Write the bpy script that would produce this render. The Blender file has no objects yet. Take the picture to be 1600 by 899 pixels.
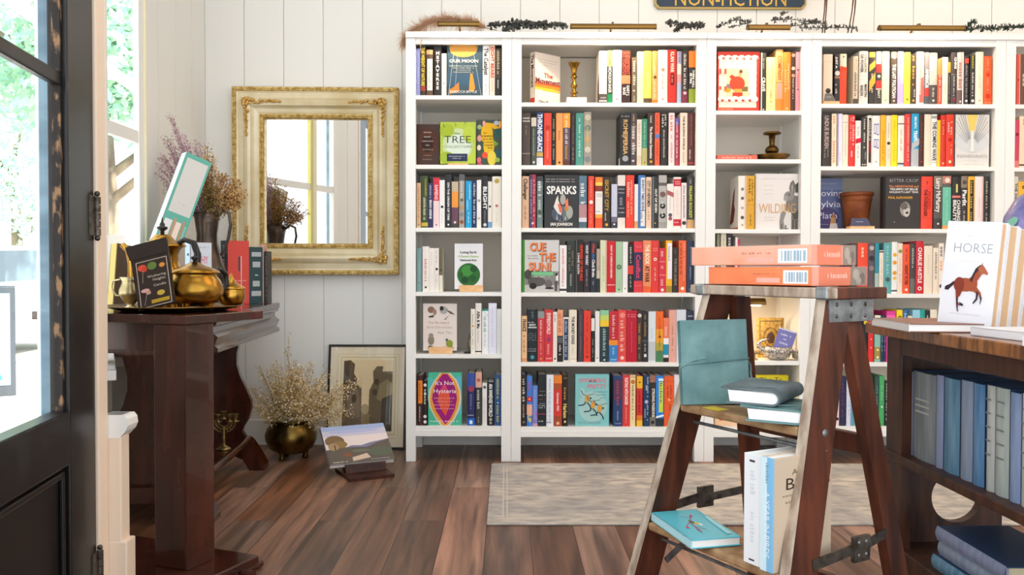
import bpy, math, random
from mathutils import Vector as V, Matrix as MX
from math import sin, cos, pi, radians as R
random.seed(7)
S = bpy.context.scene
COL = S.collection
# ---------------- camera ----------------
FPX = 1338.017
CAM = V((0.469, -3.978, 0.897))
YAW, PIT, ROL = R(0.346), R(1.205), R(0.129)
_f0 = V((sin(YAW), cos(YAW), 0)); _r = V((cos(YAW), -sin(YAW), 0)); _z = V((0, 0, 1))
_F = _f0*cos(PIT) - _z*sin(PIT); _U = _f0*sin(PIT) + _z*cos(PIT)
_RR = _r*cos(ROL) + _U*sin(ROL); _UU = _U*cos(ROL) - _r*sin(ROL)
cd = bpy.data.cameras.new('camera'); cam = bpy.data.objects.new('camera', cd); COL.objects.link(cam)
m = MX.Identity(4)
for i in range(3):
    m[i][0] = _RR[i]; m[i][1] = _UU[i]; m[i][2] = -_F[i]; m[i][3] = CAM[i]
cam.matrix_world = m
cd.lens = FPX/1600*36; cd.sensor_width = 36; cd.sensor_fit = 'HORIZONTAL'
cd.clip_start = 0.02; cd.clip_end = 300
S.camera = cam
# ---------------- world, sun, room lamp, added cool fill, exposure ----------------
S.view_settings.view_transform = 'Standard'; S.view_settings.look = 'None'
S.view_settings.exposure = 0.2; S.view_settings.gamma = 1.0
S.view_settings.use_curve_mapping = False
W = bpy.data.worlds.new('world'); S.world = W; W.use_nodes = True
bg = W.node_tree.nodes['Background']
bg.inputs[0].default_value = (0.88, 0.94, 1.0, 1); bg.inputs[1].default_value = 2.2
def lamp(name, kind, loc, energy, color, rot=None, size=None, parent=None):
    d = bpy.data.lights.new(name, kind); d.energy = energy; d.color = color
    o = bpy.data.objects.new(name, d); COL.objects.link(o); o.location = loc
    if rot is not None: o.rotation_euler = rot
    if size:
        d.shape = 'RECTANGLE'; d.size, d.size_y = size
    if parent: o.parent = parent
    return o
sun = lamp('sun', 'SUN', (6, 0, 8), 14.0, (1.0, 0.95, 0.86), (0, R(48), R(4)))
sun.data.angle = R(2)
lamp('ceiling_lamp_warm', 'AREA', (2.3, -1.2, 3.05), 19, (1.0, 0.68, 0.42), (0, 0, 0), (2.2, 1.2))
lamp('cool_fill_light', 'AREA', (-.15, -1.9, 3.05), 13, (0.86, 0.93, 1.0), (R(8), R(-6), 0), (1.8, 1.2))  # unseen fill added to cool and brighten the left side

def px(x, y, ax, v):
    """point where the photo ray through pixel (x, y) meets the plane  axis = v"""
    d = _RR*((x-800)/FPX) + _UU*(-(y-449.5)/FPX) + _F
    i = 'xyz'.index(ax)
    return CAM + d*((v-CAM[i])/d[i])
# ---------------- materials ----------------
def lin(h):
    c = [int(h[i:i+2], 16)/255 for i in (0, 2, 4)]
    return tuple((a/12.92 if a <= .04045 else ((a+.055)/1.055)**2.4) for a in c) + (1,)
_mc = {}
def mat(h, rough=.5, metal=0, spec=.4, coat=0, emit=0):
    k = (h, rough, metal, spec, coat, emit)
    if k in _mc: return _mc[k]
    m = bpy.data.materials.new('paint_'+h); m.use_nodes = True
    b = m.node_tree.nodes['Principled BSDF']
    b.inputs['Base Color'].default_value = lin(h); b.inputs['Roughness'].default_value = rough
    b.inputs['Metallic'].default_value = metal; b.inputs['Specular IOR Level'].default_value = spec
    b.inputs['Coat Weight'].default_value = coat
    if emit:
        b.inputs['Emission Color'].default_value = lin(h); b.inputs['Emission Strength'].default_value = emit
    _mc[k] = m
    return m
def ink(h): return mat(h, .55, 0, .25)
def noise_mat(name, c1, c2, scale=(8, 8, 8), rough=.5, metal=0, detail=6, bump=0, lo=.35, hi=.65, coat=0, spec=.4, obj=True, dist=0):
    m = bpy.data.materials.new(name); m.use_nodes = True; N = m.node_tree.nodes; L = m.node_tree.links
    b = N['Principled BSDF']; tc = N.new('ShaderNodeTexCoord'); mp = N.new('ShaderNodeMapping')
    mp.inputs['Scale'].default_value = scale
    nz = N.new('ShaderNodeTexNoise'); nz.inputs['Scale'].default_value = 1; nz.inputs['Detail'].default_value = detail
    nz.inputs['Distortion'].default_value = dist
    cr = N.new('ShaderNodeValToRGB'); e = cr.color_ramp.elements
    e[0].position = lo; e[1].position = hi; e[0].color = lin(c1); e[1].color = lin(c2)
    L.new(tc.outputs['Object' if obj else 'Generated'], mp.inputs[0]); L.new(mp.outputs[0], nz.inputs['Vector'])
    L.new(nz.outputs['Fac'], cr.inputs[0]); L.new(cr.outputs[0], b.inputs['Base Color'])
    b.inputs['Roughness'].default_value = rough; b.inputs['Metallic'].default_value = metal
    b.inputs['Coat Weight'].default_value = coat; b.inputs['Specular IOR Level'].default_value = spec
    if bump:
        bp = N.new('ShaderNodeBump'); bp.inputs['Strength'].default_value = bump; bp.inputs['Distance'].default_value = .004
        L.new(nz.outputs['Fac'], bp.inputs['Height']); L.new(bp.outputs[0], b.inputs['Normal'])
    return m
def pane_mat(name, refl=.08, tint=(1, 1, 1, 1)):
    m = bpy.data.materials.new(name); m.use_nodes = True; N = m.node_tree.nodes; L = m.node_tree.links
    N.remove(N['Principled BSDF']); t = N.new('ShaderNodeBsdfTransparent'); t.inputs[0].default_value = tint
    g = N.new('ShaderNodeBsdfGlossy'); g.inputs['Roughness'].default_value = .02
    mx = N.new('ShaderNodeMixShader'); mx.inputs[0].default_value = refl
    L.new(t.outputs[0], mx.inputs[1]); L.new(g.outputs[0], mx.inputs[2]); L.new(mx.outputs[0], N['Material Output'].inputs[0])
    return m
def leaf_mat(name, c, tr=.35):
    m = bpy.data.materials.new(name); m.use_nodes = True; N = m.node_tree.nodes; L = m.node_tree.links
    b = N['Principled BSDF']; b.inputs['Base Color'].default_value = lin(c); b.inputs['Roughness'].default_value = .6
    t = N.new('ShaderNodeBsdfTranslucent'); t.inputs[0].default_value = lin(c)
    mx = N.new('ShaderNodeMixShader'); mx.inputs[0].default_value = tr
    L.new(b.outputs[0], mx.inputs[1]); L.new(t.outputs[0], mx.inputs[2]); L.new(mx.outputs[0], N['Material Output'].inputs[0])
    return m
WHITE = mat('f1efea', .42)
WALLP = mat('eeece6', .6)
PAGE = mat('ece4d2', .8); PAGEW = mat('f4f2ee', .8)
BRASS = noise_mat('brass', '8a6424', 'c99a45', (9, 9, 9), .26, 1, bump=.02)
BRASS_D = noise_mat('aged_brass', '4a3b1e', '94703a', (14, 14, 14), .34, 1)
LAMPB = mat('8a6c3c', .38, 1)
IRON = noise_mat('old_iron', '4c453d', '7a7268', (40, 40, 40), .5, .8)
STEEL = noise_mat('worn_steel', '7c8084', 'a4a8aa', (40, 40, 40), .42, .8)
DARKWOOD = noise_mat('dark_red_wood', '2c120b', '4a2015', (14, 14, 3), .22, detail=4, coat=.5)
DARKWOOD2 = noise_mat('dark_brown_wood', '2e1710', '4a241a', (40, 6, 40), .35, detail=4, coat=.15)
LADW = noise_mat('ladder_wood', '3a1c10', '693520', (30, 30, 4), .5, detail=5)
LADE = noise_mat('worn_wood_edge', '8e7866', 'c3b3a1', (40, 40, 9), .7, detail=6)
TREADW = noise_mat('tread_wood', '85623f', 'b08f68', (25, 25, 25), .65, detail=6)
OAK = noise_mat('oak_top', '58300f', 'a0632a', (9, 40, 9), .3, detail=5, coat=.3, dist=1.2)
OAKD = noise_mat('oak_dark', '2c1811', '53301f', (40, 40, 6), .45, detail=5)
LIPW = noise_mat('pale_stand_wood', 'e0ab74', 'efc391', (30, 30, 30), .5)
# ---------------- mesh building ----------------
class MB:
    def __init__(s): s.v = []; s.f = []; s.m = []; s.s = []
    def add(s, vs, fs, mt, smooth=False, M=None):
        o = len(s.v)
        s.v += [tuple(M @ V(p)) for p in vs] if M is not None else [tuple(p) for p in vs]
        for f in fs:
            s.f.append([i+o for i in f]); s.m.append(mt); s.s.append(smooth)
        return s
    def box(s, x0, x1, y0, y1, z0, z1, mt, M=None):
        vs = [(x, y, z) for z in (z0, z1) for y in (y0, y1) for x in (x0, x1)]
        return s.add(vs, [(0, 2, 3, 1), (4, 5, 7, 6), (0, 1, 5, 4), (2, 6, 7, 3), (0, 4, 6, 2), (1, 3, 7, 5)], mt, False, M)
    def prism(s, poly, a0, a1, mt, axis='y', M=None, cap=True, smooth=False):
        n = len(poly)
        def p(u, w, a): return (u, a, w) if axis == 'y' else (a, u, w) if axis == 'x' else (u, w, a)
        vs = [p(u, w, a0) for u, w in poly] + [p(u, w, a1) for u, w in poly]
        s.add(vs, [(i, (i+1) % n, n+(i+1) % n, n+i) for i in range(n)], mt, smooth, M)
        if cap: s.add(vs, [tuple(range(n))[::-1], tuple(range(n, 2*n))], mt, False, M)
        return s
    def lathe(s, prof, mt, c=(0, 0, 0), seg=28, M=None, sx=1, sy=1):
        vs = []; n = len(prof)
        for i in range(seg):
            a = 2*pi*i/seg
            vs += [(c[0]+r*cos(a)*sx, c[1]+r*sin(a)*sy, c[2]+z) for r, z in prof]
        fs = [(i*n+j, ((i+1) % seg)*n+j, ((i+1) % seg)*n+j+1, i*n+j+1) for i in range(seg) for j in range(n-1)]
        return s.add(vs, fs, mt, True, M)
    def tube(s, pts, r, mt, seg=8, M=None, closed=False):
        pts = [V(p) for p in pts]; n = len(pts); rr = r if isinstance(r, (list, tuple)) else [r]*n
        vs = []; up = None
        for i, p in enumerate(pts):
            if closed: t = pts[(i+1) % n]-pts[i-1]
            else: t = pts[min(i+1, n-1)]-pts[max(i-1, 0)]
            t.normalize()
            if up is None: up = t.orthogonal().normalized()
            up = (up-t*up.dot(t)); up = up.normalized() if up.length > 1e-6 else t.orthogonal().normalized()
            b = t.cross(up)
            vs += [p+(up*cos(2*pi*k/seg)+b*sin(2*pi*k/seg))*rr[i] for k in range(seg)]
        m_ = n if closed else n-1
        fs = [(i*seg+k, i*seg+(k+1) % seg, ((i+1) % n)*seg+(k+1) % seg, ((i+1) % n)*seg+k) for i in range(m_) for k in range(seg)]
        s.add(vs, fs, mt, True, M)
        if not closed: s.add(vs, [tuple(range(seg))[::-1], tuple(range((n-1)*seg, n*seg))], mt, False, M)
        return s
    def ball(s, c, r, mt, seg=12, M=None):
        rx, ry, rz = r if isinstance(r, tuple) else (r, r, r)
        k = max(4, seg//2)
        return s.lathe([(max(1e-4, sin(pi*i/k)), -cos(pi*i/k)) for i in range(k+1)], mt, (0, 0, 0), seg,
                       (M if M is not None else MX.Identity(4)) @ MX.Translation(c) @ MX.Diagonal((rx, ry, rz, 1)))
    def beam(s, a, b, w, t, mt, side=(1, 0, 0)):
        """rectangular bar from a to b; w along side, t along the third axis"""
        a, b = V(a), V(b); d = b-a; L = d.length; d.normalize()
        sd = V(side); sd = (sd-d*sd.dot(d)).normalized(); q = d.cross(sd)
        M = MX.Identity(4)
        for i in range(3): M[i][0] = sd[i]; M[i][1] = q[i]; M[i][2] = d[i]; M[i][3] = a[i]
        return s.box(-w/2, w/2, -t/2, t/2, 0, L, mt, M)
    def build(s, name, parent=None, loc=None, rot=None, bevel=0, M=None):
        me = bpy.data.meshes.new(name); slots = []; idx = {}
        for mt in s.m:
            if mt.name not in idx: idx[mt.name] = len(slots); slots.append(mt)
        me.from_pydata(s.v, [], s.f)
        for mt in slots: me.materials.append(mt)
        me.polygons.foreach_set('material_index', [idx[mt.name] for mt in s.m])
        me.polygons.foreach_set('use_smooth', s.s); me.update()
        o = bpy.data.objects.new(name, me); COL.objects.link(o)
        if parent: o.parent = parent
        if M is not None: o.matrix_local = M
        if loc is not None: o.location = loc
        if rot is not None: o.rotation_euler = rot
        if bevel:
            b = o.modifiers.new('bevel', 'BEVEL'); b.width = bevel; b.segments = 2; b.limit_method = 'ANGLE'; b.angle_limit = R(40)
        return o
def tag(o, label=None, cat=None, group=None, kind=None):
    if label: o['label'] = label
    if cat: o['category'] = cat
    if group: o['group'] = group
    if kind: o['kind'] = kind
    return o
def thing(name, label, cat, loc=(0, 0, 0), rotz=0, group=None, M=None):
    o = bpy.data.objects.new(name, None); COL.objects.link(o); o.empty_display_size = .05
    if M is not None: o.matrix_world = M
    else: o.location = loc; o.rotation_euler = (0, 0, rotz)
    return tag(o, label, cat, group)
def struct(name, mb, bevel=0):
    return tag(mb.build(name, bevel=bevel), kind='structure')
def frame_m(o, ex, ey, ez):
    M = MX.Identity(4)
    for i in range(3): M[i][0] = ex[i]; M[i][1] = ey[i]; M[i][2] = ez[i]; M[i][3] = o[i]
    return M
# ---------------- lettering (built-in font turned into flat mesh glyphs) ----------------
_gl = {}
def glyph(c, bold):
    k = (c, bold)
    if k in _gl: return _gl[k]
    def conv(t):
        cu = bpy.data.curves.new('t', 'FONT'); cu.body = t; cu.size = 1; cu.resolution_u = 2; cu.offset = (.028 if bold == 1 else -.012 if bold == -1 else 0)
        o = bpy.data.objects.new('t', cu); COL.objects.link(o); dg = bpy.context.evaluated_depsgraph_get()
        me = o.evaluated_get(dg).to_mesh(); vs = [tuple(v.co) for v in me.vertices]; fs = [tuple(p.vertices) for p in me.polygons]
        o.evaluated_get(dg).to_mesh_clear(); bpy.data.objects.remove(o); bpy.data.curves.remove(cu)
        return vs, fs
    vs, fs = conv(c) if c != ' ' else ([], [])
    if ('|', bold) not in _gl and c != '|':
        a, _ = conv('||'); _gl[('||', bold)] = max(v[0] for v in a)
        _gl[('|', bold)] = None
        del _gl[('|', bold)]
    base = _gl.get(('||', bold))
    if base is None:
        a, _ = conv('||'); base = _gl[('||', bold)] = max(v[0] for v in a)
    a, _ = conv('|'+c+'|'); adv = max(v[0] for v in a)-base
    _gl[k] = (vs, fs, adv)
    return _gl[k]
CAPH = max(v[1] for v in glyph('H', 0)[0])
def text(mb, s, mt, o, ex, ey, h, fit=None, bold=0, align='c', minx=.45, maxx=1.5):
    """letters of cap height h starting at / centred on o; '~n' draws n unreadable letter blocks"""
    o, ex, ey = V(o), V(ex), V(ey); k = h/CAPH
    if s[0] == '~':
        rnd = random.Random(len(s)*7+int(s[1:])+int(o.x*1e4) % 97); x = 0; items = []
        for i in range(int(s[1:])):
            w = rnd.choice((.3, .45, .5, .6))*h
            if rnd.random() < .16: x += .45*h; continue
            t = h*rnd.choice((.7, .72, 1))
            items.append((x, w*.36, t)); items.append((x+w*.62, w*.34, h*.7)); x += w+.28*h
        tot = max(x, 1e-6); sx = (fit/tot) if fit else 1
        x0 = -tot*sx/2 if align == 'c' else 0
        for a, w, t in items:
            q = [(x0+a*sx, 0), (x0+(a+w)*sx, 0), (x0+(a+w)*sx, t), (x0+a*sx, t)]
            mb.add([o+ex*u+ey*(v-h/2) for u, v in q], [(0, 1, 2, 3)], mt)
        return
    gs = [glyph(c, bold) for c in s]; tot = sum(g[2] for g in gs)*k
    sx = 1
    if fit: sx = min(maxx, max(minx, fit/tot))
    x = -tot*sx/2 if align == 'c' else 0
    for vs, fs, adv in gs:
        if vs: mb.add([o+ex*(x+v[0]*k*sx)+ey*(v[1]*k-h/2) for v in vs], fs, mt)
        x += adv*k*sx
# ---------------- books ----------------
def spine_book(x0, x1, z0, z1, y, dp, base, specs, label, group, pages=PAGE, left=None):
    """a book standing on a shelf, spine towards -Y; specs decorate the spine"""
    w = x1-x0-.0006; H = z1-z0; xc = (x0+x1)/2
    mb = MB(); B = mat(base, .42, 0, .35)
    bands = [(float(a[1]), float(a[2]), mat(a[3], .42, 0, .35)) for a in specs if a[0] == 'b']
    cuts = sorted({0., 1.} | {b[0] for b in bands} | {b[1] for b in bands})
    bul = min(.0035, w*.12); n = 5
    prof = [(-w/2+w*i/n, -bul*sin(pi*i/n)) for i in range(n+1)]
    for a, b in zip(cuts, cuts[1:]):
        mt = B
        for q in bands:
            if q[0] <= (a+b)/2 <= q[1]: mt = q[2]
        vs = [(u, v, H*(1-f)) for f in (b, a) for u, v in prof]
        mb.add(vs, [(i, i+1, n+2+i, n+1+i) for i in range(n)], mt, True)
    t = min(.0028, w*.18)
    capz = [(u, v, z) for z in (0, H) for u, v in prof]
    mb.add(capz + [(-w/2, t, 0), (w/2, t, 0), (-w/2, t, H), (w/2, t, H)],
           [tuple(range(n, -1, -1)) + (2*n+2, 2*n+3), tuple(range(n+1, 2*n+2)) + (2*n+5, 2*n+4), (2*n+2, 2*n+4, 2*n+5, 2*n+3)], B)
    mb.box(-w/2, -w/2+t, 0, dp, 0, H, B); mb.box(w/2-t, w/2, 0, dp, 0, H, B)
    yy = -bul-.0004; lay = 0
    for a in specs:
        k = a[0]
        if k == 'b': continue
        lay += 1; y1 = yy-.00012*lay
        if k in 'tTyY':
            f0, f1 = float(a[1]), float(a[2]); h = float(a[4])*w; off = float(a[5]) if k in 'yY' else 0
            s = ' '.join(a[6:] if k in 'yY' else a[5:])
            text(mb, s, ink(a[3]), (off*w, y1, H*(1-(f0+f1)/2)), (0, 0, -1), (1, 0, 0), h, (f1-f0)*H, 1 if k in 'TY' else 0)
        elif k == 's':
            f0, f1 = float(a[1]), float(a[2]); s = a[5]; st = (f1-f0)*H/len(s)
            for i, c in enumerate(s):
                text(mb, c, ink(a[3]), (0, y1, H*(1-f0)-st*(i+.5)), (1, 0, 0), (0, 0, 1), st*.68, float(a[4])*w, 1, maxx=1.3)
        elif k == 'h':
            text(mb, ' '.join(a[4:]), ink(a[2]), (0, y1, H*(1-float(a[1]))), (1, 0, 0), (0, 0, 1), float(a[3])*w, w*.84, 1)
        elif k == 'e':
            r = float(a[3])*w; c = H*(1-float(a[1])); q = [(r*cos(2*pi*i/12), y1, c+r*sin(2*pi*i/12)) for i in range(12)]
            mb.add(q, [tuple(range(12))], ink(a[2]))
        elif k == 'r':
            f0, f1, u0, u1 = map(float, a[1:5])
            mb.add([(w*(u0-.5), y1, H*(1-f1)), (w*(u1-.5), y1, H*(1-f1)), (w*(u1-.5), y1, H*(1-f0)), (w*(u0-.5), y1, H*(1-f0))], [(0, 1, 2, 3)], ink(a[5]))
        elif k == 'd':                                     # slanted patch
            f0, f1, sl = map(float, a[1:4])
            mb.add([(-w/2, y1, H*(1-f1)), (w/2, y1, H*(1-f1+sl)), (w/2, y1, H*(1-f0+sl)), (-w/2, y1, H*(1-f0))], [(0, 1, 2, 3)], ink(a[4]))
    if left:
        art(mb, left, dp, H, lambda u, v, l: (-w/2-.0003-.0001*l, dp*(1-u), H*(1-v)), lambda: ((0, -1, 0), (0, 0, 1)), dp, H)
    o = mb.build('book', loc=(xc, y, z0+.0003))
    pg = MB().box(-w/2+t, w/2-t, t, dp-.004, .003, H-.004, pages); pg.build('page_block', o)
    return tag(o, label, 'book', group)
def art(mb, items, W_, H_, P, axes, sw, sh):
    """draw cover artwork: P(u, v, layer) gives the 3D point of cover position (u right, v down)"""
    ex, ey = axes(); P0 = P; P = lambda u, v, l: P0(min(1, max(0, u)), min(1, max(0, v)), l)
    for l, it in enumerate(items, 1):
        k = it[0]
        if k == 'rect':
            _, u0, v0, u1, v1, c = it; mb.add([P(u0, v1, l), P(u1, v1, l), P(u1, v0, l), P(u0, v0, l)], [(0, 1, 2, 3)], ink(c))
        elif k == 'ell':
            _, u, v, a, b, c = it; mb.add([P(u+a*cos(2*pi*i/24), v-b*sin(2*pi*i/24), l) for i in range(24)], [tuple(range(24))], ink(c))
        elif k == 'poly':
            q = [P(u, v, l) for u, v in it[1]]; mb.add(q[::-1], [tuple(range(len(q)))], ink(it[2]))
        elif k == 'txt':
            _, s, u, v, h, fit, c = it[:7]; bold = it[7] if len(it) > 7 else 0
            text(mb, s, ink(c), P(u, v, l), ex, ey, h*sh, fit*sw, bold)
        elif k == 'vtxt':
            _, s, u, v, h, fit, c = it[:7]; text(mb, s, ink(c), P(u, v, l), -V(ey), V(ex), h*sw, fit*sh, 1)
        elif k == 'line':
            _, pts, wd, c = it
            for (ua, va), (ub, vb) in zip(pts, pts[1:]):
                dx, dy = (ub-ua)*sw, (vb-va)*sh; L = math.hypot(dx, dy) or 1; nx, ny = -dy/L*wd/2, dx/L*wd/2
                mb.add([P(ua+nx/sw, va+ny/sh, l), P(ub+nx/sw, vb+ny/sh, l), P(ub-nx/sw, vb-ny/sh, l), P(ua-nx/sw, va-ny/sh, l)], [(0, 1, 2, 3)], ink(c))
def cover_book(W_, H_, T, base, items, label, M, spine=None, group=None, pages=PAGE, name='book', cat='book', rough=.4, side=()):
    """a book shown by its front cover (local: x right, -y towards the viewer, z up, origin bottom centre of the cover)"""
    mb = MB(); B = mat(base, rough, 0, .35); SP = mat(spine or base, rough, 0, .35); t = .0025
    mb.box(-W_/2, W_/2, 0, t, 0, H_, B); mb.box(-W_/2, W_/2, T-t, T, 0, H_, B); mb.box(-W_/2, -W_/2+t, 0, T, 0, H_, SP)
    art(mb, items, W_, H_, lambda u, v, l: (W_*(u-.5), -.0003-.00015*l, H_*(1-v)), lambda: ((1, 0, 0), (0, 0, 1)), W_, H_)
    if side: art(mb, side, T, H_, lambda u, v, l: (-W_/2-.0003-.00015*l, T*(1-u), H_*(1-v)), lambda: ((0, -1, 0), (0, 0, 1)), T, H_)
    o = mb.build(name); o.matrix_world = M
    MB().box(-W_/2+t, W_/2-.004, t, T-t, .003, H_-.003, pages).build('page_block', o)
    return tag(o, label, cat, group)
def facing(x0, x1, yt, yb, y, T, base, items, label, **kw):
    """a cover book standing face out on a shelf, measured in the plane Y = y"""
    a, b = px(x0, yb, 'y', y), px(x1, yt, 'y', y)
    zb = kw.pop('zb', a.z)
    return cover_book(b.x-a.x, b.z-zb, T, base, items, label, MX.Translation(((a.x+b.x)/2, y, zb+.0005)), **kw)
ORD = 'first second third fourth fifth sixth seventh eighth ninth tenth eleventh twelfth thirteenth fourteenth fifteenth sixteenth seventeenth eighteenth nineteenth twentieth twenty-first twenty-second twenty-third twenty-fourth twenty-fifth twenty-sixth'.split()
# ---------------- the bookcases' contents ----------------
# one line per book: x0 x1 top  colour | looks | spine decoration
#  b f0 f1 c  band   t/T f0 f1 c size words  lettering down the spine   y/Y  the same off centre   s  stacked letters
#  h f c size words  lettering across   e f c r  disc   r f0 f1 u0 u1 c  panel   d f0 f1 slant c  slanted patch
SHELF_NAMES = ['top shelf', 'second shelf', 'third shelf', 'fourth shelf', 'fifth shelf', 'bottom shelf']
CASES = {1: 'far-left narrow bookcase', 2: 'left wide bookcase', 3: 'middle narrow bookcase', 4: 'right wide bookcase', 5: 'far-right bookcase'}
ROWS = {}
ROWS[1, 0] = '''
649.5 656.5 76 8a94d0|lavender-blue spine|t .4 .9 c8ccf0 .3 ~14
657 665 71.5 3a2f22|brown spine with yellow letters|T .04 .8 e8cf3c .62 THE WEIGHT OF NATURE;b .8 .9 a03a2a
666 676.5 78 5f4636|brown spine with cream panel|b 0 .1 c8a070;r .2 .88 .15 .95 efe6da;t .3 .84 a89c90 .3 ~12
678 689.7 72.3 2a211f|black spine with stacked letters|s .1 .88 f4f0ea .5 METAVERSE
690 697.6 84 f2ede6|thin white spine|e .7 6a6460 .22;e .7 f2ede6 .14
FACE 698 754
754.3 764.6 70 efece6|white spine, black lettering|T .05 .58 1c1a18 .6 The Catalyst;t .64 .92 b0aca4 .28 ~10
765.2 773.3 70 f3dcc8|cream spine, red lettering|T .02 .64 d8372a .62 EIGHT BEARS;t .68 .92 c09a84 .3 ~8
774 783 76 40362c|dark olive spine|T .05 .55 cfc2a0 .42 ~12;b .62 1 23221f;t .66 .84 e0dcd0 .3 ~8'''
ROWS[1, 2] = '''
651 657.6 286 dbb490|tan spine|t .1 .8 a87c58 .3 ~12;e .93 5a4030 .16
658.4 668.7 275 3a4a22|dark green spine|Y .06 .4 c9b64a .34 .2 ~10;T .42 .86 e8e4c8 .4 ~12;b .9 .97 c9b23a
669 676.7 286 2a2c58|navy spine with white letters|t .05 .35 c8c8e0 .4 ~12;T .38 .8 ece8ee .45 BRIAN GREENE
677 686.5 278 f2d4d4|pink-white spine, red top|b 0 .46 d8283c;T .14 .44 f6d8dc .5 SAPIENS;e .94 33222a .12
686.7 695 281.7 efeeea|white spine with small bird|e .56 2c2c34 .26;t .7 .92 d0d0cc .25 ~8
695.6 705.8 272.8 23262a|black spine, spaced white letters|T .15 .86 eceae6 .3 ON THE ORIGIN OF TIME;e .94 e8e6e2 .14
705.8 716.2 284 c9b597|orange sunset spine|b .22 .56 f09a3c;b .56 .92 6a4258;b .92 1 3c4038;e .88 efe2c8 .18
717.3 725.9 272.5 a9a29a|grey flowered spine|b 0 .12 5e5c60;T .14 .5 efeae0 .4 ~9;e .48 6a7040 .3;e .62 b89868 .4;e .75 8a8a84 .4;e .89 94542e .36
727.3 737.3 283 16a0d2|cyan spine|Y .06 .4 d6f2fb .28 .2 ~12;Y .42 .62 d6f2fb .28 -.15 ~8;t .66 .9 d6f2fb .3 ~10
737.9 744.6 283 1f2d5c|navy spine, white lettering|T .06 .92 e6e8f0 .5 ~22
744.9 752 281.6 efece6|slim white spine|e .43 9c9c88 .3;e .8 c2bda8 .3
753.2 762.4 275.3 2a2830|black spine, large white letters|T .2 .64 f6f4f0 .62 BLIGHT;t .66 .9 9a98a0 .25 ~12;e .94 cfd4d8 .3
762.4 768.8 283.8 eae3d6|cream spine with blue foot|b .87 1 6c9cc0;e .54 3a3a3a .3
769 783.5 276 ebe2d4|wide cream spine, gold medallion|e .09 b8a046 .26;e .57 c06a6a .16;t .7 .9 d4cabb .2 ~6'''
ROWS[1, 3] = '''
651 659 388 7b9f9f|teal spine|t .3 .9 a9c2c0 .25 ~12
660 670.6 385.4 efe7df|white spine, red lettering|T .28 .78 cf3d46 .34 ~14;e .9 2c2a2a .16
670.6 679 388 f1e9e0|plain cream spine|t .1 .4 d8cec2 .25 ~8
679 685.8 388 efe7dd|cream spine with small bird|t .06 .35 8f877e .25 ~10;e .48 2c2a28 .3;t .6 .8 b8b0a6 .25 ~6
686 691.7 388.4 e6dfcd|thin olive and cream spine|b 0 .62 6c6248;e .5 4a442e .3'''
ROWS[1, 4] = '''
735.5 742.5 483 efe9da|cream spine, orange dot|t .12 .34 8a8478 .3 ~8;e .38 e09a3a .26;t .45 .9 a09a8e .3 ~16
742.8 752.3 474 efe6dc|cream spine, black lettering|T .16 .5 3a3532 .5 Alfie & Me;t .54 .78 b0a89e .26 ~8;b .94 .965 2c2a2a
753 763 483.3 f2f3f2|white spine, green corner|d 0 .01 -.16 1f8f78;b 0 .04 1f8f78;T .16 .52 3f9a84 .42 ~10;t .56 .84 a9b0ae .25 ~10
763.2 776 474 e7e6f4|tall pale lavender spine|t .1 .9 d2d0e6 .3 ~20
776.3 783.4 483 e9e9e2|pale grey-white spine|t .1 .8 d0d0c8 .2 ~12'''
ROWS[1, 5] = '''
651.3 660.8 587 3a1a20|maroon spine, orange panel|r .1 .56 .25 .95 f0862a;t .14 .5 4a2018 .25 ~12;t .62 .92 d8c8c0 .25 ~12
661 667.5 595 26221f|black and white patterned spine|e .1 e6e2da .4;e .3 e6e2da .3;T .2 .55 efece6 .5 ~6;e .8 e6e2da .42;e .92 efece6 .4
FACE 668 721.7
730 742 583.5 2a2c5e|blue and purple spine|b 0 .3 3a52a0;e .3 a23a5c .4;t .4 .7 8a90c8 .25 ~12;b .86 1 1466c8;h .8 e8e8f0 .18 ~5;r .9 .97 .3 .7 e0eefc
742.8 752.8 581.6 3b3d3c|grey spine, pink top|b 0 .29 e0ac98;e .15 c4685a .3;T .34 .7 e4e4e0 .45 ~9;t .84 .95 c8c8c4 .2 ~6
753.5 761 598.7 eceae5|short white spine|e .1 5c5c60 .32;t .35 .9 c4c2bc .25 ~14
761.3 772 597.5 1e1c1e|black spine, bold white letters|T .04 .8 f6f4f0 .5 AN IMMENSE WORLD;e .86 a8a49c .24;e .94 a8a49c .2
772.7 783.4 586 365a8c|steel-blue spine, yellow letters|T .08 .48 dcd868 .42 ~12;e .55 a8c8dc .14;T .6 .94 dcd868 .42 ~9'''
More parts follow.
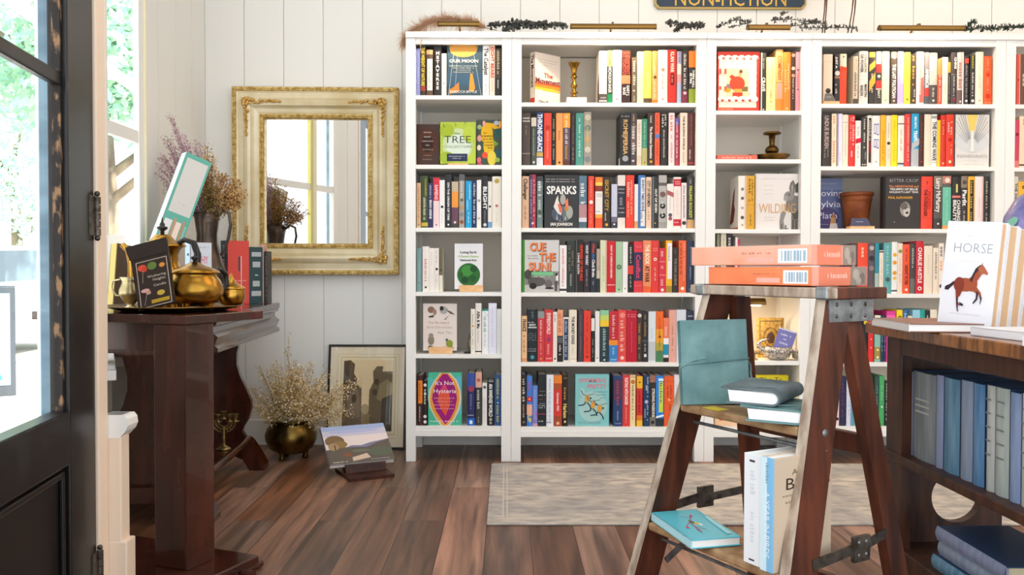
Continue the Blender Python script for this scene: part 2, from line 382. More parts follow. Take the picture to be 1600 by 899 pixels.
ROWS[2, 0] = '''
936 948.5 80 f0e4d4|white spine, grey foot|b .82 1 5a5048;h .89 e8e0d6 .2 ~4;b .94 .965 e8e0d6
948.7 957 79 2c2622|black spine, green ends|b 0 .3 9fb070;T .31 .8 ece8de .55 NICHOLSON BAKER;b .82 1 1f8a52;t .05 .28 5c7038 .3 ~6
957.2 971.2 78.3 f6eee0|wide plain white spine|e .92 c08a5a .1
971.6 985 79 3a201c|dark spine, red and orange|b 0 .47 54281f;Y .03 .46 d8503a .36 .22 JUDGMENT;Y .03 .46 d8503a .36 -.22 AT TOKYO;b .47 .63 f0885a;Y .66 .86 f6efe6 .3 .22 GARY J.;Y .7 .84 f6efe6 .3 -.22 BASS
986.9 995.4 90 6c5a46|short brown spine|T .08 .76 efe8d8 .5 ~16;t .84 .96 d8d0c0 .3 ~5
995.6 1005.6 81 cdf0ba|pale green spine|t .2 .8 b2dca0 .2 ~10
1005.8 1018 80 f2dc58|yellow spine, brown foot|b .9 1 5c4428;t .4 .88 f7ecb0 .3 ~12
1018.8 1027.8 80 f2a85c|orange spine|t .28 .45 fbe0b8 .4 ~5;e .5 5a4432 .28;t .58 .9 fbe0b8 .4 ~10;b .93 1 f07820
1028 1043 78.3 f4e8da|wide white spine, grey lettering|t .18 .3 b0a69c .2 ~5;e .37 d88a6a .18;t .44 .74 b0a69c .26 ~10;e .92 c0906a .1
1043.5 1057 77.7 d92c1c|red spine, cream capitals|T .04 .42 fae0c8 .4 KLAN WAR;r .44 .66 .3 .72 6e1c14;t .48 .62 e8a890 .2 ~6;b .975 1 5a1812
1057.8 1064.6 80.6 a3a1b6|thin lavender and cream spine|b .24 .44 e8d8c4;b .44 .6 dc9a9c;b .6 1 a8b8cc;t .03 .22 5c5c78 .3 ~6
1065 1075 80 3c2e2e|dark spine, maroon foot|T .06 .74 efe6da .42 ~22;b .76 1 7c2c44;e .8 f0c0c0 .26
1076 1086.3 80 2f2927|black spine, orange and green|b 0 .31 fb7c1e;Y .36 .7 f6f0e6 .3 .2 THERE WILL;Y .42 .62 f6f0e6 .3 -.2 BE FIRE;b .72 1 8a9c2a'''
ROWS[2, 1] = '''
815.4 829 177 4a3e36|dark brown spine|h .1 ece4d8 .16 POWER;h .155 ece4d8 .16 FAILURE;t .25 .42 8c8076 .2 ~6;b .765 .775 b4a89a
830 838.1 184 4b4f44|grey-green spine, cream top|b 0 .18 d8ccb6;t .24 .8 a4aa98 .3 ~18;e .93 e8e4d8 .2
838.4 848.7 176 32406c|navy spine, bold white lettering|b .03 .72 3c4a78;T .03 .74 f6f4f2 .66 THRONE-GRACE;b .75 .83 c8a858;b .85 1 dcdce2
849.9 861.7 177 e2452e|red-orange spine|e .28 c83420 .34;t .34 .88 f4a890 .28 ~20;e .93 9c2418 .1
862 868.6 184 1f1a18|black spine, gold lettering|T .04 .6 d8a850 .46 ~16;t .65 .88 c8b090 .4 ~8
868.8 879.4 177 f3a05a|orange spine|t .34 .52 9c4c20 .3 ~8;e .94 3c2418 .16
879.6 891 177 5e4a54|orange and mauve spine|b 0 .28 f0a032;T .05 .28 fbe6c0 .4 ~6;T .3 .6 efe2dc .4 ~10;t .62 .88 d8a848 .4 ~8;b .9 1 5a3026
892 899 176.6 2e2524|thin dark brown spine|t .06 .6 7c7068 .3 ~18;t .65 .9 a89c90 .3 ~10
899.6 911.8 177 4f9786|teal spine, white lettering|T .1 .48 dcf0e8 .26 ~11;T .52 .84 dcf0e8 .26 ~9
912.2 924 175.4 a39a8c|speckled grey spine, yellow lettering|e .1 c8c0b0 .4;e .3 6a7a7c .4;e .5 b49a80 .45;e .7 c4c4c0 .4;e .88 7c8488 .4;T .08 .75 dcc83c .3 ~18
969 985 177 23211f|wide black spine, gold capitals|h .06 c8c0b4 .12 ~6;T .12 .78 d8aa70 .4 ROME|PERSIA;e .86 a0a0a0 .3
985.5 994.7 176.6 4e4144|mauve spine, white letters|T .04 .24 d8b868 .3 ~7;b .24 .7 6a5652;T .26 .94 f6eeea .6 ~16
995 1002.7 187 ead8c6|short cream-pink spine|t .1 .6 c89c8a .4 ~14;b .78 1 d8c4ac
1003 1011.4 186 3f8f72|green spine fading to straw|b .62 1 b4b074;t .08 .6 a4d0b8 .3 ~14;e .93 8a7a34 .16
1011.8 1022.5 176.6 3e2c24|brown spine, white lettering|T .06 .2 f4ece0 .3 ~5;T .26 .86 f4ece0 .34 The American Generation;e .92 d8a030 .2
1023 1031 176.6 ee5f3a|orange-red spine, small picture|t .04 .36 b83018 .4 ~10;r .4 .48 .05 .95 5c7cb4;t .55 .9 a82c1c .4 ~12
1032.3 1042.7 177 282523|black spine, cream capitals|Y .03 .28 efe8dc .3 -.2 ~7;Y .03 .28 efe8dc .3 .22 ~7;t .32 .85 c8c0b4 .3 ~18
1044.7 1054 176.6 f4ddd8|pale pink spine, red lettering|T .05 .36 d85a50 .5 ~6;t .4 .5 c8a098 .4 ~4;T .56 .94 d8605a .34 ~12
1054.6 1061 185 b03850|crimson spine, purple top|b 0 .14 6a5aa0;T .08 .84 f2d8dc .42 ~24
1062.4 1074 176.6 f2dac4|cream spine, spaced black capitals|T .06 .7 241f1c .24 THE BLAZING WORLD;t .74 .94 a08c7a .24 ~8
1074.6 1086 176.6 5a2a24|dark red-brown spine|t .05 .64 a0605a .26 ~20;Y .7 .88 e8dcd0 .2 -.2 ~7;b .935 .95 c83c28'''
ROWS[2, 2] = '''
815.4 826.7 275.6 dcb390|tan spine, black title|T .05 .46 2c2420 .5 Challenger;t .58 .84 5c4c40 .24 ~10
827.5 837.4 273 b23244|purple and red spine|r 0 1 0 .45 54486c;Y .1 .8 e89c9c .34 .25 ~16;Y .1 .84 a8a0c4 .3 -.24 ~16;e .91 e8c8c4 .2
838.9 848 275.6 6f8080|grey-teal spine, white letters|b 0 .1 3c4448;T .1 .4 f4f6f4 .6 ~7;t .46 .8 e0ecd8 .5 ~9;e .7 4a5c4c .4
FACE 849.5 904.2
904.5 917 274.8 5b7788|blue-grey painted spine|b .55 .8 b8868c;b .8 .88 d8d4dc;b .88 1 4c6470;T .15 .56 f6f2ee .6 ~7
919 928 275.6 ea4630|vermilion spine|e .5 f8e8e0 .34;t .08 .4 f09c88 .25 ~12;t .6 .92 f09c88 .25 ~10
930 941.5 277 ec5326|orange spine, white middle|b 0 .1 f7832c;b .1 .17 fbc84e;b .17 .28 8c2c14;b .28 .73 efe7e1;h .33 6a5a54 .16 ~4;h .37 6a5a54 .16 ~4;h .67 5c5450 .14 ~3;b .73 .8 f7a42e
942 953.6 277 33291f|dark brown spine, gold capitals|T .05 .66 c09434 .46 SECRET CITY;Y .7 .86 e8dccc .2 -.15 ~6;e .93 d8a840 .2
955.2 964.4 288 ccccdc|pale lavender spine, dark foot|b .74 .86 6c6c80;b .86 1 3a3844;e .91 efeaea .16
965 977 274 e8dcd4|white spine, black middle|b .2 .8 282a36;h .26 e8e4e0 .16 ~5;h .33 e8e4e0 .16 ~5;t .4 .58 9c9ca4 .5 ~4;h .62 e8e4e0 .14 ~5;h .7 e8e4e0 .16 ~6
978 990.7 274 ea3e2a|red spine, peach lettering|Y .1 .75 f8c09c .24 .2 ~16;Y .14 .42 f8e0d0 .36 -.18 ~7;Y .5 .8 f8c09c .24 -.2 ~10
991.3 997 288 efe8e2|thin white spine, orange foot|b .84 1 d89a5c
997.3 1008.4 274 3a78b8|blue spine, white panel|r .05 .96 .32 .94 e8e4e0;Y .08 .66 2c3c5c .34 .13 SEVENTY TIMES SEVEN;r .66 .675 .32 .94 3a78b8;t .7 .9 4c5c74 .34 ~7
1009.2 1018 277 efc9ab|peach spine, black capitals|T .07 .58 241c18 .52 CITY OF NEWSMEN;t .66 .84 8c7464 .26 ~10
1018.8 1028.5 276 2e2b29|black spine, grey edge|r 0 1 0 .25 6c7472;Y .24 .7 efe8de .34 .12 OUT OF EDEN;e .9 c8a05c .12
1029 1041.6 274 b5b0aa|grey photo spine|b .14 .2 5c5854;e .36 7c5c54 .36;e .58 1f1d1c .34;e .76 1f1d1c .36;T .5 .64 f0ece6 .3 ~3;T .7 .82 f0ece6 .3 ~3;b .88 1 9c9892
1042 1052.2 287.6 f1eae3|white spine, small red flag|d .14 .24 -.06 b0605c;t .32 .6 d0c6bc .3 ~8;e .7 5c5c64 .3;e .78 9c5c5c .3
1052.4 1064 277 f3e2d8|white spine, red ends|b .04 .18 c81c30;h .09 f4d4d0 .18 ~4;h .13 f4d4d0 .18 ~4;b .82 .95 c81c30;h .88 f4d4d0 .2 ~3;t .26 .74 d8c0b4 .2 ~14
1064.7 1072.8 286 f2e2de|white spine, black lettering|T .06 .78 302628 .36 ~18;e .88 3c383c .4
1073.4 1084.4 276 3b3c3a|dark grey spine, yellow capitals|t .05 .15 a8a898 .3 ~4;T .18 .8 d8d04a .38 FALLING ROCKET;b .83 1 cfa06a'''
ROWS[2, 3] = '''
FACE 819.5 873.8
874.4 885.4 383.5 f4efeb|white spine, red lettering|T .05 .88 d84a50 .34 ~26;b .92 .97 3a3434
886 898.7 376.6 2e322f|dark green-grey spine|Y .1 .6 8a8458 .26 -.2 ~12;Y .2 .5 8a8458 .26 .2 ~8;t .65 .88 b4b4a4 .3 ~8
899.3 911.6 375 24191a|black spine, red capitals|r 0 1 0 .16 5c5a58;Y .1 .78 e0482c .34 .24 EMPRESS OF THE NILE;Y .25 .65 ece6de .22 -.14 LYNNE OLSON
912 921.8 377.7 2f2329|dark plum spine, white capitals|T .07 .46 e4dfe0 .4 WHY WAR?;t .55 .88 b8a8ac .26 ~14
922.4 931.8 377 252a34|black spine, tricolour title|T .05 .24 d84a3c .44 When;T .25 .35 3c78c0 .4 the;T .36 .7 f4f2f0 .44 Clock Broke;t .78 .86 a8b4bc .3 ~5
932 937.4 389 a89c90|thin beige and black spine|b 0 .4 b8a494;b .5 .68 c8bca4;b .68 1 22262a
937.8 948.4 375.6 dcdcba|pale green-cream spine|r 0 1 .82 1 e89c8c;t .3 .8 b4c890 .35 ~12
949 961.2 377 cb1a24|red spine, white lettering|T .08 .72 f6dcd8 .22 HEART OF AMERICAN DARKNESS;b .845 .86 f0c0bc
961.8 972.5 377.7 a9c7a2|sage green spine, dark emblem|e .5 4c6250 .36;e .5 8aa888 .2;e .94 54684c .12
972.8 980.9 378 efece8|plain white spine|e .92 a09c98 .16
981 989.9 382 1f1b1b|black spine, red square|T .06 .4 e8e0d8 .3 ~14;b .44 .62 da3a30;t .66 .9 c8c0b8 .3 ~10
990.3 1004 377.7 dd3440|red spine, indigo middle|b .21 .77 2f2850;T .26 .72 d84466 .46 Conflict;h .1 f0787c .2 ~4;h .86 f0787c .2 ~4
1004.6 1017.6 376 ef8a5c|peach spine, cream and black|T .08 .46 fbeccc .5 THE BOOK;T .49 .8 4c2418 .5 AT WAR;b .88 1 e8602c
1017.9 1029.2 376 e13630|red spine, round moon|h .15 f6a89c .2 ~4;h .19 f6a89c .2 ~4;e .36 f4e0d0 .24;e .36 e13630 .1;t .52 .78 f8dcd4 .2 ~10
1029.6 1040 388 d93042|short crimson spine|T .05 .2 f4c8c8 .5 ~4;b .3 .312 f0a8a8;t .4 .5 f0b0b0 .5 ~3;b .6 .612 f0a8a8;T .68 .86 f4c8c8 .5 ~4;e .94 f4dcd8 .24
1040.4 1050.2 376 f0b41e|yellow spine, white panel|r .05 .74 .2 .95 efe6ea;t .12 .4 6c6a78 .3 ~8;b .87 1 a8842c
1050.6 1060 387 2b2521|black spine, grey capitals|T .24 .84 8c8478 .36 THE DARK QUEENS;t .04 .14 6c665c .4 ~4
1060.4 1072.2 376 ec6434|orange-red spine|Y .05 .78 fba67c .26 .22 ~20;Y .05 .66 a0381c .34 -.18 ~18;e .92 f6e8dc .24
1072.8 1084.4 376.6 2b3650|navy spine|t .5 .75 b8c4d4 .14 ~12;e .94 5c6c88 .2'''
ROWS[2, 4] = '''
814.8 823.5 494 efc396|peach spine, dark capitals|T .07 .34 3c2c24 .6 FRANCE;e .44 c89468 .2;t .52 .8 6c5444 .34 ~10;b .92 1 dca070
824 839.7 484.3 1d2326|wide black speckled spine|e .05 5a6a6c .1;e .1 6c7c7c .08;e .14 48585c .12;h .24 e8e8e4 .11 ~3;h .29 f4f4f0 .15 BEST;h .34 f4f4f0 .15 MINDS;h .46 a8b0b0 .07 ~7;h .5 a8b0b0 .07 ~6;h .54 a8b0b0 .07 ~7;h .58 a8b0b0 .07 ~6;h .75 d8dcdc .08 ~9;h .79 d8dcdc .08 ~5;e .91 4c98a8 .2
840 850.6 486.6 d13b40|red spine, grey top|b 0 .14 8c9490;T .18 .6 f4d4d0 .34 ~14;t .64 .86 f0a0a0 .28 ~7;e .94 c8a040 .14
850.8 863.7 484.3 d6333e|crimson spine, cream title|T .06 .47 fadcd0 .44 EMPIREWORLD;e .57 8c3c70 .24;t .66 .86 f4b8b0 .34 ~8;h .93 fadcd0 .2 ~4
864 870.6 487.7 f0e6dc|slim cream spine|t .06 .2 5c5450 .4 ~6;e .94 3c3838 .22
870.9 879.6 484.3 241e1e|black spine, peach top|b 0 .5 f0a47c;T .08 .44 c85a38 .6 ~10;b .52 .64 5c5c60;T .68 .88 efe6dc .4 ~7
880 889 496 eae4da|white spine, navy panel|r .04 .96 .14 .86 2b3c5c;T .08 .9 c8d0dc .4 ~22
889.2 901.2 484.3 efe4d0|cream spine, black capitals|T .13 .66 2c2824 .36 THE MONEY KINGS;t .72 .84 c0b4a4 .2 ~5;b .94 .95 c8b894
903.3 911.6 484.8 4b3a44|dusky purple spine|t .08 .9 8c7884 .25 ~26
912 923 486 e93f2c|bright red spine|T .1 .42 b02418 .26 ~10;T .52 .84 b02418 .26 ~10;e .9 701812 .16
923.2 929.6 494.7 22201f|black spine, white block|r .04 .32 .08 .92 ece6de;t .5 .64 b4b0aa .35 ~5;t .7 .9 b4b0aa .3 ~7
929.9 936.8 486.6 eeeae8|slim white spine|e .92 a09c9a .2
937.4 951.3 484.8 203a40|dark teal spine, yellow top|b 0 .1 8cc89c;b .1 .2 c8d468;b .2 .32 f4c832;T .36 .9 b8ccc4 .36 ~12;e .96 d8e0dc .1
951.6 965.6 486.6 c52634|red and blue spine|T .08 .55 f6dcd8 .3 ~14;b .57 .67 f09028;b .67 1 3a80c0;t .72 .86 d8e8f4 .2 ~6;h .95 e8f0f8 .14 ~4
965.8 978.5 484.8 e44a44|coral red spine, looping letters|e .1 f08c80 .34;T .2 .82 fac4b4 .5 ~10;e .92 f8d0c4 .24
979 995 485.4 bf0a2c|wide crimson spine|h .08 f0b0bc .1 ~6;h .12 f0b0bc .1 ~6;t .22 .82 dc6878 .14 ~18
995.2 1003.2 485.4 44332c|brown spine, portrait top|e .1 d8ccc0 .4;t .26 .76 c8944c .5 ~16;t .84 .94 b8a898 .25 ~5
1003.5 1012.8 488 26272a|black spine, gold capitals|T .06 .5 d09c3c .34 ~13;b .56 .6 4c4e54;t .64 .8 c8c8c8 .3 ~6;r .84 .9 .3 .7 efece8
1013 1024.6 487 dce2e6|pale grey spine|b .6 .97 c4c8ca;t .3 .56 c8d0d4 .3 ~4
1024.9 1036.4 487 f06a1c|orange spine fading to green|b .35 .62 f0a024;b .62 .78 b4a43c;b .78 1 4a8058;T .12 .48 b44a14 .24 ~10;e .5 a83c14 .2;t .56 .8 70602c .24 ~7
1036.6 1045 497 ef7c54|coral, white and blue spine|t .2 .42 fbd4c0 .6 ~8;b .46 .6 f4efec;b .6 .84 1c90b0;b .84 .9 efe8e2;b .9 1 262426
1045.2 1056.6 484.8 e7a896|salmon pink spine|t .3 .8 b0705e .26 ~16;e .25 4c3c38 .04
1056.9 1071.8 484.3 d8dce4|white spine behind teal journal|t .3 .8 b8bcc8 .2 ~12
1072.2 1083.8 486 30384c|navy spine behind teal journal|h .1 e0e4e8 .2 ~4'''
ROWS[2, 5] = '''
814.3 822.3 586 2e241f|dark brown spine, cream capitals|T .08 .54 efe4d0 .5 ~10;t .58 .84 d8c8b4 .34 ~9;e .92 8c7860 .24
823 831.6 587.7 4480d4|blue spine, magenta disc|T .12 .3 d8407c .5 ~5;e .46 d0204c .52;e .46 f0a040 .22;b .57 .78 f4b89c;T .78 .92 f0dc4c .66 UP
831.9 840 603 6a8cd8|short blue-lavender spine|b .6 .92 8c7cc4;t .1 .85 b8ccf0 .25 ~18;b .93 1 c89cb0
840.3 853.6 585.4 23272a|black spine, small red words|h .32 b0a49c .1 ~4;h .4 e0d8d0 .12 ~7;h .48 a8603c .1 ~7;h .56 c8ccd0 .1 ~4;h .6 e8ecf0 .12 ~6;h .64 e8ecf0 .12 ~7;h .76 e84a6c .16 ~6;h .9 e8e8e8 .16 ~3
853.8 865 586 e9ebf2|white spine, pale lettering|t .08 .3 7c808c .2 ~8;t .34 .9 c0c8d8 .36 ~14;h .92 3c4450 .24 ~3
865.2 878 586.6 d93a36|orange and red spine|b 0 .16 ee8630;b .16 .28 b05028;T .34 .7 fbe8e0 .26 Germany 1923;b .8 1 a84a30;e .94 e8b088 .2
878.4 887.3 586 2b2018|black spine, gold lettering|T .25 .5 d8aa58 .46 ~5;T .56 .84 f0d87c .6 Harlem;h .06 b8a07c .24 ~4;e .91 e8d8a8 .2
FACE 897.5 952
958.3 972.6 587.7 27416f|navy spine with red figure|d .1 .5 .05 5c3c58;T .1 .6 c04a5c .3 ~9;T .7 .88 c0ccdc .2 ~8;h .94 a8c0e0 .14 ~4
972.8 984.1 586.6 e03a38|red spine, white capitals|T .05 .58 fbeae4 .42 FLIRTING WITH DANGER;t .62 .94 f0a8a0 .24 ~12
984.3 993 586.6 f3dba8|cream spine, brown lettering|h .03 a86c34 .3 ~4;e .13 c07c30 .4;T .2 .7 5c4024 .36 ~14;t .74 .88 a88c60 .25 ~6
994.7 1004 588.3 ef6040|yellow and red spine|b 0 .24 f4b828;b .24 .78 d8302c;b .78 .88 ee7c24;b .88 1 f0bc30;e .12 5c3c18 .14;T .3 .74 8c1418 .4 ~9
1005 1014.8 586.6 1f3c5e|navy spine, white medal|Y .04 .44 c4d4e4 .28 .22 ~12;t .18 .3 e8eef4 .26 ~4;e .52 b8b8d8 .3;Y .58 .9 c4d4e4 .26 .2 ~10;Y .66 .84 c4d4e4 .26 -.2 ~6
1015 1024.6 586.6 302c2a|black spine, white capitals|b 0 .14 9c6c5c;Y .26 .82 f0ece6 .42 .1 STRONG PASSIONS;b .82 1 7c766c;e .92 302c2a .3
1024.8 1037 587.7 2c86e0|blue spine, lime lettering|r .05 .1 .3 .95 e8f4fc;r .12 .72 .36 .9 cfe040;Y .14 .7 2c5c88 .3 .13 ~8;d .8 .84 .04 f4f4f4;b .84 1 25323c
1037.5 1053 588.3 ee5f28|wide orange spine|Y .18 .46 9c3010 .2 .2 ~8;Y .2 .42 9c3010 .2 -.12 ~7;e .47 f4b890 .12;Y .52 .8 9c3010 .18 .1 ~9;b .1 .105 b8401c
1053.3 1061.5 586 eae6ea|white spine beside teal journal|t .2 .8 c0b8bc .3 ~10
1074 1081 590 f2eae8|white spine behind ladder leg|T .6 .95 3a3434 .4 ~5
1081.2 1084 590 2a2426|thin black spine behind ladder|t .5 .9 d8d0cc .4 ~4'''
ROWS[3, 0] = '''
FACE 1120.4 1187.7
1188.6 1197 83 34342c|black spine, white lettering|r 0 1 0 .2 d8dcd4;T .42 .66 f2ece0 .6 CRAVE;t .1 .28 a8a894 .3 ~6;e .97 c8c4b8 .16
1197.3 1211.8 90 f3e39a|pale yellow spine|Y .15 .55 a8944c .12 .15 ~16;Y .25 .5 a8944c .12 -.2 ~8;t .62 .85 8c7c40 .2 ~7
1212 1223.3 77.7 f2ac66|peach spine, rust capitals|T .1 .5 c06028 .48 COMPANY;b .53 .54 c8603c;r .55 .78 .2 .8 f0a090;b .8 1 f0882e
1223.6 1235.3 81.8 f0842c|orange spine|Y .2 .65 fbc88c .3 .2 ~9;Y .3 .72 fad8ac .22 -.2 ~10;e .95 fbd0a0 .12
1235.5 1242.8 81.2 4a2e24|brown spine with pictures|e .06 c89c80 .4;e .28 d8c0ac .4;e .4 b89478 .4;T .45 .8 e4d4c8 .3 ~14
1243 1251 81.8 ef929c|pink spine|e .3 7c5c6c .26;t .36 .6 e05048 .4 ~8;e .63 5c5070 .2'''
ROWS[3, 2] = '''
1153.4 1166 275 efe6da|white spine with tiny birds|e .25 8c8070 .2;e .42 6c5c50 .2;e .6 a89c88 .16;e .78 5c5048 .22;e .92 b0a494 .14;r 0 1 .85 1 e8c0a0
1166.4 1179 275 dda428|mustard spine, black lettering|Y .08 .48 4c3810 .22 .2 ~14;Y .06 .5 4c3810 .26 -.14 ~9;t .72 .94 6c5018 .24 ~10;b .54 .545 8c6818'''
ROWS[3, 3] = '''
1119.8 1124.8 365.5 87856f|slim olive-grey spine|t .1 .9 b0ae98 .3 ~16
1126.2 1134.6 364.5 dcd0b4|slim cream spine|t .1 .9 a89c80 .25 ~14
1135.2 1144.6 366.5 2a2322|black spine, white lettering|T .06 .5 e8e0d8 .5 ~9
1144.9 1148.4 369 352c2a|thin dark brown spine|t .1 .7 8c8078 .3 ~10
1148.6 1152.4 371 f0e8e0|thin white spine|t .1 .7 b0a498 .3 ~10
1152.6 1156 374 c82c54|thin raspberry spine|t .1 .7 f0b0c0 .3 ~10'''
ROWS[4, 0] = '''
1286.6 1300.7 85 dcc6b0|wide beige spine|b .15 .155 b8a08c;e .73 4c4440 .3;e .75 2c2826 .18
1304 1312 85 2f2a2b|black spine, white disc|Y .06 .28 ece4da .36 -.2 JUST A;e .38 c8c0b8 .5;b .44 .48 9c6c50;Y .6 .8 ece4da .36 -.2 ~5
1312.3 1322.6 84.5 d9cdb4|cream and red spine|b .28 1 f5431f;d .24 .3 -.03 f5431f;e .06 4c4038 .12
1332.8 1340.4 88 cbb9a2|beige spine, black foot|Y .06 .3 8c7c6c .3 .2 ~8;T .34 .84 3c3028 .5 ~12;b .88 1 4c4640
1342.3 1356.2 80 d6cfc4|wide pale grey spine|Y .06 .4 6c665e .28 .2 COLLISION;Y .06 .4 3c3834 .3 -.22 OF POWER;b .46 .465 a09a90;b .53 .535 a09a90;Y .62 .86 3c3834 .28 .22 MARTIN;Y .64 .84 3c3834 .3 -.22 BARON
1357.7 1367.3 81.6 383230|black spine, orange stripes|b 0 .1 f0a848;d .25 .38 .1 f0a440;d .56 .76 .18 f0a440;t .4 .5 e8e0d4 .3 ~4;t .68 .78 e8e0d4 .3 ~4
1368.7 1377 80.4 d8cdc0|patchwork spine in cream, red|b .24 .4 c83430;b .4 .55 3c3832;e .47 d8d0c0 .3;b .55 .7 c83430;b .72 1 3a3632;T .73 .88 e8e4da .4 MATT
1378.2 1389.7 80.4 d3e2bd|pale green spine|e .92 8ca080 .12
1392 1401 81 54463a|brown spine, white capitals|b 0 .12 a8987c;e .1 e8dcc8 .34;T .24 .88 f4eee4 .56 THE LAST POLITICIAN;e .93 c8bcac .2
1402.2 1412 80.4 b9a8da|lavender spine|r .1 .6 .5 .85 d8ccec;t .1 .25 7c6ca0 .3 ~6
1412.4 1422.5 82 f6de48|bright yellow spine|t .36 .6 dcbc30 .3 ~6;b .65 .655 c8a428;e .9 5c4c18 .14
1423 1431 85 43372b|dark brown spine, gold lettering|T .04 .64 e0ac48 .5 ~11;Y .7 .86 e8e0d4 .26 .2 ~5;e .92 c89c50 .24
1431.8 1443.7 81 f3e8dc|white spine, pink panel|r .02 .48 .4 .92 f0b8a8;r .49 .96 .36 .92 dc6860;t .1 .45 d8847c .24 ~9;t .5 .82 fadcd4 .3 ~8
1444.5 1451.8 82 837d80|grey spine, white capitals|T .32 .68 efeaea .66 AMERICA;b .68 .84 b83830;b .84 1 4c5458
1452 1464.2 82.7 8d8884|grey spine, pale middle|b .06 .62 b8b2a8;b .62 1 4a4442;T .68 .86 dcd4cc .3 ~6;e .92 ece8e4 .14
1465 1472 92 ee8248|orange-red slanting-topped spine|b .35 1 e04830;T .36 .6 fbe0d0 .4 ~6;t .64 .94 fbd0c0 .4 ~8
1472.2 1481 89.7 f2dec8|cream spine|t .2 .95 d8b89c .34 ~16
1481.2 1485.4 94 33302a|thin black and gold spine|b .05 .28 c89a30;t .35 .9 a8a08c .3 ~12
1485.8 1494.8 82 413b3b|charcoal spine, white lettering|Y .03 .38 f0ece6 .34 .2 CHRIS;b .42 .425 a8a4a0;t .46 .9 d8d0cc .24 ~14;e .9 8c3038 .3
1495.4 1504.8 82 bdb0a8|grey-pink spine, white letters|r 0 1 .82 1 efe8e4;T .2 .7 a8584c .6 ~9;b .72 1 6c5450;e .94 e8e0dc .16
1505.8 1513.6 87 352f31|black spine, red label|r .06 .16 .12 .9 e0483c;t .2 .86 b8b0b0 .26 ~22;e .92 f0ece8 .24
1515.7 1523.5 86 322f2c|black spine, yellow lettering|T .02 .28 c8c42c .44 ~8;t .36 .84 e0dcd4 .36 ~14;e .92 f0ece4 .3
1524 1536.3 81.3 e9e0c6|wide cream spine|t .25 .7 ccc8a0 .3 ~10;e .92 b4a890 .12
1537 1549.2 88 f15726|bright orange-red spine|T .05 .3 fb9c6c .3 ~7;e .38 d43010 .24;T .45 .72 fb9c6c .3 ~7;e .82 d43010 .3;h .95 fbb48c .14 ~5'''
ROWS[4, 1] = '''
1284.8 1297.5 178 3b312d|dark brown spine, pale capitals|T .04 .66 b8a09c .5 UNDUE BURDEN;Y .68 .84 b0a098 .18 .2 ~7;Y .68 .84 b0a098 .18 -.2 ~7
1299.5 1307 178 f4e0c0|cream spine, orange lettering|T .02 .2 ee7440 .56 ~4;t .28 .44 a89874 .3 ~5;T .52 .94 ee7440 .56 ~8
1308.5 1316.4 178 ece2ea|pale lilac spine|r 0 1 0 .14 8c8cc8;t .75 .9 b8b0c0 .3 ~6
1316.6 1325.3 179.6 ede2cc|cream spine|t .2 .8 ccb898 .24 ~18;b .14 .15 b0a088
1325.9 1336 180 e43226|red spine, white lettering|Y .04 .6 fbe0d8 .3 .2 ~13;Y .06 .5 f8b8a8 .22 -.18 ~14;T .68 .82 fbe0d8 .34 ~4
1336.3 1345 188.8 f0e8e2|short white spine, red patch|t .14 .34 8c8480 .3 ~6;d .4 .5 .03 c81c34;t .55 .82 8c8480 .28 ~10
1345.8 1354.8 183.6 3a3733|charcoal spine, cream capitals|T .04 .64 ece4d6 .3 ~16;Y .7 .86 c8c0b4 .24 .2 ~6;h .95 e0d8cc .3 ~2
1354.9 1362.4 180.7 efe4d6|cream spine, dark strip|r .05 .92 .25 .8 3c302c;r .52 .74 .25 .8 7c2428;t .1 .5 e8dccc .3 ~12
1362.6 1374.7 181 f0e9e4|white spine, blue outlined boxes|r .16 .36 .2 .48 4c54a4;r .18 .34 .25 .43 e8e4ec;r .16 .38 .56 .82 4c54a4;r .18 .36 .6 .78 e8e4ec;r .46 .62 .2 .48 4c54a4;r .48 .6 .25 .43 e8e4ec;r .46 .64 .56 .82 4c54a4;r .48 .62 .6 .78 e8e4ec;e .9 a09c98 .1
1375.6 1384 180 fbb41e|amber spine|T .3 .88 e0801c .36 ~12
1384.3 1391.8 180.7 efdcc2|slim cream spine|t .15 .45 a89880 .3 ~8;e .54 3c3830 .34;t .65 .85 c0b098 .3 ~6
1392 1402 180 f7da1a|bright yellow spine|t .1 .9 dcbc18 .26 ~18
1402.8 1412.6 181 f2e6d8|cream spine, dark lines|b .15 .17 4c4844;T .28 .7 c0906c .3 ~10;b .92 .95 3c4448;b .95 1 b8c4cc
1413.2 1422.4 178.4 e33c36|red spine, pale lettering|Y .05 .9 fad4cc .26 .1 ~26
1423.7 1435.6 177.8 22a0cc|cyan spine, grey foot|T .06 .28 f2fafc .26 BEN SMITH;T .32 .56 f2fafc .44 TRAFFIC;b .66 1 b4b8bc;d .56 .68 .1 b4b8bc
1435.8 1443.6 179 4a231b|dark maroon spine|T .16 .72 8c4c38 .3 ~9;e .9 a83c34 .2
1444 1454.8 179 ecdcc6|plain cream spine|t .3 .5 dcc8b0 .2 ~5
1455 1463.9 179 ece8e2|white spine, heavy black capitals|b .03 .08 9c9c98;T .14 .88 1c1c2a .62 THE COMING WAVE;b .9 .93 c8c8b8
1464.2 1469.3 188 f8c81c|thin yellow spine|t .3 .8 e0a818 .3 ~8
1469.5 1477.4 180 d0301c|red spine, pink lettering|T .1 .4 f08c78 .4 ~6;e .93 f4c0b0 .2
1478 1489.8 179 e2391e|bright red spine|Y .14 .4 fad0c0 .28 .2 ~6;Y .16 .38 fad0c0 .28 -.18 ~5;e .48 b82010 .26;Y .58 .78 f8b8a4 .22 .2 ~6;e .9 fad8b0 .2
FACE 1490.8 1547'''
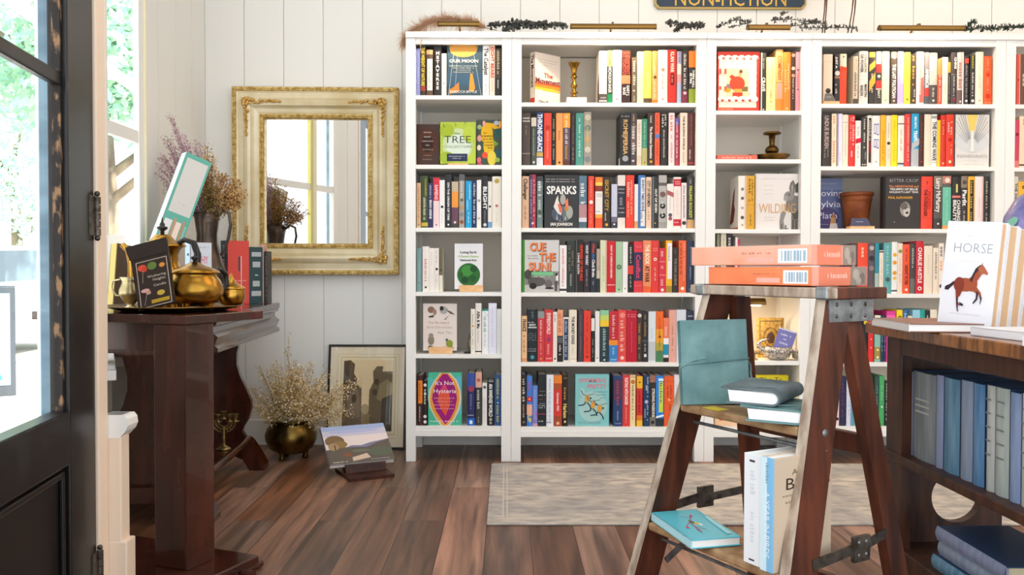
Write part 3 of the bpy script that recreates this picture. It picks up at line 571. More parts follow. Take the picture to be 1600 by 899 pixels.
ROWS[4, 2] = '''
FACE 1284 1316.6
FACE 1384 1438.7
1439.2 1457 276 f0432a|wide vermilion spine|t .08 .16 8c2418 .2 ~4;Y .28 .62 c02c1c .26 .16 PICASSO;Y .24 .76 6c1c14 .26 -.14 THE FOREIGNER;b .2 .205 a83020;b .79 .795 a83020
1458.7 1472.3 275.4 59524c|grey-brown spine, cream title|b 0 .2 8c7c6c;T .04 .68 f0e8dc .5 Larry McMurtry;b .8 1 3a3632;e .9 e8e4dc .12
1472.6 1486 275.4 6fc0a2|mint spine, picture top|b 0 .14 c88070;e .08 efe0cc .3;b .14 .21 5c5850;t .28 .84 a8dcc4 .26 ~13;b .93 1 e09a50
1487.3 1500.8 276.6 2b2624|black spine, yellow tie|r .14 .3 .4 .62 d8cc6c;b .36 .4 ea7870;Y .44 .84 f6f0e8 .36 -.22 BEAUTY;Y .44 .84 f6f0e8 .36 .24 CHASING
1501.2 1511.3 275.4 3a302c|dark spine, portrait top|b 0 .22 8c7c68;e .12 5c4c40 .34;T .26 .56 f6f2ec .6 Parfit;t .66 .86 d8d0c8 .3 ~6
1512 1522.6 276 eeb026|yellow spine, black label|r .07 .92 .28 .8 2c241c;T .1 .34 f0d078 .3 ~5;T .38 .62 f0d078 .3 ~5;T .68 .9 f0d078 .3 ~5
1522.8 1536.5 276 f3e3dc|wide white-pink spine|t .4 .9 dcc0b4 .2 ~12;r 0 1 .84 .9 e8a098
1537.4 1545 276 312b28|black spine, cream lettering|T .1 .62 d8d0b0 .36 ~14;t .7 .88 d8d0c4 .3 ~6'''
ROWS[4, 3] = '''
1329.5 1338.8 381 3a2428|dark red spine behind boxes|t .1 .8 c8b0b0 .5 ~9
1339.4 1355.8 380 ef4a2a|orange spine behind boxes|T .06 .3 fbe0c8 .3 ~4
1356 1366.4 380 5c5054|dark photo spine behind boxes|e .1 b8aca8 .36;e .3 3c2c34 .4;e .5 8c7c7c .4
1366.8 1373.4 380 2a8c9c|deep teal spine|b .6 1 a8bcb4
1373.7 1380.3 391.6 efe0cc|slim cream spine|b .02 .05 2c2826;t .2 .7 c0ac94 .3 ~10
1380.5 1392.8 380 62a6a6|grey-teal spine|T .06 .64 9cccca .4 ~9;e .72 4c5c60 .3;t .8 .92 8cc0c0 .3 ~4
1393 1402 378.3 f0eee8|white spine, orange flowers|e .25 f0b030 .34;e .4 f0a028 .36;e .6 e89c2c .36;e .7 f4b848 .3;b .93 .96 3c3c48
1402.3 1410 380.4 f0dcc8|cream spine, green spot|e .16 8c9c4c .4;T .3 .8 d8a890 .34 ~9
1410.3 1421.2 382 f0562e|orange-red spine, dark capitals|T .1 .36 9c2c14 .3 ~6;T .42 .82 5c1c10 .42 NIGHT FLYER;e .92 f8e0cc .2
1421.6 1430 380.4 484240|charcoal spine|T .1 .5 d8d0c8 .36 ~12;b .7 1 6c6862
1430.6 1442.8 377 cd1c2c|tall red spine, white capitals|T .12 .8 fbeeea .46 CHARLIE HUSTLE;e .9 fbeeea .26;e .9 cd1c2c .14
1443.5 1456.8 384.4 efdec8|cream spine|t .2 .6 dcc8b0 .2 ~8
1457.6 1466.4 387.6 efdfc9|cream spine, brown lettering|T .1 .7 6c5c4c .4 ~12
1466.8 1474.5 380.4 f2e4d2|cream spine, black and orange|T .04 .28 3c3430 .6 ~4;T .32 .56 f08850 .6 ~4;e .85 3c3430 .4'''
ROWS[4, 4] = '''
1312 1319 490 b4ccd4|pale blue spine behind ladder|b 0 .6 22303c
1319.2 1324.3 480 232c38|navy spine behind ladder|t .2 .8 8c98a8 .3 ~12
1324.5 1331.5 480 1f1c1e|black spine behind ladder|T .35 .85 e8e4e0 .4 ~12
1348 1356 478 201c1e|black spine beside ladder leg|e .3 e0c030 .4
1356.5 1365 477 e02a2a|tall red spine|T .06 .3 a81820 .4 ~5;b .45 .46 f4c0b8;e .6 f0a8a0 .16;e .75 f0a8a0 .16
1366.4 1375.8 493 8cbcac|mint spine, gold foot|b 0 .12 e8e4d0;b .68 .94 a88c3c;e .74 e8d898 .2;e .9 ece4c8 .2
1376.2 1380.4 493 1d3f58|narrow navy spine|t .2 .8 a8bcd0 .3 ~10
1380.6 1384.6 493 3c2850|narrow plum spine|t .2 .8 b8a8c8 .3 ~10
1384.9 1399.2 486.5 e23a94|magenta spine|b .08 .2 f468b0;t .3 .8 f8b0d8 .2 ~10
1400.4 1410 484.6 f2d21c|yellow spine, dark capitals|T .06 .5 5c4c10 .6 COM
1410.7 1417.3 485.4 3c6cac|blue spine|T .06 .5 c8dcf0 .5 ~8
1418 1425.2 494 e8dcac|short cream-yellow spine|t .1 .6 b0a070 .3 ~8
1425.5 1437.4 484.5 94cce0|light blue spine|e .2 d8ecf4 .3;b .6 1 5c98b4
1437.7 1445 484 18a090|turquoise spine|t .2 .8 b0e4dc .3 ~8
1445.6 1452.2 485.4 241e1c|black spine beside horse book|T .1 .6 e8e0d8 .4 ~7
1453 1463.5 484 efe2cc|cream spine beside horse book|t .2 .7 c8b89c .3 ~8'''
ROWS[4, 5] = '''
1304.8 1311.2 595 f0d8d0|pale pink spine, black mark|t .2 .7 c8a8a0 .3 ~10;e .85 2c2826 .4
1311.4 1322 589 2c2a4c|dark indigo spine|T .15 .85 6c3c64 .4 ~10
1322.6 1330.5 594 dde2ee|white-blue spine|r 0 1 .75 1 8ca4cc;t .2 .8 b8c0d0 .3 ~10
1330.7 1338.6 594 5c9ca4|grey-teal spine|t .2 .8 a8d0d0 .3 ~10
1338.8 1346.5 600 eeaa98|salmon spine|t .2 .8 c07c6c .3 ~10
1366.8 1373.4 588 2e5048|dark green spine|t .2 .8 8cac9c .3 ~10
1373.6 1381.6 588 48a864|bright green spine|e .62 c8ecc8 .2;t .2 .5 a0dca8 .3 ~6
1382 1389.5 596 1e1e1e|black spine, white capitals|T .05 .9 ece8e4 .5 ~14'''
ROWS[5, 0] = '''
1588.5 1593.6 85 e0503c|slim red spine|r 0 1 .75 1 f0b090;e .5 a02c20 .3
1594 1604 85 6c4430|brown spine|T .35 .65 f0dcc0 .4 ~4'''
ROWS[5, 1] = '''
1585.5 1592.2 188 d4405c|raspberry spine|e .3 8c1c34 .4;b .85 1 e87878
1592.6 1609 182 eed4b4|wide cream spine, red sprig|T .06 .22 c8402c .4 ~3;b .93 .96 2c2420'''
ROWS[5, 2] = '''
1583.4 1590.6 276 ddd2c0|grey-cream spine, dark capitals|T .1 .6 3c3834 .5 THE DEAD
1591 1606 284 efb22c|yellow spine behind painted vase|e .12 8c6414 .2'''
# ---------------- room shell ----------------
WY = 0.385; LX = -1.06; CEIL = 3.15
def floor_mat():
    m = bpy.data.materials.new('plank_floor'); m.use_nodes = True; N = m.node_tree.nodes; L = m.node_tree.links
    b = N['Principled BSDF']; tc = N.new('ShaderNodeTexCoord'); mp = N.new('ShaderNodeMapping')
    mp.inputs['Rotation'].default_value = (0, 0, R(90)); mp.inputs['Location'].default_value = (.31, .05, 0)
    br = N.new('ShaderNodeTexBrick'); br.offset = .37
    for k, v in (('Scale', 1), ('Brick Width', 1.25), ('Row Height', .15), ('Mortar Size', .0016), ('Mortar Smooth', .1), ('Bias', 0)): br.inputs[k].default_value = v
    br.inputs['Color1'].default_value = (0, 0, 0, 1); br.inputs['Color2'].default_value = (1, 1, 1, 1); br.inputs['Mortar'].default_value = (.5, .5, .5, 1)
    cr = N.new('ShaderNodeValToRGB'); e = cr.color_ramp.elements
    e[0].position = 0; e[1].position = 1; e[0].color = lin('60402d'); e[1].color = lin('96694c')
    for p, c in ((.25, '715646'), (.5, '7c4f36'), (.75, '8d6f60')):
        q = e.new(p); q.color = lin(c)
    mp2 = N.new('ShaderNodeMapping'); mp2.inputs['Scale'].default_value = (26, 1.5, 1)
    nz = N.new('ShaderNodeTexNoise'); nz.inputs['Scale'].default_value = 1; nz.inputs['Detail'].default_value = 7; nz.inputs['Distortion'].default_value = .6
    mp3 = N.new('ShaderNodeMapping'); mp3.inputs['Scale'].default_value = (5, 1.1, 1)
    n2 = N.new('ShaderNodeTexNoise'); n2.inputs['Scale'].default_value = 1; n2.inputs['Detail'].default_value = 4
    add = N.new('ShaderNodeVectorMath'); add.operation = 'ADD'; sc = N.new('ShaderNodeVectorMath'); sc.operation = 'SCALE'; sc.inputs['Scale'].default_value = 7
    L.new(tc.outputs['Object'], mp.inputs[0]); L.new(mp.outputs[0], br.inputs[0])
    L.new(br.outputs['Color'], sc.inputs[0]); L.new(tc.outputs['Object'], add.inputs[0]); L.new(sc.outputs[0], add.inputs[1])
    L.new(add.outputs[0], mp2.inputs[0]); L.new(mp2.outputs[0], nz.inputs['Vector']); L.new(add.outputs[0], mp3.inputs[0]); L.new(mp3.outputs[0], n2.inputs['Vector'])
    mix = N.new('ShaderNodeMix'); mix.data_type = 'RGBA'; mix.blend_type = 'OVERLAY'; mix.inputs['Factor'].default_value = .75
    r2 = N.new('ShaderNodeValToRGB'); r2.color_ramp.elements[0].position = .34; r2.color_ramp.elements[1].position = .66
    r2.color_ramp.elements[0].color = (.12, .12, .12, 1); r2.color_ramp.elements[1].color = (.82, .82, .82, 1)
    mx2 = N.new('ShaderNodeMix'); mx2.data_type = 'RGBA'; mx2.blend_type = 'OVERLAY'; mx2.inputs['Factor'].default_value = .6
    r3 = N.new('ShaderNodeValToRGB'); r3.color_ramp.elements[0].position = .35; r3.color_ramp.elements[1].position = .65
    r3.color_ramp.elements[0].color = (.22, .22, .22, 1); r3.color_ramp.elements[1].color = (.75, .75, .75, 1)
    L.new(br.outputs['Color'], cr.inputs[0]); L.new(cr.outputs[0], mix.inputs['A']); L.new(nz.outputs['Fac'], r2.inputs[0]); L.new(r2.outputs[0], mix.inputs['B'])
    L.new(mix.outputs['Result'], mx2.inputs['A']); L.new(n2.outputs['Fac'], r3.inputs[0]); L.new(r3.outputs[0], mx2.inputs['B'])
    mo = N.new('ShaderNodeMix'); mo.data_type = 'RGBA'; mo.inputs['B'].default_value = lin('33221a')
    L.new(br.outputs['Fac'], mo.inputs['Factor']); L.new(mx2.outputs['Result'], mo.inputs['A']); L.new(mo.outputs['Result'], b.inputs['Base Color'])
    b.inputs['Roughness'].default_value = .36; b.inputs['Specular IOR Level'].default_value = .5
    bp = N.new('ShaderNodeBump'); bp.inputs['Strength'].default_value = .12; bp.inputs['Distance'].default_value = .002
    L.new(nz.outputs['Fac'], bp.inputs['Height']); L.new(bp.outputs[0], b.inputs['Normal'])
    return m
struct('floor', MB().box(-1.16, 4.6, -4.5, .5, -.08, 0, floor_mat()))
struct('ceiling', MB().box(-1.3, 4.7, -4.5, .6, CEIL, CEIL+.12, mat('f3f0ea', .7)))
# back wall: vertical boards with V grooves (0.2 m pitch)
GRV = mat('d6d3cc', .7)
wb = MB(); g = .0035; xs = [-1.06 + .0]; x = -.861-.2
while x < 4.6:
    x0, x1 = max(x, -1.16), min(x+.1995, 4.6)
    if x1 > x0: wb.box(x0+g/2, x1-g/2, WY, WY+.02, 0, CEIL, WALLP)
    x += .1995
wb.box(-1.16, 4.6, WY+.006, WY+.1, 0, CEIL, GRV)
struct('wall_back', wb)
struct('wall_right', MB().box(4.6, 4.7, -4.5, .5, 0, CEIL, WALLP))
mb = MB(); mb.box(LX, 4.6, WY-.016, WY, 0, .13, WHITE); struct('baseboard_back', mb, .004)
# left bay: window wall X = LX, then an angled return of boards to the door post
WZ0, WZ1, WY0, WY1 = .62, 2.5, -.66, -.43
lw = MB()
for a, b_ in ((-.372, -.20), (-.20, .0), (.0, .2), (.2, WY)):
    lw.box(LX-.008, LX, a+.0017, b_-.0017, 0, CEIL, WALLP)
lw.box(LX-.02, LX-.004, -.372, .45, 0, CEIL, GRV)
lw.box(LX-.02, LX, -.72, -.372, 0, WZ0, WALLP); lw.box(LX-.02, LX, -.72, -.372, WZ1, CEIL, WALLP)
struct('wall_left', lw)
wf = MB(); CREAM = mat('f1eacb', .5)
wf.box(LX-.012, LX+.012, -.425, -.372, WZ0, WZ1, WHITE); wf.box(LX-.012, LX+.012, -.735, -.70, WZ0, WZ1, WHITE)
wf.box(LX-.004, LX+.02, -.378, -.358, WZ0, WZ1+.05, CREAM)
wf.box(LX-.012, LX+.02, -.735, -.37, WZ1, WZ1+.07, WHITE); wf.box(LX-.012, LX+.03, -.735, -.36, WZ0-.03, WZ0, WHITE)
w1 = tag(wf.build('window_1', bevel=.003), kind='structure')
MB().box(LX-.01, LX+.008, -.70, -.425, 1.415, 1.465, WHITE).build('meeting_rail', w1)
MB().box(LX-.006, LX-.003, -.70, -.425, WZ0, WZ1, pane_mat('window_pane', .04)).build('pane', w1)
rt = MB(); A = V((-.573, -1.754, 0)); B_ = V((LX, -.72, 0)); d = (B_-A); Ln = d.length; d.normalize(); nr = V((d.y, -d.x, 0))   # nr points into the room
Mr = frame_m(A, d, nr, V((0, 0, 1)))
EXT = noise_mat('blue_grey_siding', '5f7d90', '84a2b4', (3, 3, 14), .6)
S0, S1 = .29, 1.10                       # a second bay window sits in the far half of the return
n = 2
for i in range(n): rt.box(S0*i/n+.0017, S0*(i+1)/n-.0017, -.02, 0, 0, CEIL, WALLP, Mr)
for z0, z1 in ((0, .6), (2.5, CEIL)): rt.box(S0, Ln, -.02, 0, z0, z1, WALLP, Mr)
rt.box(S1, Ln, -.02, 0, 0, CEIL, WALLP, Mr)
rt.box(0, S0, -.06, -.006, 0, CEIL, GRV, Mr); rt.box(0, S0, -.085, -.061, -.2, CEIL, EXT, Mr); rt.box(S0, Ln, -.03, -.021, -.2, .6, EXT, Mr)
struct('wall_return', rt)
w2 = MB(); YW = mat('d9cf7c', .5)
for u0, u1, mt in ((S0, S0+.04, WHITE), (S1-.04, S1, WHITE), (S0+.24, S0+.285, CREAM), (S0+.285, S0+.31, YW)): w2.box(u0, u1, -.024, .008, .6, 2.5, mt, Mr)
w2.box(S0, S1, -.026, .03, .57, .6, WHITE, Mr); w2.box(S0, S1, -.026, .01, 2.5, 2.56, WHITE, Mr)
w2o = tag(w2.build('window_2', bevel=.003), kind='structure')
MB().box(S0+.04, S1-.04, -.02, .004, 1.44, 1.485, WHITE, Mr).build('meeting_rail', w2o)
MB().box(S0+.04, S1-.04, -.012, -.009, .6, 2.5, pane_mat('bay_pane', .04), Mr).build('pane', w2o)
cs = MB(); PEACH = mat('efd9c2', .5)
cs.box(-.66, -.566, -1.806, -1.754, 0, CEIL, PEACH); cs.box(-.70, -.66, -1.83, -1.77, -.2, CEIL, EXT); cs.box(-.716, -.70, -1.815, -1.79, -.2, CEIL, mat('e8eef2', .5))
struct('trim_1', cs, .004)
fw = MB(); fw.box(-.66, -.56, -4.5, -2.72, 0, .4, WALLP); fw.box(-.66, -.56, -4.5, -2.72, 2.6, CEIL, WALLP); fw.box(-.66, -.56, -2.8, -2.72, .4, 2.6, WALLP); fw.box(-.66, -.56, -2.72, -1.806, 2.2, CEIL, WALLP); struct('wall_front', fw)
w3 = MB(); w3.box(-.65, -.55, -4.5, -4.42, .4, 2.6, WHITE); w3.box(-.65, -.55, -2.86, -2.8, .4, 2.6, WHITE); w3.box(-.65, -.54, -4.42, -2.86, .4, .45, WHITE); w3.box(-.65, -.55, -4.42, -2.86, 2.54, 2.6, WHITE)  # unseen window, added to let more daylight in from the left
w3o = tag(w3.build('added_light_window', bevel=.003), kind='structure'); MB().box(-.602, -.598, -4.42, -2.86, .45, 2.54, pane_mat('added_window_pane', .04)).build('pane', w3o)
# low panelled ledge along the bay and its end post
lg = MB(); GRY = mat('b9b6ae', .5)
lg.box(LX, -.875, -.66, .28, 0, .52, GRY); lg.box(LX, -.85, -.68, .30, .52, .556, WHITE); lg.box(-.8755, -.8735, -.55, -.545, .0, .5, mat('8b8982', .6))
tag(lg.build('window_ledge', bevel=.006), kind='structure')
ep = MB(); ep.box(-.585, -.535, -1.752, -1.70, 0, .46, PEACH); ep.box(-.585, -.521, -1.753, -1.698, 0, .185, PEACH)
struct('trim_2', ep, .004)
cp = MB(); cp.prism([(-.585, .455), (-.54, .455), (-.532, .463), (-.522, .474), (-.516, .488), (-.518, .505), (-.526, .515), (-.585, .515)], -1.753, -1.69, WHITE); struct('trim_3', cp, .004)
vt = MB(); vt.box(-.575, -.535, -1.745, -1.70, .5152, .5162, mat('8d9194', .4, .3))
tag(vt.build('vent_plate'), 'small grey metal plate lying on the white window end post cap', 'plate')
ol = MB(); ol.box(-.875, -.869, -.665, -.595, .33, .45, mat('a8a59d', .45))
for zz in (.36, .415): ol.prism([(-.63+.016*cos(2*pi*i/14), zz+.016*sin(2*pi*i/14)) for i in range(14)], -.8695, -.8675, mat('8f8c85', .4), 'x')
for zz in (.36, .415):
    for yy in (-.636, -.624): ol.box(-.8676, -.8672, yy-.0012, yy+.0012, zz-.006, zz+.006, mat('3a3835', .5))
tag(ol.build('wall_outlet'), 'grey power outlet on the ledge panel under the window', 'outlet')
# ---------------- entrance door (nearly closed, hinged at the post) ----------------
DBLK = mat('0e0c0b', .4, 0, .4, .1)
door = thing('door_1', None, None, (-.572, -1.81, 0), R(8.0)); tag(door, kind='structure')
DW = .93; F0, F1 = -.045, 0.0         # local: the leaf runs along -y, thickness along x
st = MB(); st.box(F0, F1, -.175, 0, .01, 2.16, DBLK); st.box(F0, F1, -DW, -DW+.15, .01, 2.16, DBLK); st.build('stile', door, bevel=.004)
st = MB(); st.box(F0, F1, -DW+.15, -.175, .44, .565, DBLK); st.box(F0, F1, -DW+.15, -.175, .01, .14, DBLK); st.box(F0, F1, -DW+.15, -.175, 2.02, 2.16, DBLK); st.build('rail', door, bevel=.004)
st = MB(); st.box(F0+.012, F1-.012, -DW+.15, -.175, 1.318, 1.35, DBLK); st.build('muntin', door, bevel=.004)
st = MB(); st.box(F0+.014, F1-.014, -DW+.15, -.175, .14, .44, DBLK)
for a in (0, 1):
    st.box(F1-.014, F1-.004, -DW+.17, -.195, .415 if a else .15, .43 if a else .165, DBLK)
st.box(F1-.014, F1-.004, -.21, -.195, .15, .43, DBLK)
st.build('panel', door, bevel=.003)
gl = pane_mat('door_glass', .04)
st = MB(); st.box(-.026, -.022, -DW+.15, -.175, .565, 1.318, gl); st.box(-.026, -.022, -DW+.15, -.175, 1.35, 2.02, gl); st.build('glass', door)
bead = MB(); gb = noise_mat('chipped_putty', '1d1613', '8a6a4a', (60, 60, 25), .6, lo=.52, hi=.62)
for z0, z1 in ((.565, 1.318), (1.35, 2.02)): bead.box(-.03, -.012, -.187, -.175, z0, z1, gb)
bead.build('glazing_bead', door)
for zc in (.13, 1.03):
    h = MB()
    for k in range(5): h.tube([(.006, .006, zc-.05+k*.02), (.006, .006, zc-.032+k*.02)], .0085, IRON, 10)
    h.ball((.006, .006, zc+.056), .0075, IRON, 8); h.ball((.006, .006, zc-.056), .0075, IRON, 8)
    h.box(.0, .003, -.035, .006, zc-.05, zc+.05, IRON); h.build('hinge', door)
# ---------------- outside ----------------
struct('ground_outside', MB().box(-40, -1.16, -20, 40, -.3, -.2, noise_mat('pale_paving', 'c9c6bd', 'dedbd2', (.6, .6, .6), .8)))
rd = MB(); rd.box(-12, -7.5, -20, 40, -.2, -.195, mat('9aa0a4', .8)); tag(rd.build('road'), kind='structure')
kb = MB(); kb.box(-7.5, -7.3, -20, 40, -.2, -.1, mat('d9d6cc', .8)); tag(kb.build('kerb'), kind='structure')
LEAFS = [leaf_mat('leaf_mid', 'bfe0c4'), leaf_mat('leaf_pale', 'd6efd6'), leaf_mat('leaf_blue', 'b4dcd0')]  # greens bleached towards white to imitate overexposed daylight
BARK = noise_mat('bark', '6a5c4c', '96866e', (6, 6, 2), .9)
def foliage(mb, c, r, n, size, rnd, mats):
    for _ in range(n):
        while 1:
            p = V((rnd.uniform(-1, 1), rnd.uniform(-1, 1), rnd.uniform(-1, 1)))
            if .35 < p.length < 1: break
        p = V(c)+V((p.x*r[0], p.y*r[1], p.z*r[2])); a = V((rnd.gauss(0, 1), rnd.gauss(0, 1), rnd.gauss(0, 1))).normalized(); b = a.orthogonal().normalized()
        s = size*rnd.uniform(.6, 1.4)
        mb.add([p-a*s, p-b*s*.45, p+a*s, p+b*s*.45], [(0, 1, 2, 3)], rnd.choice(mats))
def tree(label, loc, h, r, n, seed):
    rnd = random.Random(seed); t = thing('street_tree', label, 'tree', loc, 0, 'trees outside the windows')
    tr = MB(); tr.tube([(0, 0, 0), (.1, 0, h*.3), (0, .1, h*.6), (.05, 0, h*.85)], [.16, .13, .09, .03], BARK)
    for k in range(7):
        a = k*.9; tr.tube([(.04, .02, h*(.35+.06*k)), (cos(a)*r*.4, sin(a)*r*.4, h*(.45+.06*k)), (cos(a)*r*.75, sin(a)*r*.75, h*(.5+.06*k))], [.06, .04, .015], BARK, 6)
    tr.build('trunk', t)
    f = MB()
    for k in range(14):
        c = (rnd.uniform(-.6, .6)*r, rnd.uniform(-.6, .6)*r, h*rnd.uniform(.42, .95))
        foliage(f, c, (r*.5, r*.5, r*.42), n//6, .075, rnd, LEAFS)
    f.build('crown', t)
tree('tall leafy tree filling the bay window', (-4.3, 6.1, -.2), 5.2, 1.7, 4200, 3)
tree('smaller leafy tree left of the tree in the bay window', (-11.0, 16, -.2), 5.0, 2.0, 2200, 5)
tree('far pale tree across the road behind the door glass', (-19.5, 12.5, -.2), 4.2, 2.2, 1800, 8)
hg = MB(); foliage(hg, (0, 0, .55), (1.5, .6, .65), 2600, .1, random.Random(4), LEAFS); hg.box(-1.2, 1.2, -.3, .3, 0, .5, mat('6f8f68', .9))
tag(hg.build('hedge', loc=(-9.6, 10.4, -.2)), 'clipped green hedge across the road seen through the door glass', 'hedge')
for i, (x, y) in enumerate(((-1.46, -.38), (-3.4, -3.0))):
    p = MB(); YL = mat('f3eeb4', .5) ; p.box(-.024, .024, -.024, .024, 0, 3.0, YL); p.box(-.035, .035, -.035, .035, 0, .16, YL); p.box(-.035, .035, -.035, .035, 2.86, 3.0, YL)
    tag(p.build('porch_post', loc=(x, y, -.2), bevel=.003), ('pale yellow porch post just outside the bay window', 'pale yellow porch post farther out from the door')[i], 'post')
aw = MB(); aw.beam((-2.2, -1.5, 2.55), (-2.2, 3.2, 2.1), .06, .05, mat('d8d4c8', .6)); tag(aw.build('awning_bar'), 'pale sloping awning bar outside above the door glass', 'awning bar')
car = thing('parked_car', 'pale parked car at the kerb seen through the door glass', 'car', (-6.3, 6.6, -.2), R(95))
CP = mat('c9d4da', .25, .2, .5, .6); GLS = mat('5e7480', .1, 0, .6)
mbc = MB(); pr = [(-2.1, .25), (-2.15, .6), (-1.9, .8), (-1.2, .9), (-.7, 1.35), (.7, 1.4), (1.3, .95), (2.0, .85), (2.1, .55), (2.05, .25)]
mbc.prism(pr, -.8, .8, CP); mbc.build('body', car, bevel=.08)
mbc = MB(); mbc.prism([(-1.05, .93), (-.63, 1.3), (.62, 1.34), (1.12, .97)], -.81, .81, GLS); mbc.build('windows', car)
for sx in (-1.3, 1.3):
    for sy in (-1, 1): MB().lathe([(.001, -.1), (.3, -.1), (.32, 0), (.3, .1), (.001, .1)], mat('22211f', .7), M=MX.Translation((sx, sy*.72, .32)) @ MX.Rotation(pi/2, 4, 'X')).build('wheel', car)
sb = thing('sandwich_board', 'pavement sandwich board with blue and orange picture outside the door', 'sign', (-4.1, 3.4, -.2), R(30))
for k in (-1, 1):
    b = MB(); b.box(-.3, .3, -.01, .01, 0, .95, mat('4c545c', .5)); b.box(-.26, .26, -.0115 if k < 0 else .0105, -.0105 if k < 0 else .0115, .1, .9, mat('8fa4b4', .5))
    b.add([(-.2, -.0125*1, .15), (.2, -.0125, .15), (.15, -.0125, .3), (-.18, -.0125, .32)], [(0, 1, 2, 3)], mat('3fa0b8', .5))
    b.add([(-.12, -.0126, .28), (.1, -.0126, .26), (.16, -.0126, .52), (.0, -.0126, .6), (-.15, -.0126, .5)], [(0, 1, 2, 3, 4)], mat('d8a04c', .5))
    b.build('panel', sb, loc=(0, k*.16, 0), rot=(R(-9*k), 0, 0 if k < 0 else 0))
# ---------------- bookcases ----------------
PZ = .0
def lvl(x, y): return px(x, y, 'y', .004).z
TOPZ = 1.992
CX = {1: (0.0, .4895), 2: (.4905, 1.3905), 3: (1.3915, 1.8800), 4: (1.8810, 2.7825), 5: (2.7835, 3.6835)}
def xat(x): return px(x, 300, 'y', .004).x
LEV = {1: [149, 257.6, 356, 456.6, 554, 666.5], 2: [160.4, 258.6, 356.7, 457.6, 566.7, 667.8],
       3: [172.9, 248.9, 358.4, 458, 564.7, 668], 4: [162.5, 260.3, 357.8, 459.4, 566.8, 667], 5: [163.2, 261.7, 358, 459.5, 567, 667]}
LX_ = {1: 700, 2: 950, 3: 1185, 4: 1420, 5: 1590}
SHZ = {k: [lvl(LX_[k], y) for y in v] for k, v in LEV.items()}
INTOP = {1: lvl(700, 69), 2: lvl(950, 70), 3: lvl(1185, 71.8), 4: lvl(1420, 72.6), 5: lvl(1590, 72.6)}
BACKP = mat('e6dccd', .55)  # white panel tinted warm, imitating light bounced off floor and wood
for k in range(1, 6):
    x0, x1 = CX[k]
    t = thing('bookcase', {1: 'far-left narrow white bookcase beside the gilt mirror', 2: 'wide white bookcase standing left of the stepladder behind the rug', 3: 'narrow white bookcase between two wide ones, behind the stepladder',
              4: 'wide white bookcase with packed shelves at right behind the horse book', 5: 'white bookcase cut off by the right edge of the photo'}[k], 'bookcase', (x0, 0, 0), 0, 'row of white bookcases')
    w = x1-x0; p = .045
    for a in (0, w-p):
        s = MB(); s.box(a, a+p, 0, .04, 0, 1.965, WHITE); s.box(a, a+p, .325, .362, 0, 1.965, WHITE)
        i0 = a+.012; s.box(i0, i0+.021, .03, .35, .1, 1.965, WHITE); s.build('side_panel', t, bevel=.0012)
    MB().box(p, w-p, .348, .354, .12, 1.96, BACKP).build('back_panel', t)
    s = MB(); s.box(-.0, w+.0, -.012, .372, 1.965, TOPZ, WHITE); s.build('top_board', t, bevel=.0012)
    s = MB(); s.box(p, w-p, .004, .026, INTOP[k], 1.965, WHITE); s.build('top_rail', t, bevel=.001)
    for i, z in enumerate(SHZ[k]):
        s = MB()
        if i < 5: s.box(p-.011, w-p+.011, .006, .346, z-.019, z, WHITE)
        else: s.box(p-.011, w-p+.011, .006, .346, z-.019, z, WHITE); s.box(p, w-p, .003, .022, z-.047, z-.019, WHITE)
        s.build('shelf', t, bevel=.0008)
def shelf_z(k, i): return SHZ[k][i]
FY = .026
for (k, i), rows in ROWS.items():
    grp = 'books on the %s of the %s' % (SHELF_NAMES[i], CASES[k]); prev = -1; n = -1
    ent = [r for r in rows.strip().split('\n')]
    for r in ent:
        n += 1
        if r.startswith('FACE'): prev = float(r.split()[2]); continue
        a, desc, spec = r.split('|')[0], r.split('|')[1], '|'.join(r.split('|')[2:])
        a = a.split(); xa, xb, yt = float(a[0]), float(a[1]), float(a[2]); xa = max(xa, prev); prev = xb
        specs = [s.split() for s in spec.replace('ROME|PERSIA', 'ROME|PERSIA').split(';') if s.strip()]
        Xa, Xb = px(xa, 300, 'y', FY).x, px(xb, 300, 'y', FY).x
        ym = LEV[k][i]
        # lean of the lens: verticals converge slightly, so measure x at the book's own height
        mid = (yt+ym)/2; Xa, Xb = px(xa, mid, 'y', FY).x, px(xb, mid, 'y', FY).x
        lim = CX[k]; Xa = max(Xa, lim[0]+.0455); Xb = min(Xb, lim[1]-.0455)
        if k == 5: Xb = max(Xb, Xa+.006)
        zt = px((xa+xb)/2, yt, 'y', FY).z; zb = shelf_z(k, i)
        if i == 0: zt = min(zt, INTOP[k]-.0015)
        left = None
        rnd = random.Random(int(xa*10))
        if (k, i, n) == (2, 0, 0): left = [('poly', [(.55, 1), (.58, .62), (.75, .5), (.9, .4), (1, .6), (1, 1)], '5a3a28')]
        if (k, i, n) == (2, 1, 10): left = [('txt', '~14', .5, .12, .03, .7, '8a8078'), ('txt', '~16', .5, .2, .03, .7, '8a8078'), ('rect', .66, .84, .96, .98, 'e8e4dc')]
        if (k, i, n) == (3, 2, 0): left = [('poly', [(.0, .86), (.4, .3), (.62, .18), (.5, .5), (.62, .62), (.45, .84), (.1, .9)], '7c2c20'), ('rect', 0, .96, 1, 1, 'c8643c')]
        lab = '%s, %s from left on %s, %s' % (desc, ORD[n], SHELF_NAMES[i], CASES[k])
        lab = lab.replace(' spine,', ' book spine,', 1) if len(lab.split()) < 15 else lab
        spine_book(Xa, Xb, zb, zt, FY, rnd.uniform(.138, .165), a[3], specs, lab, grp, PAGEW if rnd.random() < .4 else PAGE, left)
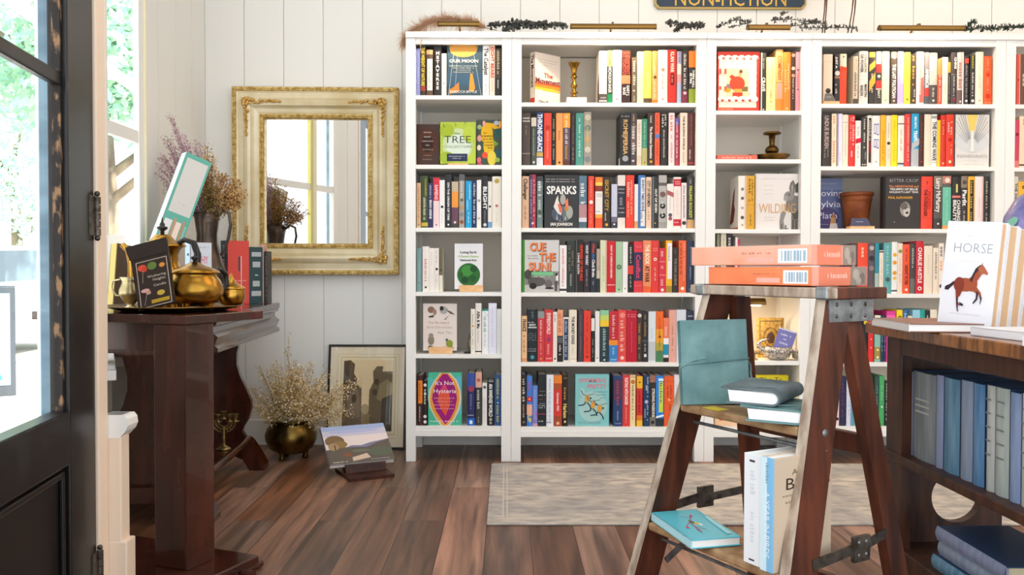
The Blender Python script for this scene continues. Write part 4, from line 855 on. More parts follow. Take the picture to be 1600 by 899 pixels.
# ---------------- covers shown face out on the shelves ----------------
def shf(k, i): return SHZ[k][i]
def lip(name, x0, x1, k, i, y0, y1, h, label, mt=LIPW):
    """a small wooden display stand: foot board with a front lip and a back rest"""
    a, b = px(x0, LEV[k][i], 'y', y0).x, px(x1, LEV[k][i], 'y', y0).x; z = shf(k, i)+.0004
    t = thing(name, label, 'book stand', ((a+b)/2, y0, z), 0, 'wooden book stands on the shelves'); w = (b-a)/2
    MB().box(-w, w, .010, y1-y0, 0, .012, mt).build('foot_board', t, bevel=.001)
    MB().box(-w, w, 0, .010, 0, h, mt).build('front_lip', t, bevel=.001)
    MB().box(-w*.8, w*.8, y1-y0-.008, y1-y0, .012, .11, mt).build('back_rest', t, bevel=.001)
FA = {}
facing(697.9, 753.8, 70.3, 149, .03, .035, '38505e', [
    ('rect', 0, .55, 1, .8, '3c5a72'), ('ell', .47, .04, .4, .2, 'c88a34'), ('ell', .47, .1, .38, .14, 'dfa04a'), ('rect', 0, -.0, 1, .012, '2c4050'),
    ('line', [(.2, .15), (.05, 1)], .0012, 'd8dcd8'), ('line', [(.75, .15), (.97, 1)], .0012, 'd8dcd8'), ('line', [(.3, .2), (.24, .85)], .001, 'd8dcd8'),
    ('poly', [(.08, .96), (.05, .88), (.2, .82), (.34, .72), (.36, .9), (.25, .93)], 'c87f38'), ('poly', [(.62, .9), (.66, .56), (.72, .55), (.8, .84), (.76, .9)], 'd8963c'),
    ('txt', 'OUR MOON', .48, .315, .055, .82, 'f6f2e8', 1), ('txt', '~22', .48, .41, .018, .8, 'e0e0d8'), ('txt', '~18', .48, .45, .018, .58, 'e0e0d8'), ('txt', '~12', .48, .49, .018, .42, 'e0e0d8'), ('txt', '~16', .48, .53, .018, .58, 'e0e0d8'),
    ('txt', 'REBECCA BOYLE', .47, .91, .045, .76, 'f2ece0', 0)],
    'slate blue book with golden moon, face out on top shelf, far-left narrow bookcase', zb=shf(1, 0))
facing(650.8, 686.5, 194.5, 257.3, .10, .02, '4a2a1c', [
    ('ell', .5, .42, .4, .34, '5c3424'), ('ell', .48, .46, .26, .2, '38201a'),
    ('txt', 'SEVEN', .48, .19, .03, .42, 'e8dcd0'), ('txt', 'BRIEF', .48, .295, .03, .38, 'e8dcd0'), ('txt', 'LESSONS', .48, .395, .03, .6, 'e8dcd0'), ('txt', 'ON', .48, .49, .03, .18, 'e8dcd0'), ('txt', 'PHYSICS', .5, .59, .03, .6, 'c8b0a0'),
    ('txt', 'CARLO', .48, .73, .026, .4, 'b89888'), ('txt', 'ROVELLI', .48, .82, .026, .5, 'b89888')],
    'dark brown book with pale spaced capitals, face out on second shelf, far-left narrow bookcase', zb=shf(1, 1))
facing(687, 743.3, 191, 254.5, .07, .03, 'b5c93c', [
    ('ell', .5, .55, .42, .4, 'c9d8a0'), ('ell', .52, .6, .33, .3, 'd9e4d4'), ('ell', .2, .2, .2, .16, 'a8bc30'), ('ell', .82, .3, .18, .2, 'bcd048'), ('ell', .2, .85, .2, .14, 'a0b834'),
    ('poly', [(.08, .02), (.14, .12), (.12, .13)], '3c4420'), ('poly', [(.42, .0), (.46, .1), (.44, .1)], '3c4420'), ('poly', [(.66, .1), (.74, .0), (.72, .0)], '4c5428'),
    ('txt', 'the', .48, .27, .05, .2, '5a6a50'), ('txt', 'TREE', .5, .42, .17, .76, '20261c', -1), ('txt', 'COLLECTORS', .5, .59, .055, .82, '8a9a7c'), ('rect', .2, .76, .77, .94, '2c3550'), ('txt', '~16', .48, .82, .03, .44, 'c8ccd8'), ('txt', '~8', .48, .87, .03, .24, 'c8ccd8')],
    'lime green book lettered TREE, face out on second shelf, far-left narrow bookcase', zb=shf(1, 1)+.0125)
lip('book_stand', 700, 731.5, 1, 1, .059, .115, .0135, 'wooden stand under the lime green face-out book')
facing(744.6, 783.2, 187.5, 257.4, .07, .03, '3a4a34', [
    ('ell', .42, .3, .24, .24, 'eab41c'), ('ell', .5, .55, .22, .26, 'e8bc28'), ('ell', .62, .82, .18, .16, 'e8d04c'), ('poly', [(.42, .06), (.7, .08), (.95, .18), (.7, .2)], 'e8ac1c'),
    ('ell', .86, .3, .13, .1, '2c5a54'), ('ell', .9, .72, .1, .1, '2c5c64'), ('ell', .12, .4, .1, .07, 'd89888'), ('ell', .34, .76, .12, .07, 'e8543c'), ('ell', .1, .86, .09, .06, 'd86878'), ('ell', .13, .96, .1, .05, 'c84c5c'), ('ell', .12, .16, .1, .05, '9cb078'), ('ell', .1, .6, .08, .06, 'e8d4bc'), ('ell', .3, .08, .06, .06, 'e8a0a0'), ('ell', .8, .07, .1, .05, 'b8c0d4'), ('ell', .95, .1, .06, .08, 'f0b048'), ('poly', [(.66, .42), (.9, .52), (.74, .58)], '7ca03c'), ('ell', .85, .86, .1, .05, 'a4b84c'),
    ('txt', 'the', .34, .28, .03, .14, '5c3a10'), ('txt', '~8', .42, .345, .045, .44, '5c3a10'), ('txt', '~9', .45, .41, .045, .44, '5c3a10'), ('txt', '~9', .48, .475, .03, .4, '6c4818'), ('txt', '~8', .52, .54, .035, .4, '5c3a10'), ('txt', '~4', .54, .6, .035, .24, '5c3a10')],
    'yellow and green floral book, face out on second shelf, far-left narrow bookcase', zb=shf(1, 1))
facing(709.2, 754.4, 381, 449.6, .05, .022, 'ece9ea', [
    ('txt', '~16', .5, .06, .016, .6, 'd4d4da'), ('txt', 'Losing Earth', .5, .19, .05, .58, '26342a', 1), ('txt', 'A Recent History', .5, .28, .045, .72, '9cc06c', 1), ('txt', 'Nathaniel Rich', .5, .365, .042, .58, '26342a', 1),
    ('ell', .51, .685, .4, .255, '2f6e34'), ('ell', .46, .6, .2, .12, '44913f'), ('ell', .38, .8, .13, .07, '1f4a26'), ('ell', .68, .56, .12, .07, '24522a'), ('ell', .64, .76, .12, .08, '285a2c'), ('ell', .25, .68, .06, .06, '285a2c')],
    'white book with green globe, face out on fourth shelf, far-left narrow bookcase', zb=shf(1, 3)+.0125)
lip('book_stand', 717.5, 754.8, 1, 3, .039, .09, .031, 'wooden stand under the white book with a green globe')
facing(660.2, 713.7, 475, 543.8, .05, .022, 'e6d9d0', [
    ('ell', .25, .13, .1, .07, '8a6a54'), ('ell', .35, .18, .06, .07, 'a08070'), ('poly', [(.17, .27), (.33, .24), (.33, .29), (.19, .3)], '4c443c'), ('ell', .3, .22, .03, .03, 'd8c8bc'),
    ('ell', .62, .14, .12, .08, 'b0aaa2'), ('ell', .56, .1, .06, .05, '2c2c2c'), ('poly', [(.68, .12), (.84, .17), (.96, .24), (.8, .21)], '5c5854'), ('poly', [(.62, .34), (.78, .24), (.68, .34)], '8c847c'),
    ('txt', 'The Backyard', .47, .4, .05, .62, 'c9a090'), ('txt', 'Bird Chronicles', .5, .5, .05, .74, 'c0b098'), ('txt', 'Amy Tan', .64, .61, .05, .42, 'b0a8a4'),
    ('ell', .25, .78, .09, .1, '8c7c6c'), ('ell', .25, .68, .07, .05, '9c8c80'), ('poly', [(.14, .96), (.2, .88), (.24, .9)], '4c443c'), ('rect', .22, .9, .3, .97, '6c6054'),
    ('ell', .79, .85, .1, .08, '8c9c34'), ('ell', .71, .77, .04, .03, '5c6c64'), ('poly', [(.83, .88), (.93, .95), (.8, .93)], '7c8c2c'), ('line', [(.58, .92), (.7, .9)], .001, '8c8478')],
    'pale pink book with four birds, face out on fifth shelf, far-left narrow bookcase', zb=shf(1, 4)+.0125)
lip('book_stand', 670, 706.8, 1, 4, .039, .09, .03, 'wooden stand under the pale book with four birds')
facing(668.2, 721.5, 583.3, 666.5, .03, .03, '46b894', [
    ('ell', .95, .3, .25, .25, '5cb8c4'), ('ell', .05, .3, .22, .22, '54c0b0'), ('ell', .92, .6, .2, .2, '58bcc8'),
    ('poly', [(.36, 0), (.66, 0), (.86, .14), (.97, .34), (.99, .5), (.94, .7), (.8, .88), (.66, 1), (.38, 1), (.22, .86), (.06, .66), (.02, .5), (.05, .32), (.2, .14)], 'e0d0b8'),
    ('poly', [(.4, 0), (.6, 0), (.8, .14), (.92, .34), (.94, .5), (.88, .68), (.74, .88), (.58, 1), (.44, 1), (.26, .86), (.1, .66), (.06, .5), (.1, .32), (.24, .14)], 'ea9c34'),
    ('poly', [(.44, .02), (.58, .02), (.74, .16), (.84, .36), (.86, .5), (.8, .7), (.66, .88), (.52, .99), (.4, .88), (.24, .72), (.13, .5), (.16, .34), (.28, .16)], 'a01878'),
    ('poly', [(.49, .2), (.62, .36), (.66, .5), (.64, .64), (.53, .82), (.38, .68), (.3, .52), (.33, .38), (.42, .27)], 'e85a3c'), ('ell', .49, .3, .07, .1, 'd84878'),
    ('txt', "It's Not", .5, .19, .075, .56, 'fbf0f0'), ('txt', 'Hysteria', .5, .345, .075, .68, 'fbf0f0'),
    ('txt', '~20', .5, .48, .018, .64, 'f0d0d8'), ('txt', '~14', .5, .545, .018, .46, 'f0d0d8'), ('txt', '~20', .5, .61, .018, .64, 'f0d0d8'), ('txt', '~20', .5, .68, .018, .6, 'f0d0d8'), ('txt', '~14', .5, .92, .03, .84, 'f4e8f0')],
    'green book with magenta almond shape, face out on bottom shelf, far-left narrow bookcase', zb=shf(1, 5))
# the turned book on the wide case's top shelf
p0 = px(835.6, 160, 'y', .05)
cover_book(.158, px(835, 80.6, 'y', .05).z-shf(2, 0), .034, 'f6e6d6', [
    ('txt', '~18', .5, .12, .022, .8, 'c8b8a4'), ('txt', '~18', .5, .17, .022, .7, 'c8b8a4'), ('txt', '~7', .5, .22, .022, .3, 'c8b8a4'),
    ('rect', .0, .56, 1, .64, 'e8603a'), ('rect', .0, .61, 1, .68, 'f08c2c'), ('rect', .0, .66, .8, .705, 'f6c040'), ('rect', .3, .69, 1, .72, 'f6c040'),
    ('txt', 'The', .52, .42, .085, .34, 'c8482e', 1), ('txt', 'Movement', .5, .53, .095, .96, '7c2c2c', 1), ('txt', '~16', .5, .84, .018, .5, 'c8b8a4'), ('txt', 'Clara Bingham', .5, .93, .05, .72, '2c2422', 1)],
    'cream book with orange-lettered title turned towards the room, top shelf, left wide bookcase',
    MX.Translation((p0.x+.062, .05+.05, shf(2, 0)+.0005)) @ MX.Rotation(R(38), 4, 'Z'), spine='e8d8c8',
    side=[('rect', .05, .87, .98, 1, 'c83828'), ('vtxt', 'The Movement', .5, .36, .6, .62, '2c2422')])
facing(849.7, 904, 273.7, 356.7, .03, .03, '2d2b2c', [
    ('txt', '~26', .48, .08, .022, .82, 'c8c0b8'), ('txt', '~26', .48, .125, .022, .84, 'c8c0b8'), ('txt', 'SPARKS', .51, .285, .14, .86, 'f4f0ea', 1),
    ('ell', .53, .73, .3, .15, '6c7078'), ('ell', .38, .74, .14, .12, '50586a'), ('ell', .74, .7, .1, .12, 'a8aca0'), ('poly', [(.28, .6), (.36, .44), (.41, .38), (.42, .48), (.52, .64), (.5, .76), (.4, .72)], 'e4dfd4'), ('ell', .55, .46, .08, .1, 'b0aca4'), ('poly', [(.62, .5), (.69, .43), (.71, .6), (.7, .68), (.62, .64)], 'f08060'), ('poly', [(.4, .55), (.47, .53), (.53, .68), (.46, .72)], 'ea7058'), ('poly', [(.6, .6), (.7, .6), (.7, .68), (.6, .66)], 'd0883c'),
    ('poly', [(.5, .86), (.52, .74), (.55, .86)], '2d2b2c'), ('poly', [(.36, .84), (.38, .72), (.4, .84)], 'c8ccc8'), ('poly', [(.6, .84), (.62, .76), (.64, .84)], 'd0d0c8'),
    ('txt', 'IAN JOHNSON', .51, .925, .055, .64, 'efe9e2', 1)],
    'charcoal book with white capitals and torn paper flame, face out, third shelf, left wide bookcase', zb=shf(2, 2))
facing(815.3, 873.6, 375.4, 457.6, .03, .03, 'd4d0cc', [
    ('rect', 0, 0, .075, 1, '3c8c30'), ('rect', .075, .6, 1, 1, '8c8884'), ('rect', .075, .86, 1, 1, 'c4c0bc'), ('ell', .2, .66, .14, .1, '4c4844'), ('ell', .4, .8, .24, .09, '5c5854'), ('ell', .3, .88, .1, .06, '2c2a28'), ('ell', .72, .84, .1, .08, '6c6864'), ('rect', .92, .66, .98, .78, 'f0ece8'), ('ell', .93, .66, .035, .025, '2c2a28'), ('rect', .88, .78, .96, .98, '5c5854'), ('ell', .74, .92, .12, .02, '2c2a28'),
    ('rect', .26, .61, .84, .68, '7cc48c'), ('txt', '~16', .5, .7, .022, .5, 'f0ece4')] +
    [('txt', s, u+o[0], v+o[1], .15, f, c, 1) for s, u, v, f in (('CUE', .43, .13, .44), ('THE', .69, .325, .44), ('SUN!', .49, .51, .62)) for o, c in (((.012, .012), '3c2c24'), ((0, 0), 'f0844c'))] +
    [('txt', '~9', .29, .3, .022, .28, '4c4844'), ('txt', '~9', .31, .35, .022, .28, '4c4844')],
    'grey book with orange block capitals and old photo, face out, fourth shelf, left wide bookcase', zb=shf(2, 3))
facing(897.8, 951.8, 585.8, 667.8, .03, .03, '86c8c8', [
    ('ell', .52, .62, .42, .3, 'a8d0cc'), ('ell', .22, .34, .08, .08, 'a8d0cc'),
    ('txt', 'SWIMMING', .52, .115, .075, .8, 'd88a98', 1), ('txt', 'PRETTY', .64, .23, .075, .56, 'd88a98', 1), ('txt', '~14', .75, .335, .02, .4, '3c5c5c'), ('txt', '~9', .76, .395, .022, .28, '3c5c5c'), ('txt', '~5', .82, .45, .022, .16, '3c5c5c')] +
    [q for dx, dy in ((0, 0), (.17, .12), (.36, .19)) for q in (('poly', [(.3+dx, .45+dy), (.36+dx, .38+dy), (.42+dx, .42+dy), (.42+dx, .5+dy), (.37+dx, .54+dy), (.3+dx, .54+dy)], 'e0a048'), ('ell', .46+dx, .46+dy, .03, .02, '4c3c30'),
        ('line', [(.34+dx, .41+dy), (.24+dx, .38+dy), (.18+dx, .3+dy)], .003, '3c4c54'), ('line', [(.4+dx, .4+dy), (.5+dx, .38+dy), (.58+dx, .37+dy)], .002, '3c4c54'),
        ('line', [(.32+dx, .53+dy), (.26+dx, .59+dy), (.1+dx, .6+dy)], .005, '2c4450'), ('line', [(.36+dx, .54+dy), (.44+dx, .6+dy), (.48+dx, .68+dy)], .005, '2c4450'))] +
    [('txt', 'VICKI VALOSIK', .44, .935, .04, .66, '7c9ca8')],
    'pale teal book with three swimmers, face out on bottom shelf, left wide bookcase', zb=shf(2, 5))
facing(1120.3, 1187.5, 81, 172.7, .04, .02, 'e2402c', [
    ('rect', .04, .1, .92, .93, 'f8e6d2'), ('rect', .22, .28, .73, .75, 'f3d7a8'), ('rect', .22, .54, .4, .62, '8c7c80'), ('rect', .58, .58, .72, .66, '7c6a3c'), ('ell', .24, .64, .08, .04, 'f0a030'),
    ('ell', .47, .53, .18, .12, 'ef4a2e'), ('poly', [(.28, .42), (.34, .38), (.52, .46), (.44, .54)], 'ef4a2e'), ('ell', .54, .37, .045, .055, 'd8a880'), ('ell', .555, .33, .04, .03, '6c4434'), ('rect', .4, .62, .58, .7, 'eea64c'), ('poly', [(.36, .68), (.6, .68), (.58, .8), (.5, .78), (.48, .72), (.44, .8), (.36, .8)], 'e8402c'),
    ('rect', .05, .3, .22, .4, 'f8e6d2')] +
    [('ell', .1+.155*i, .105, .085, .045, 'fbefe0') for i in range(6)] + [('ell', .1+.155*i, .79, .085, .05, 'fbefe0') for i in range(6)] + [('ell', .83, .36+.1*i, .09, .07, 'fbefe0') for i in range(5)] +
    [('ell', .14+.16*i, .115, .035, .018, 'a86a5c') for i in range(6)] + [('ell', .12+.16*i, .815, .035, .02, 'c04838') for i in range(5)] + [('rect', .04+.12*i, .29, .09+.12*i, .38, 'd8604c') for i in (0, 1)] + [('rect', .04+.12*i, .58, .09+.12*i, .64, 'd8604c') for i in (0, 1)] +
    [('rect', .0, .935, .4, .98, 'd84c30'), ('txt', '~16', .2, .957, .02, .34, 'f4d0b0')],
    'red book with white bubble lettering, face out on top shelf, middle narrow bookcase', zb=shf(3, 0))
facing(1179.8, 1247.2, 271.8, 358.3, .04, .04, 'e7dfda', [
    ('rect', 0, .0, .03, 1, 'd8d0ca'), ('txt', '~24', .52, .09, .016, .74, 'c4bcb4'), ('txt', '~8', .32, .21, .014, .2, 'b8b0a8'), ('txt', '~8', .32, .29, .014, .2, 'b8b0a8'), ('txt', '~8', .32, .36, .014, .2, 'b8b0a8'),
    ('poly', [(.83, .38), (.79, .26), (.82, .16), (.89, .11), (.93, .2), (.91, .38)], '6c6864'), ('poly', [(.93, .34), (.93, .2), (1, .15), (1, .34)], '54504c'), ('poly', [(.85, .34), (.83, .24), (.87, .16), (.89, .24), (.88, .34)], '9c9690'),
    ('poly', [(.72, .5), (.86, .38), (1, .4), (1, 1), (.84, 1), (.82, .82), (.7, .64)], '7c7874'), ('ell', .79, .4, .12, .085, '8c8884'), ('ell', .71, .44, .05, .045, 'a09c96'), ('ell', .79, .375, .016, .014, '1c1a18'),
    ('poly', [(.57, .86), (.6, .7), (.68, .66), (.76, .76), (.78, 1), (.58, 1)], '8c8884'), ('poly', [(.66, .84), (.74, .66), (.84, .7), (.84, .96), (.7, .98)], 'd8d4ce'), ('poly', [(.86, .72), (1, .66), (1, .8), (.9, .82)], '54504c'), ('rect', .87, .82, .9, 1, '4c4844'), ('rect', .94, .82, .98, 1, '5c5854'), ('rect', .6, .9, .63, 1, '5c5854'), ('rect', .7, .92, .73, 1, '5c5854'),
    ('txt', 'WILDING', .52, .62, .17, .88, 'd9a456', -1), ('txt', '~10', .34, .78, .016, .26, 'b8b0a8'), ('txt', '~10', .34, .83, .016, .22, 'b8b0a8')],
    'pale book with a grey hare, face out on third shelf, middle narrow bookcase', zb=shf(3, 2))
facing(1491.2, 1546, 179.6, 260.2, .03, .02, 'dcd9d4', [
    ('poly', [(.34, 0), (.66, 0), (.56, .36), (.44, .36)], 'e8cc6c'), ('ell', .5, .52, .5, .2, 'd0d2d4')] +
    [('line', [(.5+.62*sin(a), max(.0, .62-.75*cos(a))), (.5+.16*sin(a), .62-.3*cos(a)*.6)], .0016, '6c665c') for a in [R(q) for q in (-64, -56, -48, -41, -34, -27, -21, 21, 27, 34, 41, 48, 56, 64)]] +
    [('poly', [(.47, .3), (.53, .3), (.56, .7), (.44, .7)], 'e6e4e0'), ('txt', 'INDIVIDUALISTS', .5, .79, .06, .88, '8c8a92', -1), ('txt', '~10', .5, .87, .02, .3, 'c8c0b8'), ('txt', '~18', .55, .945, .018, .6, 'c0b8b0')],
    'white book with yellow sun rays, face out on second shelf, right wide bookcase', zb=shf(4, 1))
facing(1264, 1316.4, 279, 357.5, .22, .03, '5f6694', [
    ('rect', 0, 0, 1, .22, '7c88ac'), ('ell', .5, .75, .4, .2, '544878'), ('txt', '~12', .55, .1, .03, .6, 'b8bcd8'), ('txt', 'Loving', .6, .28, .12, .8, 'efeaf2'), ('txt', 'Sylvia', .58, .49, .12, .76, 'efeaf2'), ('txt', 'Plath', .55, .71, .12, .62, 'e4e0ec'), ('poly', [(.62, .98), (.66, .76), (.74, .7), (.8, .76), (.82, .98)], 'd09a64'), ('poly', [(.6, 1), (.64, .86), (.84, .86), (.88, 1)], 'ecdcd4'), ('ell', .75, .72, .05, .04, 'b87848'), ('txt', '~10', .4, .88, .02, .4, 'b8bcd8')],
    'violet-blue book with pale serif title, face out set back on third shelf, right wide bookcase', zb=shf(4, 2))
facing(1379.5, 1438.4, 276.4, 357.8, .03, .035, '352d29', [
    ('rect', 0, 0, .07, 1, '23201f'), ('txt', 'BITTER CROP', .55, .075, .06, .78, 'b0a8a0', -1), ('txt', 'The HEARTACHE and', .55, .185, .036, .8, 'e0884c', 1), ('txt', 'TRIUMPH OF BILLIE', .55, .24, .036, .76, 'e8e2da', 1), ("txt", "HOLIDAY'S LAST YEAR", .55, .295, .036, .78, 'dcd4cc', 1), ('txt', 'PAUL ALEXANDER', .46, .4, .042, .66, 'd89c34', 1),
    ('ell', .59, .62, .14, .14, '9c948c'), ('ell', .63, .66, .09, .11, 'c8c0b8'), ('ell', .56, .56, .1, .07, '6c645c'), ('ell', .64, .69, .04, .022, '2c2624'), ('ell', .6, .6, .02, .012, '2c2624'), ('ell', .67, .59, .016, .01, '2c2624'), ('ell', .3, .87, .012, .012, 'b0a8a0')],
    'black-brown book with a singer portrait, face out on third shelf, right wide bookcase', zb=shf(4, 2))
# yellow and peach covers low in the middle narrow case
facing(1174, 1232, 587, 667.8, .10, .03, 'efd918', [('txt', 'The Tr', .52, .085, .08, .62, '5c5410'), ('rect', .1, .5, .9, .52, 'c8b410')],
    'bright yellow book, face out on bottom shelf of middle narrow bookcase', zb=shf(3, 5))
facing(1115.6, 1168, 590, 668, .05, .03, 'f0c8a0', [('txt', '~7', .5, .74, .05, .7, '6c5c54'), ('txt', 'BABILY', .48, .86, .075, .66, 'd83c2c', 1)],
    'peach book with red capitals, face out on bottom shelf of middle narrow bookcase', zb=shf(3, 5))
# ---------------- ornaments on the shelves ----------------
def onshelf(x, k, i, y): return V((px(x, LEV[k][i], 'y', y).x, y, shf(k, i)+.0004))
q = onshelf(901, 2, 0, .05)
b = MB(); PB = mat('cfc2bc', .4)
b.box(-.047, .047, 0, .12, 0, .034, PB); o = b.build('book', loc=q, bevel=.001)
MB().box(-.044, .0474, -.0006, .12, .004, .030, mat('e8dcd0', .7)).build('page_block', o)
tag(o, 'pale book lying flat under the brass candlestick, top shelf, left wide bookcase', 'book')
cs_ = thing('candlestick', 'tall turned brass candlestick on a flat book, top shelf, left wide bookcase', 'candlestick', q+V((-.008, .06, .0345)))
MB().lathe([(.001, 0), (.028, 0), (.030, .004), (.02, .009), (.008, .02), (.012, .026), (.018, .03), (.018, .034), (.01, .038), (.008, .05), (.014, .058), (.017, .066), (.012, .074), (.008, .085), (.009, .1), (.016, .104), (.016, .108), (.009, .112), (.001, .112)], BRASS, M=MX.Diagonal((1, 1, 1.0, 1))).build('stem', cs_)
MB().lathe([(.001, .1122), (.011, .113), (.012, .13), (.016, .15), (.027, .168), (.028, .172), (.018, .171), (.011, .16), (.01, .13), (.001, .13)], BRASS).build('candle_cup', cs_)
q = onshelf(1206, 3, 1, .1)
cb = thing('candle_holder', 'brass chamber candleholder on a wide dish, second shelf, middle narrow bookcase', 'candle holder', q)
MB().lathe([(.001, 0), (.05, 0), (.06, .006), (.082, .026), (.085, .03), (.08, .03), (.056, .01), (.001, .008)], BRASS_D).build('dish', cb)
MB().lathe([(.012, .008), (.016, .03), (.03, .045), (.033, .056), (.026, .068), (.012, .078), (.013, .1), (.016, .125), (.04, .13), (.042, .136), (.036, .14), (.016, .138), (.012, .13), (.001, .13)], BRASS_D).build('stem', cb)
MB().tube([(-.084+.0, .0, .026)]+[(-.1-.03*sin(a), .0, .012+.02*cos(a)) for a in [R(20*i) for i in range(18)]], .004, BRASS_D).build('ring_handle', cb)
q = onshelf(1152, 3, 1, .03)
b = MB(); b.box(-.094, .094, 0, .055, 0, .022, mat('e8604c', .4)); text(b, '~14', ink('f8c8b8'), (0, -.0004, .011), (1, 0, 0), (0, 0, 1), .009, .14)
o = b.build('book', loc=q, bevel=.001); MB().box(-.09, .0944, .004, .0555, .003, .019, PAGE).build('page_block', o)
tag(o, 'coral book lying flat beside the brass candleholder, middle narrow bookcase', 'book')
# little oval plaque on a dark easel beside the cream books
q = onshelf(731.5, 1, 4, .05)
e = thing('oval_plaque', 'small dark oval feather plaque on a black wire easel, fifth shelf, far-left bookcase', 'ornament', q)
MB().lathe([(.001, 0), (.021, 0), (.021, .006), (.012, .009), (.001, .009)], mat('2a2522', .5), sy=.7).build('base', e)
M = MX.Translation((.012, .01, .06)) @ MX.Rotation(R(8), 4, 'Y') @ MX.Rotation(R(90), 4, 'X')
MB().tube([(.011*cos(2*pi*i/24), .05*sin(2*pi*i/24), 0) for i in range(24)], .0015, mat('1c1816', .4), 6, M, True).build('rim', e)
MB().lathe([(.001, -.001), (1, -.001), (1, .001), (.001, .001)], noise_mat('feather', '6c5a48', 'b0a090', (60, 8, 60), .7), M=M @ MX.Diagonal((.0105, .049, 1, 1)), seg=24).build('plate', e)
q = onshelf(1299, 4, 0, .0)
def card_stand(xc, k, i, y, w, card, label):
    q = onshelf(xc, k, i, y); t = thing('card_stand', label, 'card stand', q, 0, 'little card stands on the shelves')
    MB().box(-w/2, w/2, 0, .05, 0, .012, LIPW).build('foot', t, bevel=.001)
    m_ = MB(); m_.prism([(-w/2+.006, .012), (w/2-.012, .012), (w/2-.03, .05), (-w/2+.012, .05)], .012, .016, mat(card, .5), M=MX.Translation((0, .0, 0)))
    text(m_, '~7', ink('c8c4c4'), (-.01, .0117, .034), (1, 0, 0), (0, 0, 1), .006, w*.36); m_.build('card', t)
card_stand(1299.5, 4, 0, .0075, .074, '6c6660', 'wooden stand with a grey card in front of the beige book, right wide bookcase')
card_stand(1347.5, 4, 2, .012, .115, '4c4c66', 'wooden stand with a navy card in front of the terracotta pot')
q = onshelf(1338, 4, 2, .17)
pt = thing('terracotta_pot', 'tall tapered terracotta pot on the third shelf, right wide bookcase', 'pot', q)
TERR = noise_mat('terracotta', '7c3c1a', 'a2592c', (14, 14, 14), .6)
MB().lathe([(.001, 0), (.05, 0), (.066, .13), (.067, .14), (.07, .142), (.071, .165), (.064, .165), (.046, .01), (.001, .008)], TERR).build('body', pt)
MB().lathe([(.066, .163), (.077, .166), (.078, .178), (.074, .182), (.066, .18), (.066, .163)], TERR).build('rim', pt)
# notebook and bird dish under the shelf lamp
q = onshelf(1204, 3, 4, .16)
NB = noise_mat('gilt_cover', 'a2762a', 'd9ae58', (60, 60, 60), .45)
Hn = px(1204, 497, 'y', .16).z-q.z
o = MB().box(-.064, .064, 0, .02, 0, Hn, NB).build('notebook', loc=q, bevel=.001)
fr = MB()
for s_ in (-1, 1):
    fr.box(-.056, .056, -.0008, 0, Hn/2+s_*Hn*.42-.002, Hn/2+s_*Hn*.42+.002, mat('6c4a18', .5)); fr.box(s_*.052-.0015, s_*.052+.0015, -.0008, 0, .02, Hn-.02, mat('6c4a18', .5))
fr.tube([(.034*cos(2*pi*i/24), -.001, Hn*.52+.045*sin(2*pi*i/24)) for i in range(24)], .0016, mat('6c4a18', .5), 6, None, True); fr.ball((0, .0, Hn*.5), (.02, .0016, .028), mat('5c4030', .5)); fr.build('ornament', o)
tag(o, 'gilt patterned notebook standing behind the bird dish, middle narrow bookcase', 'notebook')
q = onshelf(1214, 3, 4, .06)
hd = thing('bird_dish', 'speckled silver bird-shaped dish on the lamp-lit shelf, middle narrow bookcase', 'dish', q)
SPK = noise_mat('speckled_silver', '6c6258', 'd4ccc2', (160, 160, 160), .35, .6, lo=.42, hi=.56, bump=.4)
MB().lathe([(.001, 0), (.03, 0), (.056, .018), (.066, .042), (.06, .062), (.055, .062), (.06, .042), (.05, .02), (.001, .008)], SPK, sx=1.05, sy=.72).build('bowl', hd)
t_ = MB(); t_.tube([(-.062, 0, .045), (-.085, 0, .06), (-.09, 0, .075), (-.075, 0, .09), (-.04, 0, .1)], [.014, .012, .009, .006, .003], SPK); t_.tube([(-.085, 0, .066), (-.1, -.004, .055)], [.005, .001], BRASS_D); t_.build('neck', hd)
t_ = MB()
for i in range(7): t_.tube([(.05, (i-3)*.008, .05), (.08, (i-3)*.011, .035+.004*abs(i-3)), (.088, (i-3)*.012, .005)], [.006, .006, .002], SPK, 6)
t_.build('tail', hd)
M = MX.Translation(q+V((.018, .0, .036))) @ MX.Rotation(R(-24), 4, 'Z') @ MX.Rotation(R(16), 4, 'Y') @ MX.Rotation(R(-12), 4, 'X')
pk = MB(); PU = mat('55519c', .35, 0, .5, .4); pk.prism([(-.04, 0), (.04, 0), (.042, .11), (-.042, .11)], 0, .012, PU)
for i in range(9): pk.add([(-.042+.0093*i, -.001, .106), (-.0373+.0093*i, -.001, .118), (-.0327+.0093*i, -.001, .106)], [(0, 1, 2)], mat('c4c8dc', .3))
text(pk, '~7', ink('dcdcf0'), (0, -.0006, .085), (1, 0, 0), (0, 0, 1), .01, .05); text(pk, '~2', ink('dcdcf0'), (0, -.0006, .065), (1, 0, 0), (0, 0, 1), .008, .016); text(pk, '~5', ink('dcdcf0'), (0, -.0006, .045), (1, 0, 0), (0, 0, 1), .011, .04)
o = pk.build('packet', M=M, bevel=.002); tag(o, 'small purple packet tucked in the silver bird dish', 'packet')
q = onshelf(1178, 3, 4, .05)
b = MB(); b.lathe([(.001, 0), (.018, 0), (.018, .006), (.008, .012), (.006, .03), (.001, .03)], TREADW); b.tube([(-.022, 0, .036), (.024, 0, .036)], .009, TREADW); tag(b.build('wooden_stamp', loc=q), 'little turned wooden peg ornament left of the bird dish', 'ornament')
def glow(e=9): return mat('ffe2b4', .5, emit=e)
